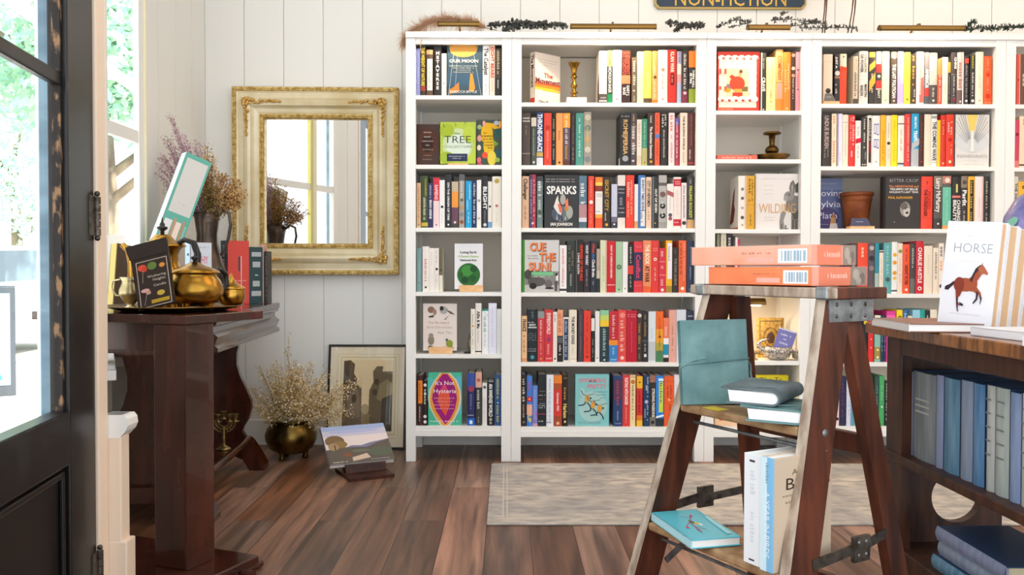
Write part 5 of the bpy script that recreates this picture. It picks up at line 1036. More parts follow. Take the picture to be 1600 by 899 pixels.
# lamp under the shelf of the middle narrow case
zs = px(1150, 476, 'y', .1).z
sl = thing('shelf_lamp', 'brass picture lamp glowing inside the middle narrow bookcase behind the ladder', 'lamp', (px(1146, 470, 'y', .1).x, .1, zs))
s = MB(); s.prism([(.03*cos(a)*.9, .03*sin(a)) for a in [pi*i/10 for i in range(11)]], -.15, .15, LAMPB, 'x', smooth=True); s.build('shade', sl)
MB().tube([(-.13, 0, -.002), (.13, 0, -.002)], .006, glow(14)).build('bulb', sl)
MB().tube([(0, 0, .028), (0, .06, .04), (0, .2, .035), (0, .245, .03)], .005, LAMPB).build('arm', sl)
lamp('shelf_light', 'AREA', (0, 0, -.012), 1.1, (1, .78, .5), (0, 0, 0), (.24, .03), sl)
# ---------------- picture lamps along the top of the bookcases ----------------
def toplamp(xa, xb, ym, label):
    yl = -.055
    a, b = px(xa, ym, 'y', yl), px(xb, ym, 'y', yl); L = (b.x-a.x)/2
    t = thing('picture_lamp', label, 'lamp', ((a.x+b.x)/2, yl, a.z), 0, 'brass picture lamps on the bookcases')
    s = MB(); pr = [(-(.02*cos(a_)), .017*sin(a_)-.004) for a_ in [(pi+.75)*i/12-.75 for i in range(13)]]; pr += [(y_*.9, z_*.9-.0003) for y_, z_ in pr[::-1]]
    s.prism(pr, -L, L, LAMPB, 'x', smooth=True); sh_ = s.build('shade', t); pc_ = [(.02*cos(2*pi*i/20), .017*sin(2*pi*i/20)-.004) for i in range(20)]
    for e_ in (-1, 1): MB().prism([(-.0205*cos(q_), .0175*sin(q_)-.004) for q_ in [(pi+.8)*i/12-.8 for i in range(13)]], e_*L-.003, e_*L+.003, BRASS_D, 'x').build('end_cap', sh_)
    MB().tube([(-L+.02, .002, -.002), (L-.02, .002, -.002)], .005, glow(6)).build('bulb', t)
    s = MB(); s.tube([(0, .006, .009), (0, .012, .022), (0, .03, .026), (0, .09, .014), (0, .12, TOPZ-a.z+.004)], .0045, BRASS); s.box(-.02, .02, .1, .15, TOPZ-a.z, TOPZ-a.z+.004, BRASS); s.build('arm', t)
    lamp('picture_light', 'AREA', (0, .008, -.0125), 2.2*L/.2, (1, .8, .56), (R(12), 0, 0), (2*L-.02, .016), t)
toplamp(685, 748, 37.5, 'short brass picture lamp above the far-left narrow bookcase')
toplamp(892, 1024, 41.5, 'long brass picture lamp above the left wide bookcase')
toplamp(1168, 1232, 43, 'short brass picture lamp amid sprigs above the middle narrow bookcase')
toplamp(1374, 1504, 44, 'long brass picture lamp above the right wide bookcase')
# ---------------- dried sprigs on top ----------------
EUC = [mat('5c605c', .7), mat('464b49', .7), mat('706a62', .7)]; EUG = [mat('3c5044', .7), mat('4a5c4e', .7), mat('54504a', .7)]
def sprig(paths, y, n, size, mats, label, seed, dens=1):
    rnd = random.Random(seed); t = None; lv = MB(); sm = MB()
    o = px(paths[0][0][0], paths[0][0][1], 'y', y)
    t = thing('eucalyptus_sprig', label, 'dried sprig', o, 0, 'dried sprigs on the bookcases')
    for path in paths:
        P3 = [px(x, yy, 'y', y+.02*i)-o for i, (x, yy) in enumerate(path)]
        sm.tube(P3, .0018, mats[1], 5)
        seg = [(a, b) for a, b in zip(P3, P3[1:])]; tot = sum((b-a).length for a, b in seg); m_ = int(n*tot)
        for i in range(m_):
            d = rnd.random()*tot
            for a, b in seg:
                L = (b-a).length
                if d <= L: p = a.lerp(b, d/L); break
                d -= L
            dv = V((rnd.gauss(0, .45), rnd.gauss(0, .7), rnd.gauss(.35, .75))).normalized(); s = size*rnd.uniform(.6, 1.25)
            q = dv.orthogonal().normalized(); c = p+dv*s*.95; cr = dv.cross(q)
            lv.add([c+dv*s*.8*cos(k*pi/3)+q*s*.8*sin(k*pi/3) for k in range(6)], [(0, 1, 2, 3, 4, 5)], rnd.choice(mats))
    sm.build('stem', t); lv.build('leaves', t)
sprig([[(764, 41), (800, 39), (850, 40), (887, 41)], [(788, 50), (806, 42), (830, 36)], [(800, 34), (830, 39), (860, 38)]], .02, 620, .011, EUC, 'dense grey sprig spilling over between the two left lamps', 1)
sprig([[(1040, 34), (1062, 40), (1100, 43)], [(1052, 51), (1064, 41), (1098, 39)]], .02, 560, .0105, EUC, 'grey sprig above the gap between left wide and middle narrow bookcases', 2)
sprig([[(1121, 44), (1140, 33), (1155, 31), (1172, 34)], [(1140, 43), (1160, 38), (1172, 36)]], .02, 330, .009, EUC, 'small arched sprig left of the short middle lamp', 3)
sprig([[(1206, 32), (1235, 30), (1262, 33), (1290, 37)], [(1220, 25), (1228, 20)], [(1232, 42), (1255, 38), (1275, 34)], [(1250, 44), (1300, 43), (1340, 44)]], .03, 330, .009, EUC, 'long twiggy sprig at the heron feet right of the short middle lamp', 4)
sprig([[(1506, 46), (1518, 36), (1527, 33)], [(1510, 46), (1540, 45), (1600, 43)], [(1540, 46), (1570, 42), (1620, 42)]], .02, 430, .0105, EUG, 'dark green sprig at the right end of the bookcases', 5)
# pampas plume at the left end
rnd = random.Random(11); pm = MB(); o = px(705, 36, 'y', .1); pa = thing('pampas_plume', 'soft beige pampas plume draped over the far-left bookcase top', 'dried grass', o)
axis = [px(x, y, 'y', .08) - o for x, y in ((760, 44), (735, 34), (700, 29), (668, 35), (642, 50), (634, 62))]
PAM = [leaf_mat('pampas_a', 'd9b594', .5), leaf_mat('pampas_b', 'e6c9ac', .5), leaf_mat('pampas_c', 'c9a283', .5)]
for i in range(3600):
    k = rnd.random()*4.999; j = int(k); p = axis[j].lerp(axis[min(j+1, 5)], k-j); d = (axis[min(j+1, 5)]-axis[j]).normalized()
    dv = (d*rnd.uniform(.5, 1.2)+V((rnd.gauss(0, .4), rnd.gauss(0, .5), rnd.gauss(.0, .45)))).normalized()*rnd.uniform(.03, .075); w = dv.orthogonal().normalized()*.0006
    m1 = p+dv*.55; e_ = p+dv+V((0, 0, -.012)); pm.add([p-w, p+w, m1+w, e_, m1-w], [(0, 1, 2, 3, 4)], rnd.choice(PAM))
pm.build('plume', pa); MB().tube([axis[0]+V((.05, 0, -.01))]+axis, .002, PAM[2], 5).build('stem', pa)
tl = MB(); pp = [px(x, y, 'y', .0)-o for x, y in ((659, 62), (657, 70), (657, 78), (660, 84))]; tl.tube(pp, .0018, PAM[1], 5); tl.build('stray_strand', pa)
# heron statues: only their legs show below the photo's upper edge
for i, (xs, lab) in enumerate((((1284.5, 1288.5), 'dark metal heron figure standing left on the bookcase top'), ((1326, 1332), 'dark metal heron figure standing right on the bookcase top'))):
    a = px(xs[0], 46, 'y', .12); b = px(xs[1], 46, 'y', .12); a.z = b.z = TOPZ+.001
    t = thing('heron_figure', lab, 'statue', ((a.x+b.x)/2, .12, TOPZ+.0004), 0, 'pair of heron figures'); HM = noise_mat('heron_bronze', '4a3626', '7a5c3c', (30, 30, 30), .45, .8)
    hw = (b.x-a.x)/2; tp = .012 if i == 0 else .018
    for s_ in (-1, 1):
        l = MB(); l.tube([(s_*hw-(.012 if i else 0), -.0, .003), (s_*hw*.8+.002, 0, .07), (s_*hw*.7+tp*.7, 0, .14), (s_*hw*.6+tp, 0, .21)], [.0035, .0028, .003, .004], HM)
        for k in (-1, 0, 1): l.tube([(s_*hw-(.012 if i else 0), 0, .003), (s_*hw-(.012 if i else 0)+k*.012, -.02+abs(k)*.004, .002)], [.003, .0015], HM, 6)
        l.build('leg', t)
    bd = MB(); bd.ball((.006, 0, .245), (.036, .035, .042), HM, 16); bd.tube([(-.02, 0, .255), (-.03, 0, .295), (-.02, 0, .345), (-.03, 0, .375)], [.018, .011, .009, .012], HM); bd.tube([(-.03, 0, .375), (-.05, -.03, .365)], [.008, .001], HM); bd.tube([(.02, 0, .245), (.045, 0, .215)], [.02, .004], HM); bd.build('body', t)
# ---------------- NON-FICTION sign ----------------
a, b = px(1023, 12, 'y', .36), px(1260, 12, 'y', .36); zb = px(1140, 13.6, 'y', .36).z; w = (b.x-a.x)/2; SH = .2
t = thing('hanging_sign', 'navy NON-FICTION sign with gold border on the wall above the bookcases', 'sign', ((a.x+b.x)/2, .362, zb))
def chp(w, h, c, o=0): return [(-w+c, o), (w-c, o), (w, o+c), (w, o+h-c), (w-c, o+h), (-w+c, o+h), (-w, o+h-c), (-w, o+c)]
MB().prism(chp(w, SH, .02), 0, .02, mat('a8925a', .4, .6)).build('border', t, bevel=.002)
s = MB(); s.prism(chp(w-.009, SH-.018, .017, .009), -.002, .0, mat('25384a', .45)); s.build('board', t)
s = MB(); text(s, 'NON-FICTION', mat('c0a04c', .35, .7), (0, -.0026, .052), (1, 0, 0), (0, 0, 1), .075, w*1.5); s.build('lettering', t)
# ---------------- gilt mirror ----------------
a, b = px(364, 429, 'y', .33), px(622, 136.5, 'y', .33); MW, MH = b.x-a.x, b.z-a.z
mir = thing('wall_mirror', 'large gilt and cream framed mirror on the board wall', 'mirror', ((a.x+b.x)/2, WY-.006, a.z), R(1.0))
GILT = noise_mat('gilt', 'a8843e', 'dcc07c', (50, 50, 50), .42, .55, bump=.15); CRM = noise_mat('aged_cream', 'cdb98c', 'e8dcbc', (5, 5, 5), .45, .15); ORN = noise_mat('ornament_gold', 'b98a3c', 'e6c478', (60, 60, 60), .4, .6)
def rect_frame(mb, w, h, prof, mt, cuts=None):
    """mitred rectangular frame; prof = (inset from the outer edge, depth towards the room)"""
    n = len(prof)
    for mtl, i0, i1 in (cuts or [(mt, 0, n-1)]):
        vs = []
        for (d, y) in prof[i0:i1+1]: vs += [(-w/2+d, -y, d), (w/2-d, -y, d), (w/2-d, -y, h-d), (-w/2+d, -y, h-d)]
        k = i1-i0+1
        fs = [(j*4+c, j*4+(c+1) % 4, (j+1)*4+(c+1) % 4, (j+1)*4+c) for j in range(k-1) for c in range(4)]
        mb.add(vs, fs, mtl)
s = MB(); pf = [(0, 0), (0, .052), (.004, .058), (.018, .058), (.022, .052), (.03, .048), (.056, .052), (.066, .06), (.08, .066), (.094, .062), (.1, .052), (.108, .044), (.124, .040), (.132, .036), (.136, .044), (.15, .044), (.156, .036), (.158, .012)]
rect_frame(s, MW, MH, pf, CRM, [(GILT, 0, 4), (CRM, 4, 13), (GILT, 13, 17)]); s.box(-MW/2+.002, MW/2-.002, -.012, 0, .002, MH-.002, DARKWOOD2); mfr = s.build('frame', mir)
bd = MB()
def beads(mb, ins, y, r, step, mt):
    for ax in (0, 1):
        L = (MW if ax == 0 else MH)-2*ins; n = int(L/step)
        for i in range(n+1):
            u = ins+L*i/n
            for o_ in (ins, (MH if ax == 0 else MW)-ins):
                p = (-MW/2+u, -y, o_) if ax == 0 else (-MW/2+o_, -y, u)
                mb.ball(p, (r*1.3, r*.8, r*.8) if ax == 0 else (r*.8, r*.8, r*1.3), mt, 6)
beads(bd, .011, .058, .0062, .017, GILT); bd.build('outer_beading', mfr); bd = MB(); beads(bd, .143, .045, .005, .012, GILT); bd.build('inner_beading', mfr)
for cx_, cz_ in ((-1, 0), (1, 0), (-1, 1), (1, 1)):
    om = MB(); rnd = random.Random(3+cx_+cz_*5); c = V((cx_*(MW/2-.076), -.07, .076 if cz_ == 0 else MH-.076)); dz = 1 if cz_ == 0 else -1
    for _ in range(26): om.ball(c+V((rnd.uniform(-.018, .018), rnd.uniform(-.006, .004), rnd.uniform(-.018, .018))), (rnd.uniform(.006, .011),)*3, ORN, 6)
    for arm in (V((-cx_, 0, 0)), V((0, 0, dz))):
        for i in range(26):
            u = .018+i*.006; f = 1-i/34
            om.ball(c+arm*u+V((rnd.uniform(-.01, .01)*f*(1 if arm.x == 0 else 0), rnd.uniform(-.004, .004), rnd.uniform(-.01, .01)*f*(1 if arm.z == 0 else 0))), (rnd.uniform(.006, .01)*(.6+.4*f),)*3, ORN, 6)
    tag(om.build('corner_ornament', mfr), 'raised gold leaf ornament at a mirror corner')
SIL = bpy.data.materials.new('silvering'); SIL.use_nodes = True; nb = SIL.node_tree.nodes['Principled BSDF']
nb.inputs['Base Color'].default_value = (.93, .95, .95, 1); nb.inputs['Metallic'].default_value = 1; nb.inputs['Roughness'].default_value = .015
MB().box(-MW/2+.155, MW/2-.155, -.016, -.0125, .155, MH-.155, SIL).build('glass', mir)
# ---------------- framed print leaning on the wall ----------------
PW, PH = .397, .523
bz = V((-.233, .262, .0012)); tilt = R(10.5)
Mp = MX.Translation(bz) @ MX.Rotation(-tilt, 4, 'X')
fp = thing('framed_print', 'framed sepia print of rocky ruins leaning on the wall at floor level', 'picture', M=Mp)
s = MB(); rect_frame(s, PW, PH, [(0, -.018), (0, .0), (.003, .002), (.008, .002), (.011, -.001), (.011, -.006)], mat('241d19', .35)); s.build('frame', fp)
MAT1 = mat('f2e3c6', .8); s = MB(); s.box(-PW/2+.006, PW/2-.006, .007, .016, .006, PH-.006, MAT1)
def PP(u, v, l): return (-PW/2+PW*u, .0068-.0002*l, PH*(1-v))
art(s, [('rect', .115, .09, .90, .9, 'e4d2ac'), ('rect', .125, .097, .89, .893, 'f2e4c4'), ('rect', .16, .12, .86, .865, 'b8a47e'), ('rect', .165, .125, .855, .86, 'f0dfb8'),
    ('rect', .19, .15, .82, .83, 'ecd4a8'), ('poly', [(.19, .66), (.82, .6), (.82, .83), (.19, .83)], '94805c'), ('poly', [(.2, .83), (.2, .16), (.28, .15), (.34, .19), (.33, .28), (.37, .33), (.36, .38), (.43, .42), (.44, .83)], '6e5c44'), ('poly', [(.2, .5), (.2, .16), (.27, .16), (.27, .5)], '54442f'), ('poly', [(.22, .7), (.3, .4), (.4, .44), (.42, .7)], '84705a'),
    ('poly', [(.52, .83), (.53, .44), (.58, .36), (.57, .26), (.62, .21), (.7, .21), (.69, .26), (.82, .26), (.82, .83)], '75634a'), ('poly', [(.62, .52), (.66, .38), (.76, .33), (.82, .4), (.82, .6)], '94845c'), ('poly', [(.68, .83), (.69, .52), (.82, .48), (.82, .83)], '4e4434'), ('ell', .62, .36, .03, .03, '4e4028'), ('ell', .6, .46, .03, .03, '4e4028'), ('ell', .34, .52, .03, .04, '4c3c28'), ('ell', .48, .62, .05, .05, 'b49e74'), ('poly', [(.44, .83), (.46, .68), (.54, .66), (.55, .83)], '8c7850')],
    PW, PH, PP, lambda: ((1, 0, 0), (0, 0, 1)), PW, PH)
s.build('mounted_print', fp)
MB().box(-PW/2+.01, PW/2-.01, .002, .004, .01, PH-.01, pane_mat('picture_glass', .04)).build('glass', fp)
# ---------------- round-bellied brass pot with dried flowers ----------------
pc = V((-.553, .075, 0)); pot = thing('planter', 'round brass pot of dried straw-coloured flowers on the floor', 'planter', pc)
BR2 = noise_mat('dark_brass', '4a3a1c', '7c6432', (8, 8, 8), .28, 1)
MB().lathe([(.001, .03), (.06, .028), (.1, .05), (.119, .09), (.121, .115), (.11, .148), (.095, .165), (.096, .172), (.108, .182), (.107, .187), (.094, .18), (.088, .165), (.1, .12), (.08, .06), (.001, .05)], BR2, seg=36).build('bowl', pot)
for k in range(3):
    a = R(-115+120*k); MB().lathe([(.001, 0), (.013, 0), (.016, .008), (.011, .02), (.016, .034), (.02, .05)], BR2, (.066*cos(a), .066*sin(a), 0), 12).build('foot', pot)
DRY = [leaf_mat('dry_a', 'd9b872', .3), leaf_mat('dry_b', 'eedfb8', .3), leaf_mat('dry_c', 'b48f4c', .3), leaf_mat('dry_d', 'f4ecd8', .3)]
def spray(fl, sm, base, tip, n, spread, size, mats, smat, rnd, wide=.5, start=.35):
    base, tip = V(base), V(tip); d = tip-base; mid = base+d*.5+V((0, 0, d.length*.05)); sm.tube([base, mid, tip], [.0013, .001, .0006], smat, 4)
    q = d.orthogonal().normalized(); r_ = d.normalized().cross(q)
    for _ in range(n):
        f = rnd.uniform(start, 1.03); a = rnd.uniform(0, 2*pi); w = spread*(1-abs(f-wide)/1.1)*rnd.random()**.6
        p = base.lerp(tip, f)+(q*cos(a)+r_*sin(a))*w
        if rnd.random() < .3: 
            b_ = base.lerp(tip, f-.1); sm.add([b_, b_+V((.0008, 0, .0008)), p], [(0, 1, 2)], smat)
        s_ = size*rnd.uniform(.5, 1.3); u = V((rnd.gauss(0, 1), rnd.gauss(0, 1), rnd.gauss(0, 1))).normalized(); w_ = u.orthogonal().normalized()
        fl.add([p-u*s_, p-w_*s_*.7, p+u*s_, p+w_*s_*.7], [(0, 1, 2, 3)], rnd.choice(mats))
rnd = random.Random(21); fl, sm = MB(), MB()
for i in range(120):
    a = rnd.uniform(0, 2*pi); rr = rnd.uniform(.02, .25)*(1 if cos(a) > -.2 else .8); h = rnd.uniform(.18, .41)-.3*max(0, rr-.12)
    tx, ty = cos(a)*rr*1.25+.03, sin(a)*rr*.6
    spray(fl, sm, (cos(a)*.04, sin(a)*.04, .13), (tx, ty, .05+h), 95, .045, .0048, DRY, DRY[2], rnd)
spray(fl, sm, (0, 0, .13), (-.02, .03, .58), 80, .03, .004, DRY[:3], DRY[2], rnd); spray(fl, sm, (.03, 0, .13), (-.02, .0, .52), 80, .035, .004, DRY, DRY[2], rnd); spray(fl, sm, (-.03, 0, .13), (-.16, .02, .44), 90, .04, .004, DRY, DRY[2], rnd)
for x_, z_ in ((.27, .30), (.22, .26), (.3, .24), (-.2, .34), (-.24, .28)): spray(fl, sm, (0, -.02, .14), (x_, -.03, z_), 110, .05, .0042, DRY, DRY[2], rnd)
sm.build('stems', pot); fl.build('flowers', pot)
# ---------------- book on a low stand on the floor ----------------
Ms = MX.Translation((-.138, -.272, .0006)) @ MX.Rotation(R(26), 4, 'Z')
bs = thing('floor_book_stand', 'low dark wooden display stand on the floor holding a landscape book', 'book stand', M=Ms)
TS = R(42)
s = MB(); s.prism([(-.10, 0), (.10, 0), (.10, .014), (-.10, .014)], -.08, .15, DARKWOOD2, 'y'); s.build('foot_plank', bs, bevel=.002)
s = MB(); s.prism([(.004, .014), (.05, .014), (.052, .05), (.012, .05)], -.09, .09, DARKWOOD2, 'x'); s.build('front_lip', bs, bevel=.002)
s = MB(); s.box(-.09, .09, .0, .012, .0, .2, DARKWOOD2, MX.Translation((0, .052, .03)) @ MX.Rotation(-R(52), 4, 'X')); s.box(-.03, .03, .135, .147, .012, .11, DARKWOOD2); s.build('back_rest', bs, bevel=.002)
BW, BH = .29, .215
Mb = Ms @ MX.Translation((-.012, .012, .0535)) @ MX.Rotation(-R(52), 4, 'X') @ MX.Translation((0, -.001, .004))
cover_book(BW, BH, .022, 'cfc6c6', [
    ('rect', 0, 0, 1, .14, '9fb0d4'), ('rect', 0, .12, 1, .3, 'c4c0d4'), ('rect', 0, .28, 1, .62, 'e0d2d0'), ('ell', .5, .16, .4, .05, 'b0b4d8'),
    ('poly', [(.25, .62), (.4, .54), (.55, .56), (.7, .5), (1, .44), (1, .7), (.2, .7)], '7c7c9c'), ('poly', [(0, .62), (.3, .58), (.62, .62), (.8, .52), (1, .44), (1, 1), (0, 1)], '635a52'), ('ell', .16, .4, .15, .15, '7c6448'), ('ell', .22, .5, .12, .1, '8c7048'), ('ell', .12, .55, .08, .1, 'a88c68'), ('rect', .13, .5, .15, .66, '54402c'), ('poly', [(.36, .86), (.6, .78), (.64, .9), (.36, .96)], 'd0b8a4'), ('ell', .3, .78, .07, .06, '84583c'), ('ell', .82, .76, .2, .12, '5c6454'), ('ell', .52, .7, .14, .04, '707060'),
    ('txt', '~8', .17, .955, .03, .22, 'e8e4dc'), ('txt', '~14', .78, .95, .02, .3, 'b8c4d8')],
    'large landscape picture book tilted on the low floor stand', Mb, spine='b8b4c0', pages=PAGEW)
# ---------------- rug ----------------
def rug_mat():
    m = noise_mat('worn_rug', 'a09a94', 'cfc5b8', (12, 24, 9), .95, detail=10, lo=.36, hi=.62, dist=.3); N = m.node_tree.nodes; L = m.node_tree.links
    b = N['Principled BSDF']; tc = N.new('ShaderNodeTexCoord'); n2 = N.new('ShaderNodeTexNoise'); n2.inputs['Scale'].default_value = 3.2; n2.inputs['Detail'].default_value = 6
    r2 = N.new('ShaderNodeValToRGB'); r2.color_ramp.elements[0].position = .42; r2.color_ramp.elements[1].position = .62; r2.color_ramp.elements[0].color = (0, 0, 0, 1); r2.color_ramp.elements[1].color = (.55, .55, .55, 1)
    mx = N.new('ShaderNodeMix'); mx.data_type = 'RGBA'; mx.inputs['B'].default_value = lin('8d8c90')
    old = b.inputs['Base Color'].links[0].from_socket
    L.new(tc.outputs['Object'], n2.inputs['Vector']); L.new(n2.outputs['Fac'], r2.inputs[0]); L.new(r2.outputs[0], mx.inputs['Factor']); L.new(old, mx.inputs['A']); L.new(mx.outputs['Result'], b.inputs['Base Color'])
    n3 = N.new('ShaderNodeTexNoise'); n3.inputs['Scale'].default_value = 260; bp = N.new('ShaderNodeBump'); bp.inputs['Strength'].default_value = .5; bp.inputs['Distance'].default_value = .003
    L.new(tc.outputs['Object'], n3.inputs['Vector']); L.new(n3.outputs['Fac'], bp.inputs['Height']); L.new(bp.outputs[0], b.inputs['Normal'])
    return m
RX0, RX1, RY0, RY1 = .40, 3.35, -1.0, -.065
s = MB(); RM = rug_mat(); s.box(RX0, RX1, RY0, RY1, 0.0005, .008, RM)
rg = s.build('rug', bevel=.003); tag(rg, 'pale grey worn patterned rug in front of the bookcases', 'rug')
s = MB()
for o_ in (.055, .07):
    for q in ((RX0+o_, RX0+o_+.004, RY0+o_, RY1-o_), (RX1-o_-.004, RX1-o_, RY0+o_, RY1-o_), (RX0+o_, RX1-o_, RY0+o_, RY0+o_+.004), (RX0+o_, RX1-o_, RY1-o_-.004, RY1-o_)): s.box(*q, .0079, .0086, mat('c9c1b6', .95))
s.build('border_line', rg)
# ---------------- library table (left) ----------------
Mt = MX.Translation((-.552, -.95, 0)) @ MX.Rotation(R(3.4), 4, 'Z')      # local: x<0 to the left, y along its length
lt = thing('library_table', 'dark red-brown library table with curvy lyre supports under the window', 'table', M=Mt)
TW, TL = .48, 1.07
s = MB(); s.box(-TW, .0, -.005, TL, .712, .736, DARKWOOD); s.build('tabletop', lt, bevel=.004)
s = MB(); mp_ = [(0, .60), (.0, .615), (-.012, .625), (-.006, .64), (.0, .655), (-.02, .672), (-.02, .69), (-.006, .698), (-.002, .712), (-.06, .712), (-.06, .60)]
s.prism(mp_, .0, TL-.012, DARKWOOD, 'y'); s.prism([(-TW-x, z) for x, z in mp_], .0, TL-.012, DARKWOOD, 'y'); s.build('moulded_apron', lt, bevel=.002)
s = MB(); s.box(-TW+.06, -.06, .0, .022, .59, .712, OAKD); s.build('end_rail', lt, bevel=.002); s = MB(); s.box(-TW+.06, -.06, TL-.04, TL-.018, .59, .712, OAKD); s.build('end_rail', lt, bevel=.002)
def lyre(): 
    R_ = [(.105, .59), (.098, .56), (.088, .52), (.088, .47), (.102, .42), (.13, .36), (.15, .31), (.152, .27), (.14, .225), (.118, .19), (.112, .17), (.125, .15), (.135, .13)]
    return R_+[(-x, z) for x, z in R_[::-1]]
for yy in (.0, .80):
    cx_ = -.225
    s = MB(); s.prism([(cx_+x, z) for x, z in lyre()], yy, yy+.032, DARKWOOD, 'y'); s.build('lyre_support', lt, bevel=.002)
    s = MB(); F = [(-.15, .13), (.15, .13), (.17, .1), (.2, .05), (.215, .02), (.215, .0), (.15, .0), (.12, .05), (.06, .075), (-.06, .075), (-.12, .05), (-.15, 0), (-.215, 0), (-.215, .02), (-.2, .05), (-.17, .1)]
    s.prism([(cx_+x, z) for x, z in F], yy-.03, yy+.06, DARKWOOD, 'y'); s.build('sled_foot', lt, bevel=.004)
s = MB(); s.box(-.36, -.09, .03, .80, .115, .135, DARKWOOD); s.build('lower_shelf', lt, bevel=.003)
s = MB(); s.tube([(-.08, .032, .135), (-.08, .80, .135)], .017, DARKWOOD, 10); s.tube([(-.37, .032, .135), (-.37, .80, .135)], .017, DARKWOOD, 10); s.build('shelf_rail', lt)
TM = lambda x, y, z: Mt @ V((x, y, z))
# menorahs and cloths on its lower shelf
MEN = noise_mat('menorah_brass', '6a5a34', 'a08a58', (40, 40, 40), .4, .9)
def menorah(loc, label):
    t = thing('menorah', label, 'candelabrum', loc, R(4), 'pair of brass candelabra')
    MB().lathe([(.001, 0), (.03, 0), (.031, .005), (.02, .012), (.006, .02), (.005, .03), (.007, .036), (.004, .042), (.007, .05), (.004, .058), (.006, .068), (.004, .08), (.004, .1)], MEN).build('stem', t)
    f = MB()
    for r in (.042, .03, .017): f.tube([(r*1.15*sin(a), 0, .115-r*cos(a)) for a in [R(-90+15*i) for i in range(13)]], .0026, MEN, 6)
    for i in range(9):
        a = R(-80+20*i); f.tube([(.015*sin(a)*1.15, 0, .115-.015*cos(a)), (.044*sin(a)*1.15, 0, .115-.044*cos(a))], .0022, MEN, 6)
    f.build('fretwork', t)
    for x in (-.048, -.024, 0, .024, .048):
        zz = .118+(.012 if x == 0 else 0)
        MB().lathe([(.001, 0), (.016, .0), (.017, .002), (.005, .006), (.004, .012), (.009, .016), (.011, .03), (.014, .033), (.012, .034), (.001, .03)], MEN, (x, 0, zz), 12).build('candle_cup', t)
p = TM(-.135, .58, .1355); menorah(p, 'brass fretwork menorah standing nearer the right edge of the lower table shelf')
p = TM(-.255, .56, .1355); menorah(p, 'second brass menorah, partly behind the square table post')
s = MB(); GC = noise_mat('green_cloth', '2e5a44', '4a7c60', (30, 30, 30), .85); s.box(-.07, .07, -.09, .09, 0, .022, GC); tag(s.build('book', M=Mt @ MX.Translation((-.225, .40, .1355)) @ MX.Rotation(R(14), 4, 'Z'), bevel=.006), 'green cloth-bound book lying on the lower table shelf before the menorah', 'book')
s = MB(); s.lathe([(.001, 0), (.05, 0), (.085, .012), (.09, .016), (.05, .006), (.001, .004)], mat('2a2220', .3), seg=24); tag(s.build('plate', loc=TM(-.2, .2, .1355)), 'dark plate on the lower table shelf nearest the post', 'plate')
s = MB(); s.ball((0, 0, .022), (.034, .03, .021), noise_mat('orange_fruit', 'b8582c', 'd8824c', (20, 20, 20), .6)); tag(s.build('gourd', loc=TM(-.2, .2, .142)), 'small orange gourd on the dark plate under the table', 'gourd')
# ---------------- square-post side table (front left) ----------------
U2 = V((sin(R(23)), cos(R(23)), 0)); W2 = V((-cos(R(23)), sin(R(23)), 0)); C0 = V((-.433, -1.577, 0))
Mc = frame_m(C0, W2, U2, V((0, 0, 1)))     # local x along W2 (left), y along U2 (away)
Mc2 = frame_m(C0, -W2, U2, V((0, 0, 1)))   # proper handed: local x to the right
ct = thing('pedestal_table', 'dark pedestal side table with one thick square post, holding the brass tea set', 'side table', M=Mc2)
s = MB(); s.box(-.60, .006, -.006, .33, .740, .766, DARKWOOD); s.build('tabletop', ct, bevel=.003)
s = MB(); s.box(-.115, 0, 0, .115, .045, .74, DARKWOOD); s.build('post', ct, bevel=.003)
s = MB(); s.box(-.60, -.115, .04, .062, .655, .74, OAKD); s.build('side_rail', ct, bevel=.002)
s = MB(); s.box(-.55, .10, -.16, .19, .02, .045, DARKWOOD); s.build('base_plank', ct, bevel=.004)
for xx in (-.5, .085):
    s = MB(); s.tube([(xx, -.17, .012), (xx, .215, .012)], .0115, DARKWOOD, 10); s.build('runner', ct)
s = MB(); s.tube([(.1, .12, .014), (.135, .12, .014)], .0135, DARKWOOD, 10); s.build('peg', ct)
CT = lambda x, y, z=.7664: Mc2 @ V((x, y, z))
# tray with the brass tea set
tc_ = V((-.575, -1.285, .7664))
tr = thing('tray', 'round brass tray under the tea set on the pedestal table', 'tray', tc_)
MB().lathe([(.001, 0), (.15, 0), (.165, .004), (.195, .012), (.208, .014), (.21, .0165), (.206, .018), (.193, .015), (.163, .008), (.148, .004), (.001, .004)], BRASS_D, seg=48).build('dish', tr)
TZ = .7664+.0043
BLKH = mat('1a1614', .3)
# coffee pot
cp_ = thing('coffee_pot', 'tall brass coffee pot with black curved handle on the tray', 'coffee pot', (-.635, -1.225, TZ)); cp_.scale = (1.22, 1.22, 1.02)
MB().lathe([(.001, 0), (.05, 0), (.052, .006), (.048, .012), (.062, .03), (.069, .055), (.064, .08), (.05, .11), (.041, .14), (.039, .165), (.045, .185), (.052, .193)], BRASS, seg=32).build('body', cp_)
MB().lathe([(.058, .193), (.06, .197), (.05, .203), (.032, .212), (.022, .226), (.018, .231), (.001, .233)], BRASS, seg=32).build('lid', cp_); cpl = [o for o in cp_.children if o.name.startswith('lid')][0]
MB().lathe([(.001, .232), (.006, .234), (.005, .242), (.014, .25), (.013, .255), (.006, .258), (.007, .264), (.003, .27), (.001, .285)], BLKH, seg=14).build('finial', cpl)
MB().tube([(.035, 0, .2), (.06, -.005, .215), (.085, -.008, .205), (.096, -.01, .17), (.095, -.01, .13), (.085, -.008, .09), (.07, -.006, .06), (.064, -.004, .05)], [.007, .008, .009, .009, .0085, .008, .007, .006], BLKH, 10).build('handle', cp_)
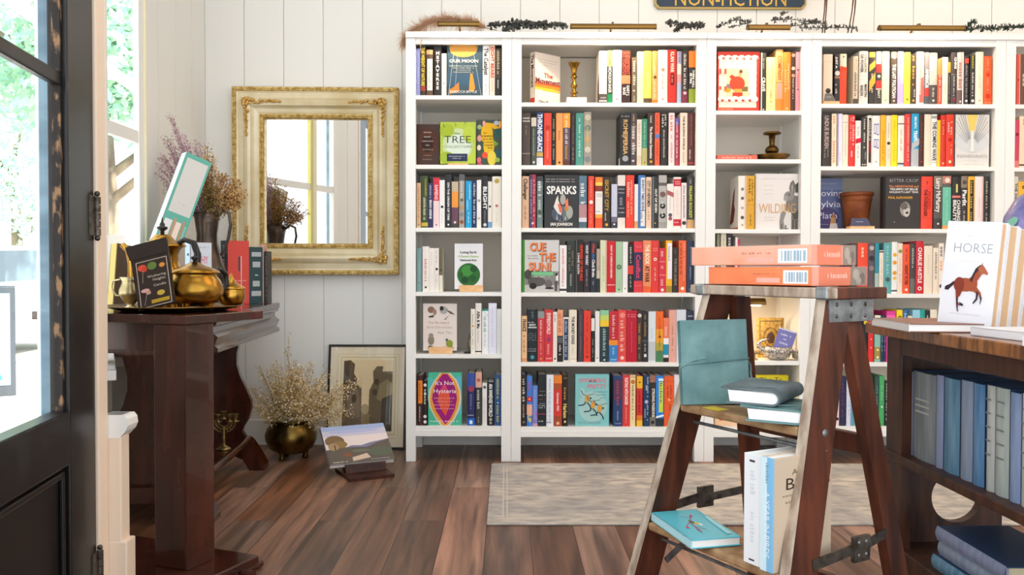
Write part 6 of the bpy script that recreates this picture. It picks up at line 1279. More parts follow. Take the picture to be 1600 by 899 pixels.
MB().tube([(-.055, 0, .045), (-.078, 0, .09), (-.08, 0, .14), (-.088, 0, .18), (-.105, 0, .2)], [.016, .013, .01, .009, .008], BRASS, 12).build('spout', cp_)
# teapot
tp = thing('teapot', 'squat brass teapot at the front of the tray', 'teapot', (-.478, -1.375, TZ), R(36)); tp.scale = (1.16, 1.16, 1.1)
MB().lathe([(.001, .012), (.03, .012), (.055, .022), (.071, .045), (.0725, .062), (.064, .084), (.056, .094), (.055, .1), (.06, .104)], BRASS, seg=32).build('body', tp)
MB().lathe([(.063, .104), (.062, .108), (.045, .117), (.025, .124), (.014, .131), (.009, .133), (.001, .134)], BRASS, seg=32).build('lid', tp); tpl = [o for o in tp.children if o.name.startswith('lid')][0]
MB().lathe([(.001, .133), (.005, .134), (.004, .138), (.011, .144), (.009, .148), (.003, .15), (.001, .156)], BLKH, seg=12).build('finial', tpl)
MB().tube([(-.055, 0, .035), (-.068, 0, .06), (-.075, 0, .085), (-.088, 0, .1)], [.016, .012, .009, .007], BRASS, 12).build('spout', tp)
MB().tube([(.054, .02, .1), (.075, .035, .115), (.095, .045, .1), (.098, .045, .075), (.085, .038, .05), (.066, .026, .045)], [.006, .007, .0075, .007, .0065, .005], BLKH, 10).build('handle', tp)
for k in range(4):
    a = R(45+90*k); MB().lathe([(.001, 0), (.009, 0), (.008, .008), (.012, .022)], BRASS, (.042*cos(a), .042*sin(a), 0), 10).build('foot', tp)
# sugar bowl
sg = thing('sugar_bowl', 'little lidded brass sugar bowl at the right of the tray', 'sugar bowl', (-.412, -1.235, TZ))
MB().lathe([(.001, .008), (.02, .008), (.035, .016), (.044, .035), (.043, .055), (.04, .06), (.042, .063)], BRASS, seg=28).build('body', sg)
MB().lathe([(.044, .063), (.043, .066), (.028, .075), (.014, .084), (.01, .094), (.007, .098), (.004, .108), (.001, .113)], BRASS, seg=28).build('lid', sg)
MB().lathe([(.001, 0), (.02, 0), (.02, .003), (.015, .008), (.001, .01)], BRASS).build('foot', sg)
# cream jug
cj = thing('cream_jug', 'pale brass cream jug behind the black flower packet', 'jug', (-.705, -1.30, TZ))
PB_ = noise_mat('pale_brass', 'a8986c', 'd0c49c', (20, 20, 20), .3, .9)
MB().lathe([(.001, 0), (.022, 0), (.022, .004), (.01, .012), (.02, .024), (.034, .045), (.034, .06), (.026, .078), (.025, .088), (.032, .1), (.03, .1), (.022, .088), (.001, .05)], PB_).build('body', cj)
MB().tube([(-.03, -.005, .092), (-.052, -.008, .088), (-.056, -.009, .065), (-.042, -.007, .042), (-.033, -.006, .042)], .0035, PB_, 8).build('handle', cj)
# black flower packet leaning on the pots
Mk = MX.Translation((-.553, -1.475, .786)) @ MX.Rotation(R(-8), 4, 'Z') @ MX.Rotation(R(-12), 4, 'X') @ MX.Rotation(R(-14), 4, 'Y')
pkw, pkh = .112, .196; s = MB(); BK = mat('2b2320', .35)
s.prism([(-pkw/2, 0), (pkw/2, 0), (pkw/2, pkh), (-pkw/2-.006, pkh)], 0, .010, BK)
s.add([(-pkw/2-.008, -.002, pkh-.04), (pkw/2+.002, -.002, pkh-.04), (pkw/2+.003, -.004, pkh+.004), (-pkw/2-.016, -.004, pkh+.004)], [(0, 1, 2, 3)], BK)
art(s, [('rect', .08, .26, .95, .98, 'c8b8a8'), ('rect', .1, .27, .93, .97, '372c28'), ('ell', .24, .36, .12, .05, 'd8543c'), ('ell', .3, .39, .08, .04, 'c8442c'), ('ell', .52, .36, .13, .06, '64803c'), ('ell', .8, .38, .08, .035, 'd89040'), ('ell', .26, .72, .12, .03, 'd8a8a0'), ('ell', .34, .76, .07, .03, 'c89488'), ('ell', .68, .8, .11, .04, 'c8a844'), ('line', [(.26, .4), (.22, .6)], .0012, 'b8a898'), ('line', [(.3, .76), (.2, .95)], .0012, 'b8a898'),
    ('txt', 'Wuthering', .62, .52, .038, .52, 'd0c4b4'), ('txt', 'Heights', .68, .58, .038, .36, 'd0c4b4'), ('txt', 'Candle', .68, .67, .036, .36, 'd0c4b4'), ('rect', .4, .885, .9, .94, 'b8962c')], pkw, pkh, lambda u, v, l: (pkw*(u-.5), -.0004-.00015*l, pkh*(1-v)), lambda: ((1, 0, 0), (0, 0, 1)), pkw, pkh)
tag(s.build('packet', M=Mk, bevel=.001), 'black packet printed with flowers leaning on the brass coffee pot', 'packet')
# tall jug with dried grasses
LTZ = .7365
jg = thing('jug', 'tall dark pewter jug of dried mauve and tan grasses beside the mirror', 'jug', (-.835, -.24, LTZ), R(-12))
PEW = noise_mat('pewter', '3c322c', '5e5046', (14, 14, 14), .32, .75)
MB().lathe([(.001, 0), (.05, 0), (.058, .01), (.066, .05), (.07, .1), (.066, .16), (.05, .22), (.04, .27), (.038, .31), (.044, .36), (.05, .405), (.047, .405), (.036, .33), (.036, .28), (.05, .2), (.001, .15)], PEW, seg=28, sx=1.15, sy=1.15).build('body', jg)
MB().tube([(.046, 0, .385), (.075, 0, .41), (.105, 0, .4), (.112, 0, .35), (.1, 0, .29), (.08, 0, .24), (.064, 0, .22)], [.006, .0065, .007, .007, .0065, .006, .006], PEW, 10).build('handle', jg)
MAU = [leaf_mat('mauve_a', 'c9a8b4', .35), leaf_mat('mauve_b', 'dcc2c8', .35), leaf_mat('mauve_c', 'a57c8c', .35)]; TAN = [leaf_mat('tan_a', 'c89c5c', .3), leaf_mat('tan_b', 'dcba80', .3), leaf_mat('tan_c', '8c6236', .3)]; OLV = [leaf_mat('olive_a', '8a7434', .3), leaf_mat('olive_b', 'a08c4c', .3), leaf_mat('olive_c', '6c5430', .3)]
def clampx(p): return V((max(p.x, -1.035), p.y, p.z))
rnd = random.Random(31); fl, sm = MB(), MB(); tip = lambda x, y, z, yy=0: tuple(MX.Rotation(R(12), 4, 'Z') @ (clampx(px(x, y, 'y', -.24+yy)) - V((-.835, -.24, LTZ))))
for x_, y_ in ((270, 183), (262, 215), (285, 210), (250, 240), (300, 240), (308, 225), (240, 262), (290, 262), (272, 235)):
    for j in range(3): spray(fl, sm, (0, 0, .36), tip(x_+rnd.uniform(-6, 6), y_+rnd.uniform(-4, 10), 0, rnd.uniform(-.05, .05)), 120, .022, .0042, MAU, MAU[2], rnd, .6, .45)
for x_, y_ in ((268, 285), (275, 310), (285, 275), (262, 300), (300, 290)):
    for j in range(3): spray(fl, sm, (0, 0, .36), tip(x_+rnd.uniform(-5, 5), y_+rnd.uniform(-5, 5), 0, rnd.uniform(-.06, .03)), 120, .035, .0042, MAU, MAU[2], rnd, .7, .3)
for x_, y_ in ((320, 232), (332, 245), (325, 262), (340, 270), (318, 285)):
    for j in range(3): spray(fl, sm, (0, 0, .36), tip(x_+rnd.uniform(-5, 5), y_+rnd.uniform(-4, 4), 0, rnd.uniform(-.05, .05)), 110, .03, .0045, TAN, TAN[2], rnd, .75, .35)
for x_, y_ in ((372, 285), (380, 300), (360, 305), (375, 312), (350, 275)):
    for j in range(4): spray(fl, sm, (.01, 0, .37), tip(x_+rnd.uniform(-5, 5), y_+rnd.uniform(-4, 4), 0, rnd.uniform(-.04, .04)), 120, .03, .0045, TAN, TAN[2], rnd, .85, .5)
for x_, y_ in ((322, 300), (335, 310), (312, 320), (345, 325), (330, 290)):
    for j in range(3): spray(fl, sm, (0, 0, .36), tip(x_, y_, 0, rnd.uniform(-.06, .03)), 90, .04, .0045, OLV, OLV[2], rnd, .7, .2)
sm.build('stems', jg); fl.build('dried_flowers', jg)
# books and boxes on the library table
def stand_book(X, Y, Z, yaw, W_, H_, T, base, items, label, spine=None, side=(), lean=0, roll=0, **k):
    M = MX.Translation((X, Y, Z+.0004)) @ MX.Rotation(R(yaw), 4, 'Z') @ MX.Rotation(R(lean), 4, 'X') @ MX.Rotation(R(roll), 4, 'Y')
    return cover_book(W_, H_, T, base, items, label, M, spine=spine, side=side, **k)
def by_px(xl, xr, yt, Y, z=LTZ):
    a, b = px(xl, yt, 'y', Y), px(xr, yt, 'y', Y); return (a.x+b.x)/2, b.x-a.x, a.z-z
def spine_left(xs, xe, yt, Y, yaw, W_, T, *args, **k):
    """upright book whose front-left (spine) edge stands where the photo shows it"""
    a = px(xs, yt, 'y', Y); M = MX.Translation((a.x, Y, LTZ+.0004)) @ MX.Rotation(R(yaw), 4, 'Z') @ MX.Translation((W_/2, 0, 0))
    return cover_book(W_, a.z-LTZ, T, *args[:3], M, **k)
spine_left(355, 383, 376, -.11, 50, .112, .052, 'dc5048', [('rect', .5, .25, .58, .48, '4c4a5c'), ('rect', .62, .24, .65, .98, 'f0e4e0'), ('txt', '~12', .58, .63, .02, .6, 'f4dcd4')], 'red book with black spine standing upright on the library table', spine='2a2e38', side=[('rect', 0, 0, 1, .2, '4c6870'), ('vtxt', '~9', .5, .25, .34, .36, 'c8ccd0'), ('vtxt', '~12', .5, .7, .24, .4, '9ca4ac')])
spine_left(385.5, 405, 386, -.025, 50, .085, .038, '2f4a50', [('rect', .3, .09, .9, .17, 'b4bcc0'), ('rect', .36, .26, .84, .36, 'b4bcc0'), ('rect', .5, .49, .7, .51, 'c4ccd0'), ('rect', .36, .6, .8, .7, 'b4bcc0'), ('rect', .28, .78, .88, .87, 'b4bcc0')], 'dark green book with pale blocks beside the red book on library table', spine='23282c', pages=PAGEW, side=[('vtxt', '~14', .5, .4, .5, .7, 'd8dcd8')])
spine_book(px(406.5, 430, 'y', .045).x, px(412, 430, 'y', .045).x, LTZ, px(408, 382, 'y', .045).z, .045, .06, 'd9a896', [['t', '.1', '.9', 'b8806c', '.3', '~14']], 'salmon spine of a book right of the dark green one', None)
spine_book(px(413, 430, 'y', .045).x, px(419, 430, 'y', .045).x, LTZ, px(416, 393, 'y', .045).z, .045, .06, '3c3836', [['t', '.1', '.9', '8c8884', '.3', '~14']], 'thin charcoal book last in the row on the library table', None)
spine_left(297, 326, 379, -.62, 45, .088, .045, 'cfd6e0', [('txt', '~12', .55, .07, .03, .66, 'a8a8ac'), ('txt', 'APHY', .52, .26, .11, .62, 'd88ca0', 1), ('ell', .8, .62, .14, .1, '2c3440'), ('rect', .7, .5, .84, .56, '2c3440'), ('ell', .2, .4, .04, .06, '8c98a8')], 'pale blue book with pink title behind the coffee pot handle', spine='bcd4e8', side=[('ell', .6, .18, .2, .02, '3c5060'), ('ell', .5, .9, .2, .04, '3c5060')])
x_, w_, h_ = by_px(300, 335, 262, -.35)
p0 = px(226, 470, 'y', -.50)
bx = MX.Translation((p0.x+.005, -.50, LTZ+.023)) @ MX.Rotation(R(40), 4, 'Z') @ MX.Rotation(R(0), 4, 'X') @ MX.Rotation(R(20), 4, 'Y')
cover_book(.112, .645, .06, '5fae9e', [('rect', .1, .03, .92, .4, 'd2d0cc'), ('txt', '~6', .5, .33, .006, .3, 'a8a4a0'), ('rect', .1, .45, .38, .62, 'e4e2e4'), ('rect', .42, .43, .5, .7, 'c89474'), ('rect', .52, .45, .72, .66, 'eed8cc'), ('rect', .76, .43, .83, .72, 'c88c68'), ('rect', .85, .46, .94, .68, '8cc0b4')], 'tall teal boxed set leaning right behind the coffee pot', bx, spine='e6eef2', pages=PAGEW, name='boxed_set', cat='boxed set')
stand_book(-.985, -.80, LTZ, 40, .10, .29, .03, 'f1efe9', [], 'white book standing by the window at the left of the library table', lean=-8)
stand_book(-.915, -.90, LTZ, 62, .07, .25, .034, '4a3a2c', [], 'brown book with mustard spine by the window on the library table', spine='c8b060', lean=-4, roll=8)
# ---------------- stepladder ----------------
PSI = R(-60.8); EX = V((cos(PSI), sin(PSI), 0)); EY = V((-sin(PSI), cos(PSI), 0)); LP = V((1.039, -2.064, 0))
Ml = frame_m(LP, EX, EY, V((0, 0, 1)))
LH, LA, LK, LS = .862, .182, .083, .272
def rx(z): return LA+LK*(LH-z)
def ry(z): return -LS*(LH-z)
ld = thing('stepladder', 'old brown wooden stepladder with iron hinges holding books, right of centre', 'stepladder', M=Ml)
def rail(sx, z0, z1, bw, yf, name, mt, edge):
    s = MB(); vs = []
    for z in (z0, z1):
        xo = sx*rx(z); y = yf(z)
        for dx in (0, -sx*.026):
            for dy in (0, bw): vs.append((xo+dx, y+dy, z))
    f = [(0, 2, 3, 1), (4, 5, 7, 6), (0, 4, 6, 2), (1, 3, 7, 5), (0, 1, 5, 4), (2, 6, 7, 3)]
    for i, q in enumerate(f): s.add(vs, [q], edge if i == 2 else mt)
    return s.build(name, ld, bevel=.0025)
for sx in (-1, 1): rail(sx, .0, LH-.022, .078, ry, 'front_rail', LADW, LADE)
ryb = lambda z: .055+.185*(LH-z)
def leg(sx):
    s = MB(); vs = []
    for z in (.0, LH-.03):
        xo = sx*(rx(z)-.004-.028*0)
        for dx in (-sx*.012, -sx*.037):
            for dy in (-.0, .05): vs.append((xo+dx, ryb(z)+dy, z))
    for q in [(0, 2, 3, 1), (4, 5, 7, 6), (0, 4, 6, 2), (1, 3, 7, 5), (0, 1, 5, 4), (2, 6, 7, 3)]: s.add(vs, [q], LADW)
    return s.build('back_leg', ld, bevel=.0025)
for sx in (-1, 1): leg(sx)
for z in (.16, .52):
    s = MB(); s.box(-rx(z)+.05, rx(z)-.05, ryb(z)+.012, ryb(z)+.034, z-.02, z+.022, LADW); s.build('back_rung', ld, bevel=.002)
for z in (.58, .30):
    s = MB(); y0 = ry(z)-.004; s.box(-rx(z)+.0265, rx(z)-.0265, y0, y0+.112, z-.02, z, TREADW); o = s.build('tread', ld, bevel=.006)
    r_ = MB(); r_.tube([(-rx(z)-.004, y0+.05, z-.05), (rx(z)+.004, y0+.05, z-.05)], .004, STEEL); r_.build('tie_rod', ld)
z = .30; r_ = MB(); r_.beam((-rx(z)+.03, ry(z)+.05, z-.1), (-rx(z)+.13, ry(z)+.03, z-.018), .014, .004, STEEL); r_.build('brace', ld)
s = MB(); s.box(-LA-.035, LA+.035, -.012, .142, LH-.024, LH, LADW)
s.box(-LA-.036, LA+.036, -.0165, -.011, LH-.023, LH-.001, LADE); s.build('top_cap', ld, bevel=.008)
s = MB(); s.box(-.04, .012, ry(.58)-.0045, ry(.58)+.03, .5795, .5805, mat('d8c030', .6)); s.build('paint_smear', ld, loc=(-.06, 0, 0))
for sx in (-1, 1):
    s = MB(); x0 = sx*(rx(.83)+.0005); x1 = x0+sx*.004
    s.box(min(x0, x1), max(x0, x1), -.002, .134, LH-.072, LH-.026, STEEL)
    for k in range(3):
        for zz in (LH-.06, LH-.036): s.ball((x1, .02+k*.044, zz), (.002, .005, .005), IRON, 8)
    s.build('hinge_plate', ld, bevel=.0015)
    s = MB(); s.box(sx*LA-.016, sx*LA+.016, -.019, .02, LH-.026, LH+.0015, STEEL); s.build('corner_strap', ld, bevel=.004)
    za = .33; s = MB()
    ya, yb = ry(za)+.075, ryb(za-.01)+.02; xo = sx*(rx(za)+.003); zm = za-.012
    s.beam((xo, ya-.02, za-.015), (xo, (ya+yb)/2+.02, za+.004), .004, .022, IRON); s.beam((xo-sx*.0, (ya+yb)/2-.02, za-.006), (xo-sx*.03, yb+.03, za+.012), .004, .02, IRON)
    s.box(min(xo-sx*.003, xo+sx*.006), max(xo-sx*.003, xo+sx*.006), (ya+yb)/2-.028, (ya+yb)/2+.02, za-.028, za+.024, IRON)
    for k in (-.014, .008):
        for q in (-.014, .012): s.ball((xo+sx*.006, (ya+yb)/2+k, za+q), (.002, .004, .004), STEEL, 8)
    s.build('spreader', ld)
    for zz in (.58, .30): MB().ball((sx*(rx(zz)+.001), ry(zz)+.045, zz-.012), (.003, .008, .008), STEEL, 10).build('rivet', ld)
s = MB(); s.beam((rx(.25)-.03, ry(.25)+.08, .268), (rx(.22)-.06, ryb(.22)+.01, .222), .012, .02, STEEL); s.build('lower_brace', ld)
L3 = lambda x, y, z: Ml @ V((x, y, z))
# two shrink-wrapped orange packs on the ladder top
FILM = bpy.data.materials.new('clear_wrap'); FILM.use_nodes = True; nb = FILM.node_tree.nodes['Principled BSDF']
nb.inputs['Base Color'].default_value = (1, 1, 1, 1); nb.inputs['Roughness'].default_value = .12; nb.inputs['Alpha'].default_value = .07; nb.inputs['Specular IOR Level'].default_value = .9
def pack(dx, dy, z, rz, L, D, H, c1, c2, label):
    M = Ml @ MX.Translation((dx, dy, z)) @ MX.Rotation(R(rz), 4, 'Z')
    s = MB(); O1 = noise_mat('orange_card_'+c1, c1, c2, (3, 3, 3), .4, lo=.45, hi=.55); s.box(-L, 0, 0, D, 0, H, O1)
    art(s, [('rect', .75, .18, .97, .9, 'f4f0f0'), ('rect', .5, .6, .72, .86, 'f4b0a0')] + [('rect', .775+.024*i, .28, .775+.024*i+(.016 if i % 3 else .008), .8, '94b4c8') for i in range(8)] + [('txt', '~12', .58, .38, .1, .24, 'b85c3c')],
        L, H, lambda u, v, l: (-L+L*u, -.0002-.00012*l, H*(1-v)), lambda: ((1, 0, 0), (0, 0, 1)), L, H)
    art(s, [('rect', 0, 0, .68, 1, 'e87850'), ('rect', 0, 0, .12, 1, 'f0a088'), ('txt', '~10', .45, .45, .3, .4, 'fbd4c0'), ('rect', .70, 0, 1, 1, '8c7c6c'), ('ell', .8, .4, .06, .3, 'b0a090'), ('ell', .92, .6, .05, .3, '6c5c4c'), ('ell', .85, .75, .05, .2, 'a89c8c')],
        D, H, lambda u, v, l: (.0002+.00012*l, D*u, H*(1-v)), lambda: ((0, 1, 0), (0, 0, 1)), D, H)
    o = s.build('wrapped_pack', M=M, bevel=.0015)
    MB().box(-L-.002, .002, -.002, D+.002, .0008, H+.002, FILM).build('clear_wrap', o)
    return tag(o, label, 'wrapped pack', 'wrapped packs on the ladder top')
pack(.150, -.01, LH+.002, 0, .31, .17, .040, 'ff8138', 'f56a20', 'orange wrapped pack lying directly on the stepladder top')
pack(.140, .0, LH+.046, 4, .345, .15, .043, 'ffb094', 'ff9468', 'orange wrapped pack paled by painted film glare, uppermost on the stepladder')  # paler card colour imitates glare on the clear film
# suede journals on the middle tread
SUE = noise_mat('teal_suede', '5b7f80', '7a9c9c', (14, 14, 14), .85, detail=8, bump=.05); SUD = noise_mat('grey_suede', '566366', '76868a', (14, 14, 14), .8, detail=6)
a_ = px(1064.5, 627, 'z', .5815); 
Mj = MX.Translation(a_+V((.071, -.055, .0006))) @ MX.Rotation(R(-2), 4, 'Z') @ MX.Rotation(R(-7), 4, 'X') @ MX.Rotation(R(-1.5), 4, 'Y')
jw, jh = .159, .199
s = MB(); s.box(-jw/2, jw/2, 0, .004, 0, jh, SUE); s.box(-jw/2, jw/2, .026, .030, 0, jh, SUE); s.box(-jw/2, -jw/2+.004, 0, .03, 0, jh, SUE)
j1 = s.build('journal', M=Mj, bevel=.003)
MB().box(-jw/2+.004, jw/2-.007, .0045, .0255, .003, jh-.003, PAGEW).build('page_block', j1)
s = MB(); s.tube([(-jw/2-.001, .012, .094), (-jw/2-.001, -.002, .094), (-jw*.1, -.003, .099), (jw/2+.001, -.002, .106), (jw/2+.002, .02, .106)], .0022, SUE, 6); s.tube([(-jw/2-.001, -.002, .088), (-.05, -.003, .104), (-.02, -.003, .108)], .0022, SUE, 6); s.box(-.04, -.018, -.003, -.0005, .1, .116, SUE); s.tube([(jw/2, .02, .106), (jw/2+.008, .012, .09), (jw/2+.004, .0, .07), (jw/2+.007, -.002, .05)], .002, SUE, 6); s.build('wrap_cord', j1)
tag(j1, 'teal suede journal standing upright on the middle ladder tread', 'journal')
def flat_journal(M, w, t, dep, m1, label):
    """soft journal lying down: pages showing at the near end, rounded spine on the right"""
    s = MB(); n = 10; th = .0035
    out = [(-w/2, 0)]+[(w/2-t/2+t/2*sin(a), t/2-t/2*cos(a)) for a in [pi*i/n for i in range(n+1)]]+[(-w/2-.012, t+.002)]
    inn = [(-w/2-.012, t+.002-th)]+[(w/2-t/2+(t/2-th)*sin(a), t/2+(t/2-th)*cos(a)) for a in [pi*i/n for i in range(n+1)]]+[(-w/2, th)]
    s.prism(out+inn, 0, dep, m1, 'y', cap=False); k = len(out)
    for yy, flip in ((0, 0), (dep, 1)):
        o3 = [(u, yy, v) for u, v in out]; i3 = [(u, yy, v) for u, v in inn[::-1]]
        for i in range(k-1): s.add([o3[i], o3[i+1], i3[i+1], i3[i]], [(0, 1, 2, 3)], m1)
    o = s.build('journal', M=M)
    pg = MB(); e = th+.0006; r = (t/2-e)
    pg.prism([(-w/2+.006, e)]+[(w/2-t/2+r*sin(a), t/2-r*cos(a)) for a in [pi*i/n for i in range(n+1)]]+[(-w/2+.002, t-e)], .004, dep-.004, mat('f3f2f0', .8), 'y'); pg.build('page_block', o)
    c = MB(); c.tube([(-w*.0, .03, t+.003), (w*.3, .05, t+.002), (w/2+.001, .06, t/2), (w*.3, .065, -.001+.002)], .0018, m1, 6); c.build('wrap_cord', o)
    return tag(o, label, 'journal', 'suede journals lying on the ladder tread')
b_ = px(1208, 663, 'z', .5815)
M1 = MX.Translation(b_+V((.004, .0, .0012))) @ MX.Rotation(R(-24), 4, 'Z') @ MX.Rotation(R(1.2), 4, 'Y')
flat_journal(M1, .118, .030, .165, SUE, 'grey-teal journal lying beneath another on the middle ladder tread')
M2 = MX.Translation(b_+V((-.035, .028, .0345))) @ MX.Rotation(R(-34), 4, 'Z')
flat_journal(M2, .112, .032, .185, SUD, 'grey suede journal lying on top, pages towards the room, middle ladder tread')
# teal picture book on the lowest tread
z = .3006
c0, c1, c2, c3 = [px(x, y, 'z', z+.02) for x, y in ((1017, 801), (1080, 845), (1150, 834), (1088, 796))]
ux = (c1-c0); uy = (c3-c0); bw = ux.length; bh = .15
ex = ux.normalized(); ey = V((-ex.y, ex.x, 0))
c0.z = z; Mb = frame_m(c0+V((0, 0, .0006)), ex, ey, V((0, 0, 1)))
TB = mat('5cc0d0', .35); bhh = uy.dot(ey)
s = MB(); s.box(0, bw, 0, bhh, 0, .0028, TB); s.box(0, bw, 0, bhh, .0172, .02, TB); s.box(0, bw, 0, .003, 0, .02, mat('b4e4ec', .4))
art(s, [('ell', .5, .45, .05, .05, 'e8b850'), ('ell', .44, .5, .06, .04, '4c6c5c'), ('ell', .55, .4, .04, .03, 'f4f0e8'), ('line', [(.2, .3), (.45, .55), (.8, .6)], .0022, 'b84858'), ('line', [(.45, .55), (.6, .75)], .0018, 'b84858'), ('line', [(.3, .4), (.24, .56)], .0018, 'b84858'), ('line', [(.6, .58), (.72, .44)], .0018, 'b84858'), ('ell', .72, .6, .03, .03, 'd85868'), ('ell', .62, .74, .03, .03, 'd85868'), ('ell', .24, .34, .03, .025, 'd85868'), ('poly', [(.3, .04), (.9, .1), (.92, .2), (.32, .12)], 'a4dce4')],
    bw, bhh, lambda u, v, l: (bw*u, bhh*(1-v), .0202+.00012*l), lambda: ((1, 0, 0), (0, 1, 0)), bw, bhh)
o = s.build('book', M=Mb, bevel=.001); MB().box(.003, bw-.002, .003, bhh-.003, .0028, .0172, PAGEW).build('page_block', o)
tag(o, 'bright turquoise bird picture book lying on the lowest ladder tread', 'book')
# two tall bird books standing on the lowest tread
def tread_book(x0, x1, yb, H_, dep, base, cov, specs, items, label):
    M = Ml @ MX.Translation((0, yb, .3006)); w = x1-x0-.0006; s = MB(); B = mat(base, .4); C = mat(cov, .45)
    s.box(x0, x0+.0028, 0, dep, 0, H_, C); s.box(x0+w-.0028, x0+w, 0, dep, 0, H_, C); s.box(x0, x0+w, -.0012, .002, 0, H_, B)
    for sp in specs:
        if sp[0] == 't': text(s, sp[4], ink(sp[3]), (x0+w/2, -.0015, H_*(1-(sp[1]+sp[2])/2)), (0, 0, -1), (1, 0, 0), w*sp[5], H_*(sp[2]-sp[1]), 0)
        else: s.add([(x0+w*sp[1], -.0014, H_*(1-sp[4])), (x0+w*sp[3], -.0014, H_*(1-sp[4])), (x0+w*sp[3], -.0014, H_*(1-sp[2])), (x0+w*sp[1], -.0014, H_*(1-sp[2]))], [(0, 1, 2, 3)], ink(sp[5]))
    art(s, items, dep, H_, lambda u, v, l: (x0+w+.0002+.00012*l, dep*u, H_*(1-v)), lambda: ((0, 1, 0), (0, 0, 1)), dep, H_)
    o = s.build('book', M=M, bevel=.0008); MB().box(x0+.003, x0+w-.003, .003, dep-.003, .003, H_-.003, PAGEW).build('page_block', o)
    return tag(o, label, 'book')
yb = ry(.3)+.0
tread_book(.112, .162, yb-.005, .224, .165, 'eef0f2', 'eef0f0', [('t', .15, .4, 'd0d4dc', '~8', .3), ('t', .5, .85, 'd4d8dc', '~12', .25), ('r', .3, .05, .6, .07, '3c4044'), ('r', .3, .95, .6, .965, '2c3034')], [], 'tall white-spined book standing on the lowest ladder tread')
tread_book(.1625, .196, yb-.010, .227, .165, '86bfe4', 'd2bda4', [('r', .0, 0, .5, 1, 'd4ecf4'), ('t', .05, .25, '4c7ca0', '~9', .22), ('t', .3, .88, 'e8f4fa', 'A YEAR IN BIRDS', .42)],
    [('txt', 'A YEAR', .55, .14, .05, .5, '6c5c4c'), ('txt', 'BIRDS', .58, .24, .1, .8, '3c3028'), ('txt', '~14', .5, .34, .02, .7, '8c7c68'), ('txt', '~12', .5, .4, .02, .6, '8c7c68'), ('ell', .6, .78, .14, .06, '2c2824'), ('poly', [(.3, .86), (.6, .74), (.7, .8), (.4, .9)], '2c2824')], 'tall tan bird book with blue spine leaning by the ladder rail')
# ---------------- oak display cabinet (right) ----------------
KX = 1.468; KZ = .757; KY1 = -1.735; KY0 = -2.95; KD = .36
kb = thing('display_cabinet', 'oak display cabinet with open shelves of blue books, right foreground', 'cabinet', (KX, KY1, 0))
CL = KY1-KY0
def kbox(name, x0, x1, y0, y1, z0, z1, mt, bv=.003): return MB().box(x0, x1, y0, y1, z0, z1, mt).build(name, kb, bevel=bv)
s = MB(); s.box(-.03, KD+.06, -CL, .065, KZ-.029, KZ, OAK); s.build('top', kb, bevel=.004)
for yy in (-.085, -CL+.02): kbox('post', 0, .03, yy, yy+.083, 0, KZ-.029, OAKD)
kbox('apron', 0, .022, -CL+.1, -.085, .682, KZ-.029, OAKD)
kbox('shelf', -.006, KD-.01, -CL+.02, -.0, .405, .428, OAKD); kbox('bottom_shelf', .0, KD-.01, -CL+.02, -.0, .166, .188, OAKD)
kbox('plinth', .004, .024, -CL+.1, -.085, .02, .166, OAKD)
# end panel with a round cut-out, open back beyond it
def panel_hole(name, y0, y1, x0, x1, z0, z1, hc, hr, mt):
    s = MB(); n = 32; cx_, cz_ = hc
    ring = [(cx_+hr*cos(2*pi*i/n), cz_+hr*sin(2*pi*i/n)) for i in range(n)]
    def edge(a):
        dx, dz = cos(a), sin(a); t = min((x1-cx_)/dx if dx > 1e-9 else (x0-cx_)/dx if dx < -1e-9 else 9, (z1-cz_)/dz if dz > 1e-9 else (z0-cz_)/dz if dz < -1e-9 else 9); return (cx_+dx*t, cz_+dz*t)
    angs = sorted([2*pi*i/n for i in range(n)]+[math.atan2(zz-cz_, xx-cx_) % (2*pi) for xx in (x0, x1) for zz in (z0, z1)])
    IN = [(cx_+hr*cos(a), cz_+hr*sin(a)) for a in angs]; OU = [edge(a) for a in angs]; k = len(angs)
    for i in range(k):
        j = (i+1) % k
        for yy in (y0, y1): s.add([(IN[i][0], yy, IN[i][1]), (IN[j][0], yy, IN[j][1]), (OU[j][0], yy, OU[j][1]), (OU[i][0], yy, OU[i][1])], [(0, 1, 2, 3)], mt)
        s.add([(IN[i][0], y0, IN[i][1]), (IN[j][0], y0, IN[j][1]), (IN[j][0], y1, IN[j][1]), (IN[i][0], y1, IN[i][1])], [(0, 1, 2, 3)], mt)
        s.add([(OU[i][0], y0, OU[i][1]), (OU[j][0], y0, OU[j][1]), (OU[j][0], y1, OU[j][1]), (OU[i][0], y1, OU[i][1])], [(0, 1, 2, 3)], mt)
    return s.build(name, kb)
panel_hole('end_panel', -.028, 0, .03, .295, .188, .405, (.176, .305), .066, OAKD)
kbox('end_panel', .03, .295, -.028, 0, .428, KZ-.029, OAKD); kbox('end_panel', .03, .295, -.028, 0, .02, .166, OAKD)
kbox('back_post', KD-.07, KD-.01, -CL+.02, -CL+.06, 0, KZ-.029, OAKD)
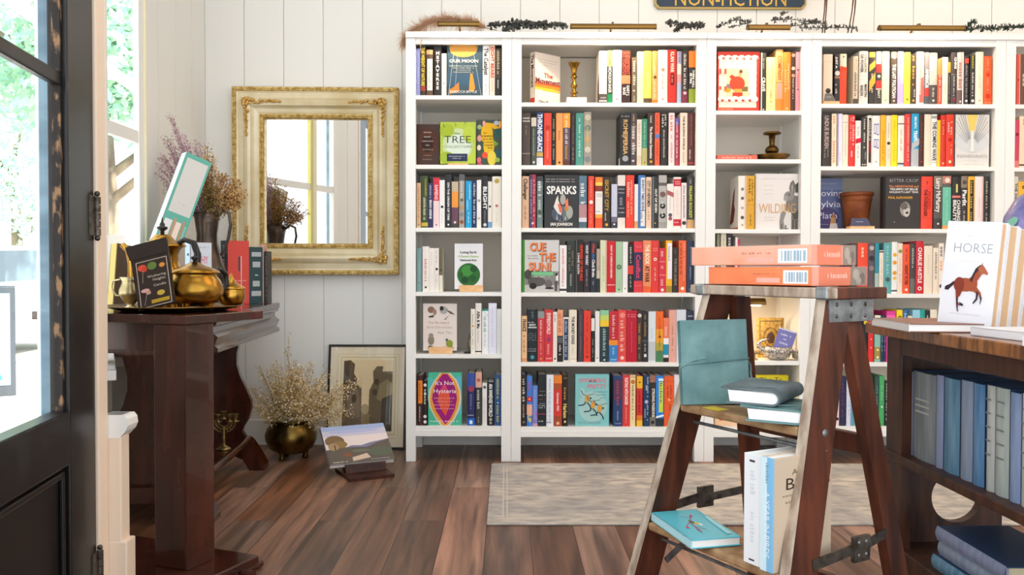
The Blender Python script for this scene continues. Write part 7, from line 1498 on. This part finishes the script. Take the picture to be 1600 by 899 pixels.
# blue cloth books on its shelf: spines face -X
BLU = [noise_mat('cloth_'+c, c, d, (50, 50, 6), .75, detail=6) for c, d in (('6c7488', '8c93a4'), ('6e7479', '8b8f90'), ('7d85a0', '9098b0'), ('4c7590', '7399b0'), ('7c8aa0', '929cac'), ('466f98', '6c94b8'), ('a3a6a4', 'c2c2ba'), ('98a29e', 'b4bab2'), ('7486a8', '8c9cba'))]
NAVY = mat('1d3a5c', .5); SX = KX+.03
spn = [(1413.5, 1428, 0, 578), (1428, 1463.5, 1, 579), (1463.8, 1475.5, 2, 585), (1476.5, 1501, 3, 589), (1502.5, 1521.5, 4, 593), (1521.8, 1540, 5, 598), (1543, 1556.3, 6, 601), (1556.6, 1578.8, 7, 604), (1579.6, 1597, 8, 612), (1598, 1620, 6, 614), (1622, 1650, 3, 622), (1652, 1676, 0, 628)]
LAB = ['slate-grey cloth book nearest the far post', 'thick grey-green mottled cloth book, second in the cabinet row', 'thin lavender-grey cloth book, third in the cabinet row', 'thick steel-blue cloth book, fourth in the cabinet row', 'pale grey-blue cloth book, fifth in the cabinet row', 'bright blue cloth book, sixth in the cabinet row', 'slim faded grey book with paper label, seventh in the cabinet row', 'pale green-grey book with ruled label, eighth in the cabinet row', 'lavender-blue cloth book, ninth in the cabinet row', 'faded grey book cut by the photo edge, cabinet row', 'blue cloth book at the near end of the cabinet row', 'slate cloth book last at the near end of cabinet row']
for i, (xa, xb, bi, yt) in enumerate(spn):
    A = px(xa, yt, 'x', SX); B = px(xb, yt, 'x', SX); w = A.y-B.y-.0008; h = min(A.z-.4284, .245); dp_ = .15+.01*(i % 3)
    if i > 8: h = .225
    s = MB(); n = 6; bul = .006; prof = [(-bul*sin(pi*k/n), w*k/n) for k in range(n+1)]
    vs = [(x, y, z) for z in (0, h) for x, y in prof]; s.add(vs, [(k, n+1+k, n+2+k, k+1) for k in range(n)], BLU[bi], True)
    s.add([(0, 0, 0)], [], BLU[bi]); s.box(0.0, dp_, 0, .003, 0, h, NAVY); s.box(0, dp_, w-.003, w, 0, h, NAVY)
    s.add([(x, y, h) for x, y in prof], [tuple(range(n+1))], BLU[bi])
    if bi in (1, 6, 7):
        for q in range(5 if bi != 1 else 3):
            zc = h*(.86-.13*q) if bi != 1 else h*(.68-.07*q); s.add([(-bul-.0003, w*.2, zc), (-bul-.0003, w*.2, zc+.004), (-bul-.0003, w*.8, zc+.004), (-bul-.0003, w*.8, zc)], [(0, 1, 2, 3)], mat('7c8280' if bi != 1 else 'b4b4ac', .8))
    o = s.build('book', loc=(SX, B.y+.0004, .4284)); MB().box(.001, dp_-.004, .003, w-.003, .003, h-.004, mat('4a6478', .8)).build('page_block', o)
    tag(o, LAB[i], 'book', 'blue cloth books in the cabinet row')
A = px(1466, 816, 'x', SX-.002)
for i in range(3):
    L = .283; t = .0335; zz = .1884+i*(t+.0006); s = MB(); W_ = .17; off = (.006, -.004, .0)[i]
    mt = (BLU[3], BLU[4], BLU[2])[i]; yb_ = A.y-L+off
    s.box(0, W_, 0, L, 0, .003, NAVY); s.box(0, W_, 0, L, t-.003, t, NAVY)
    n = 6; prof = [(-.005*sin(pi*k/n), t*k/n) for k in range(n+1)]; vs = [(x, y, z) for y in (0, L) for x, z in prof]; s.add(vs, [(k, k+1, n+2+k, n+1+k) for k in range(n)], mt, True); s.box(-.001, .004, 0, L, .001, t-.001, mt)
    o = s.build('book', loc=(SX-.004+(-.006, .004, .0)[i], yb_, zz)); MB().box(.004, W_-.006, .004, L-.004, .003, t-.003, mat('cdc3a0', .8)).build('page_block', o)
    tag(o, ('bottom blue book of the flat stack in the cabinet', 'middle blue book of the flat stack in the cabinet', 'top navy-covered book of the flat stack in the cabinet')[i], 'book', 'flat stack of blue books in the cabinet')
# books on the cabinet top
Z = KZ+.0004
a0, a1 = px(1463.5, 516, 'z', Z), px(1547, 521, 'z', Z)
ex = (a1-a0).normalized(); HW = (a1-a0).length; ey = V((-ex.y, ex.x, 0)); HH = .252
Mh = frame_m((a0+a1)/2, ex, ey, V((0, 0, 1))) @ MX.Rotation(R(4), 4, 'Y') @ MX.Rotation(R(-3), 4, 'X')
HB, HD, HL = 'a85438', '3a2c34', '8c3c2c'
horse = [('rect', 0, 0, 1, 1, 'eef0f6'), ('txt', 'the', .45, .13, .02, .12, 'd4d4da'), ('txt', 'HORSE', .52, .24, .085, .74, 'a4a8b2', -1), ('txt', '~16', .55, .36, .008, .5, 'dcdce2'), ('txt', '~16', .52, .84, .014, .6, 'd8d8de'),
    ('poly', [(.08, .6), (.16, .58), (.24, .545), (.26, .57), (.2, .6), (.14, .635), (.07, .63)], HD), ('ell', .45, .575, .2, .062, HB), ('ell', .34, .575, .1, .066, HL), ('ell', .58, .565, .1, .066, HB),
    ('poly', [(.52, .56), (.64, .56), (.74, .47), (.72, .42), (.62, .45)], HB), ('poly', [(.53, .53), (.62, .42), (.7, .385), (.72, .41), (.62, .47), (.57, .55)], HD), ('poly', [(.66, .42), (.72, .385), (.77, .4), (.85, .455), (.84, .475), (.78, .465), (.72, .47)], 'b86848'), ('poly', [(.715, .395), (.735, .365), (.745, .4)], HL),
    ('poly', [(.28, .6), (.42, .62), (.38, .68), (.34, .7), (.36, .74), (.4, .76), (.39, .77), (.34, .75), (.31, .7)], HL), ('poly', [(.31, .69), (.35, .7), (.37, .8), (.385, .825), (.36, .82), (.33, .76)], HD), ('poly', [(.38, .735), (.46, .75), (.46, .77), (.4, .765)], HD),
    ('poly', [(.56, .6), (.68, .59), (.76, .635), (.79, .7), (.765, .7), (.73, .655), (.62, .63)], HB), ('poly', [(.68, .62), (.72, .64), (.71, .7), (.65, .74), (.63, .735), (.68, .69)], HD), ('poly', [(.75, .65), (.79, .68), (.775, .74), (.765, .74), (.765, .7)], HD)]
cover_book(HW, HH, .03, 'eef0f6', horse, 'white book with a galloping brown horse, standing on the cabinet top', Mh, pages=mat('d9b48c', .8), group='white horse books on the cabinet')
for i in range(1, 4):
    cover_book(HW, HH-.003*i, .045, 'eceef2', [('rect', 0, 0, 1, 1, 'eef0f6')], ('second white copy directly behind the horse book', 'third white copy in the row behind the horse book', 'last white copy in the row behind the horse book')[i-1], Mh @ MX.Translation((.002*i, .0325+.0475*(i-1), 0)), pages=mat('d9b48c', .8), group='white horse books on the cabinet')
def flatbook(xa, ya, L, D, T, rz, base, spine, label, pages=PAGEW, zz=Z):
    p = px(xa, ya, 'z', zz); s = MB(); s.box(0, D, 0, L, 0, .0025, mat(base, .4)); s.box(0, D, 0, L, T-.0025, T, mat(base, .4)); s.box(0, .003, 0, L, 0, T, mat(spine, .4))
    o = s.build('book', M=MX.Translation(p) @ MX.Rotation(R(rz), 4, 'Z') @ MX.Translation((0, -L, 0)), bevel=.0008); MB().box(.003, D-.003, .003, L-.003, .0025, T-.0025, pages).build('page_block', o)
    return tag(o, label, 'book')
p = px(1358, 511, 'x', KX-.02)
flatbook(1362, 509, .235, .17, .02, -4, '8a5f50', 'eeeeec', 'brown-topped book lying flat at the far end of the cabinet top')
flatbook(1516, 524, .24, .17, .018, 6, 'e6e8ee', 'eef0f4', 'white book lying flat in front of the horse book')
flatbook(1597, 541, .2, .15, .022, 10, 'e2e6ec', 'f0f0f2', 'white book lying flat at the right photo edge on the cabinet')
vz = thing('painted_vase', 'round violet vase with painted green leaves on the cabinet top', 'vase', (1.85, -1.80, Z))
VIO = noise_mat('violet_glaze', '5a5a94', '8a84bc', (16, 16, 16), .25, coat=.4)
MB().lathe([(.001, 0), (.06, 0), (.065, .01), (.09, .08), (.108, .16), (.11, .22), (.1, .28), (.075, .325), (.045, .345), (.04, .36), (.05, .37), (.045, .37), (.03, .35), (.001, .3)], VIO, seg=40).build('body', vz)
s = MB()
for k in range(14):
    a = R(150+k*25); zz = .25 if k % 2 else .17; r_ = .1095 if k % 2 == 0 else .1065
    s.ball((r_*cos(a), r_*sin(a), zz), (.03, .03, .028) if k % 3 else (.02, .02, .035), mat(('7fc0a8', 'b4d8d0', 'd8d4ee')[k % 3], .3), 10, None)
dec = MB(); 
for k in range(16):
    a = R(100+k*22); zz = (.26, .2, .23, .15)[k % 4]; w_ = .022; hh = .014
    pts_ = []
    for j in range(10):
        b = 2*pi*j/10; aa = a+w_*cos(b)/.11; z2 = zz+hh*sin(b)+.3*w_*cos(b); rr = 1.004*(.11-(max(0, z2-.22)**2)*2.9 if z2 > .22 else .108+.002*(z2-.16)/.06)
        pts_.append((rr*1.012*cos(aa), rr*1.012*sin(aa), z2))
    dec.add(pts_, [tuple(range(10))], mat(('7fc0a8', 'd8d4ee', '9cccbc', 'c4c0e4')[k % 4], .3))
dec.build('painted_leaves', vz)
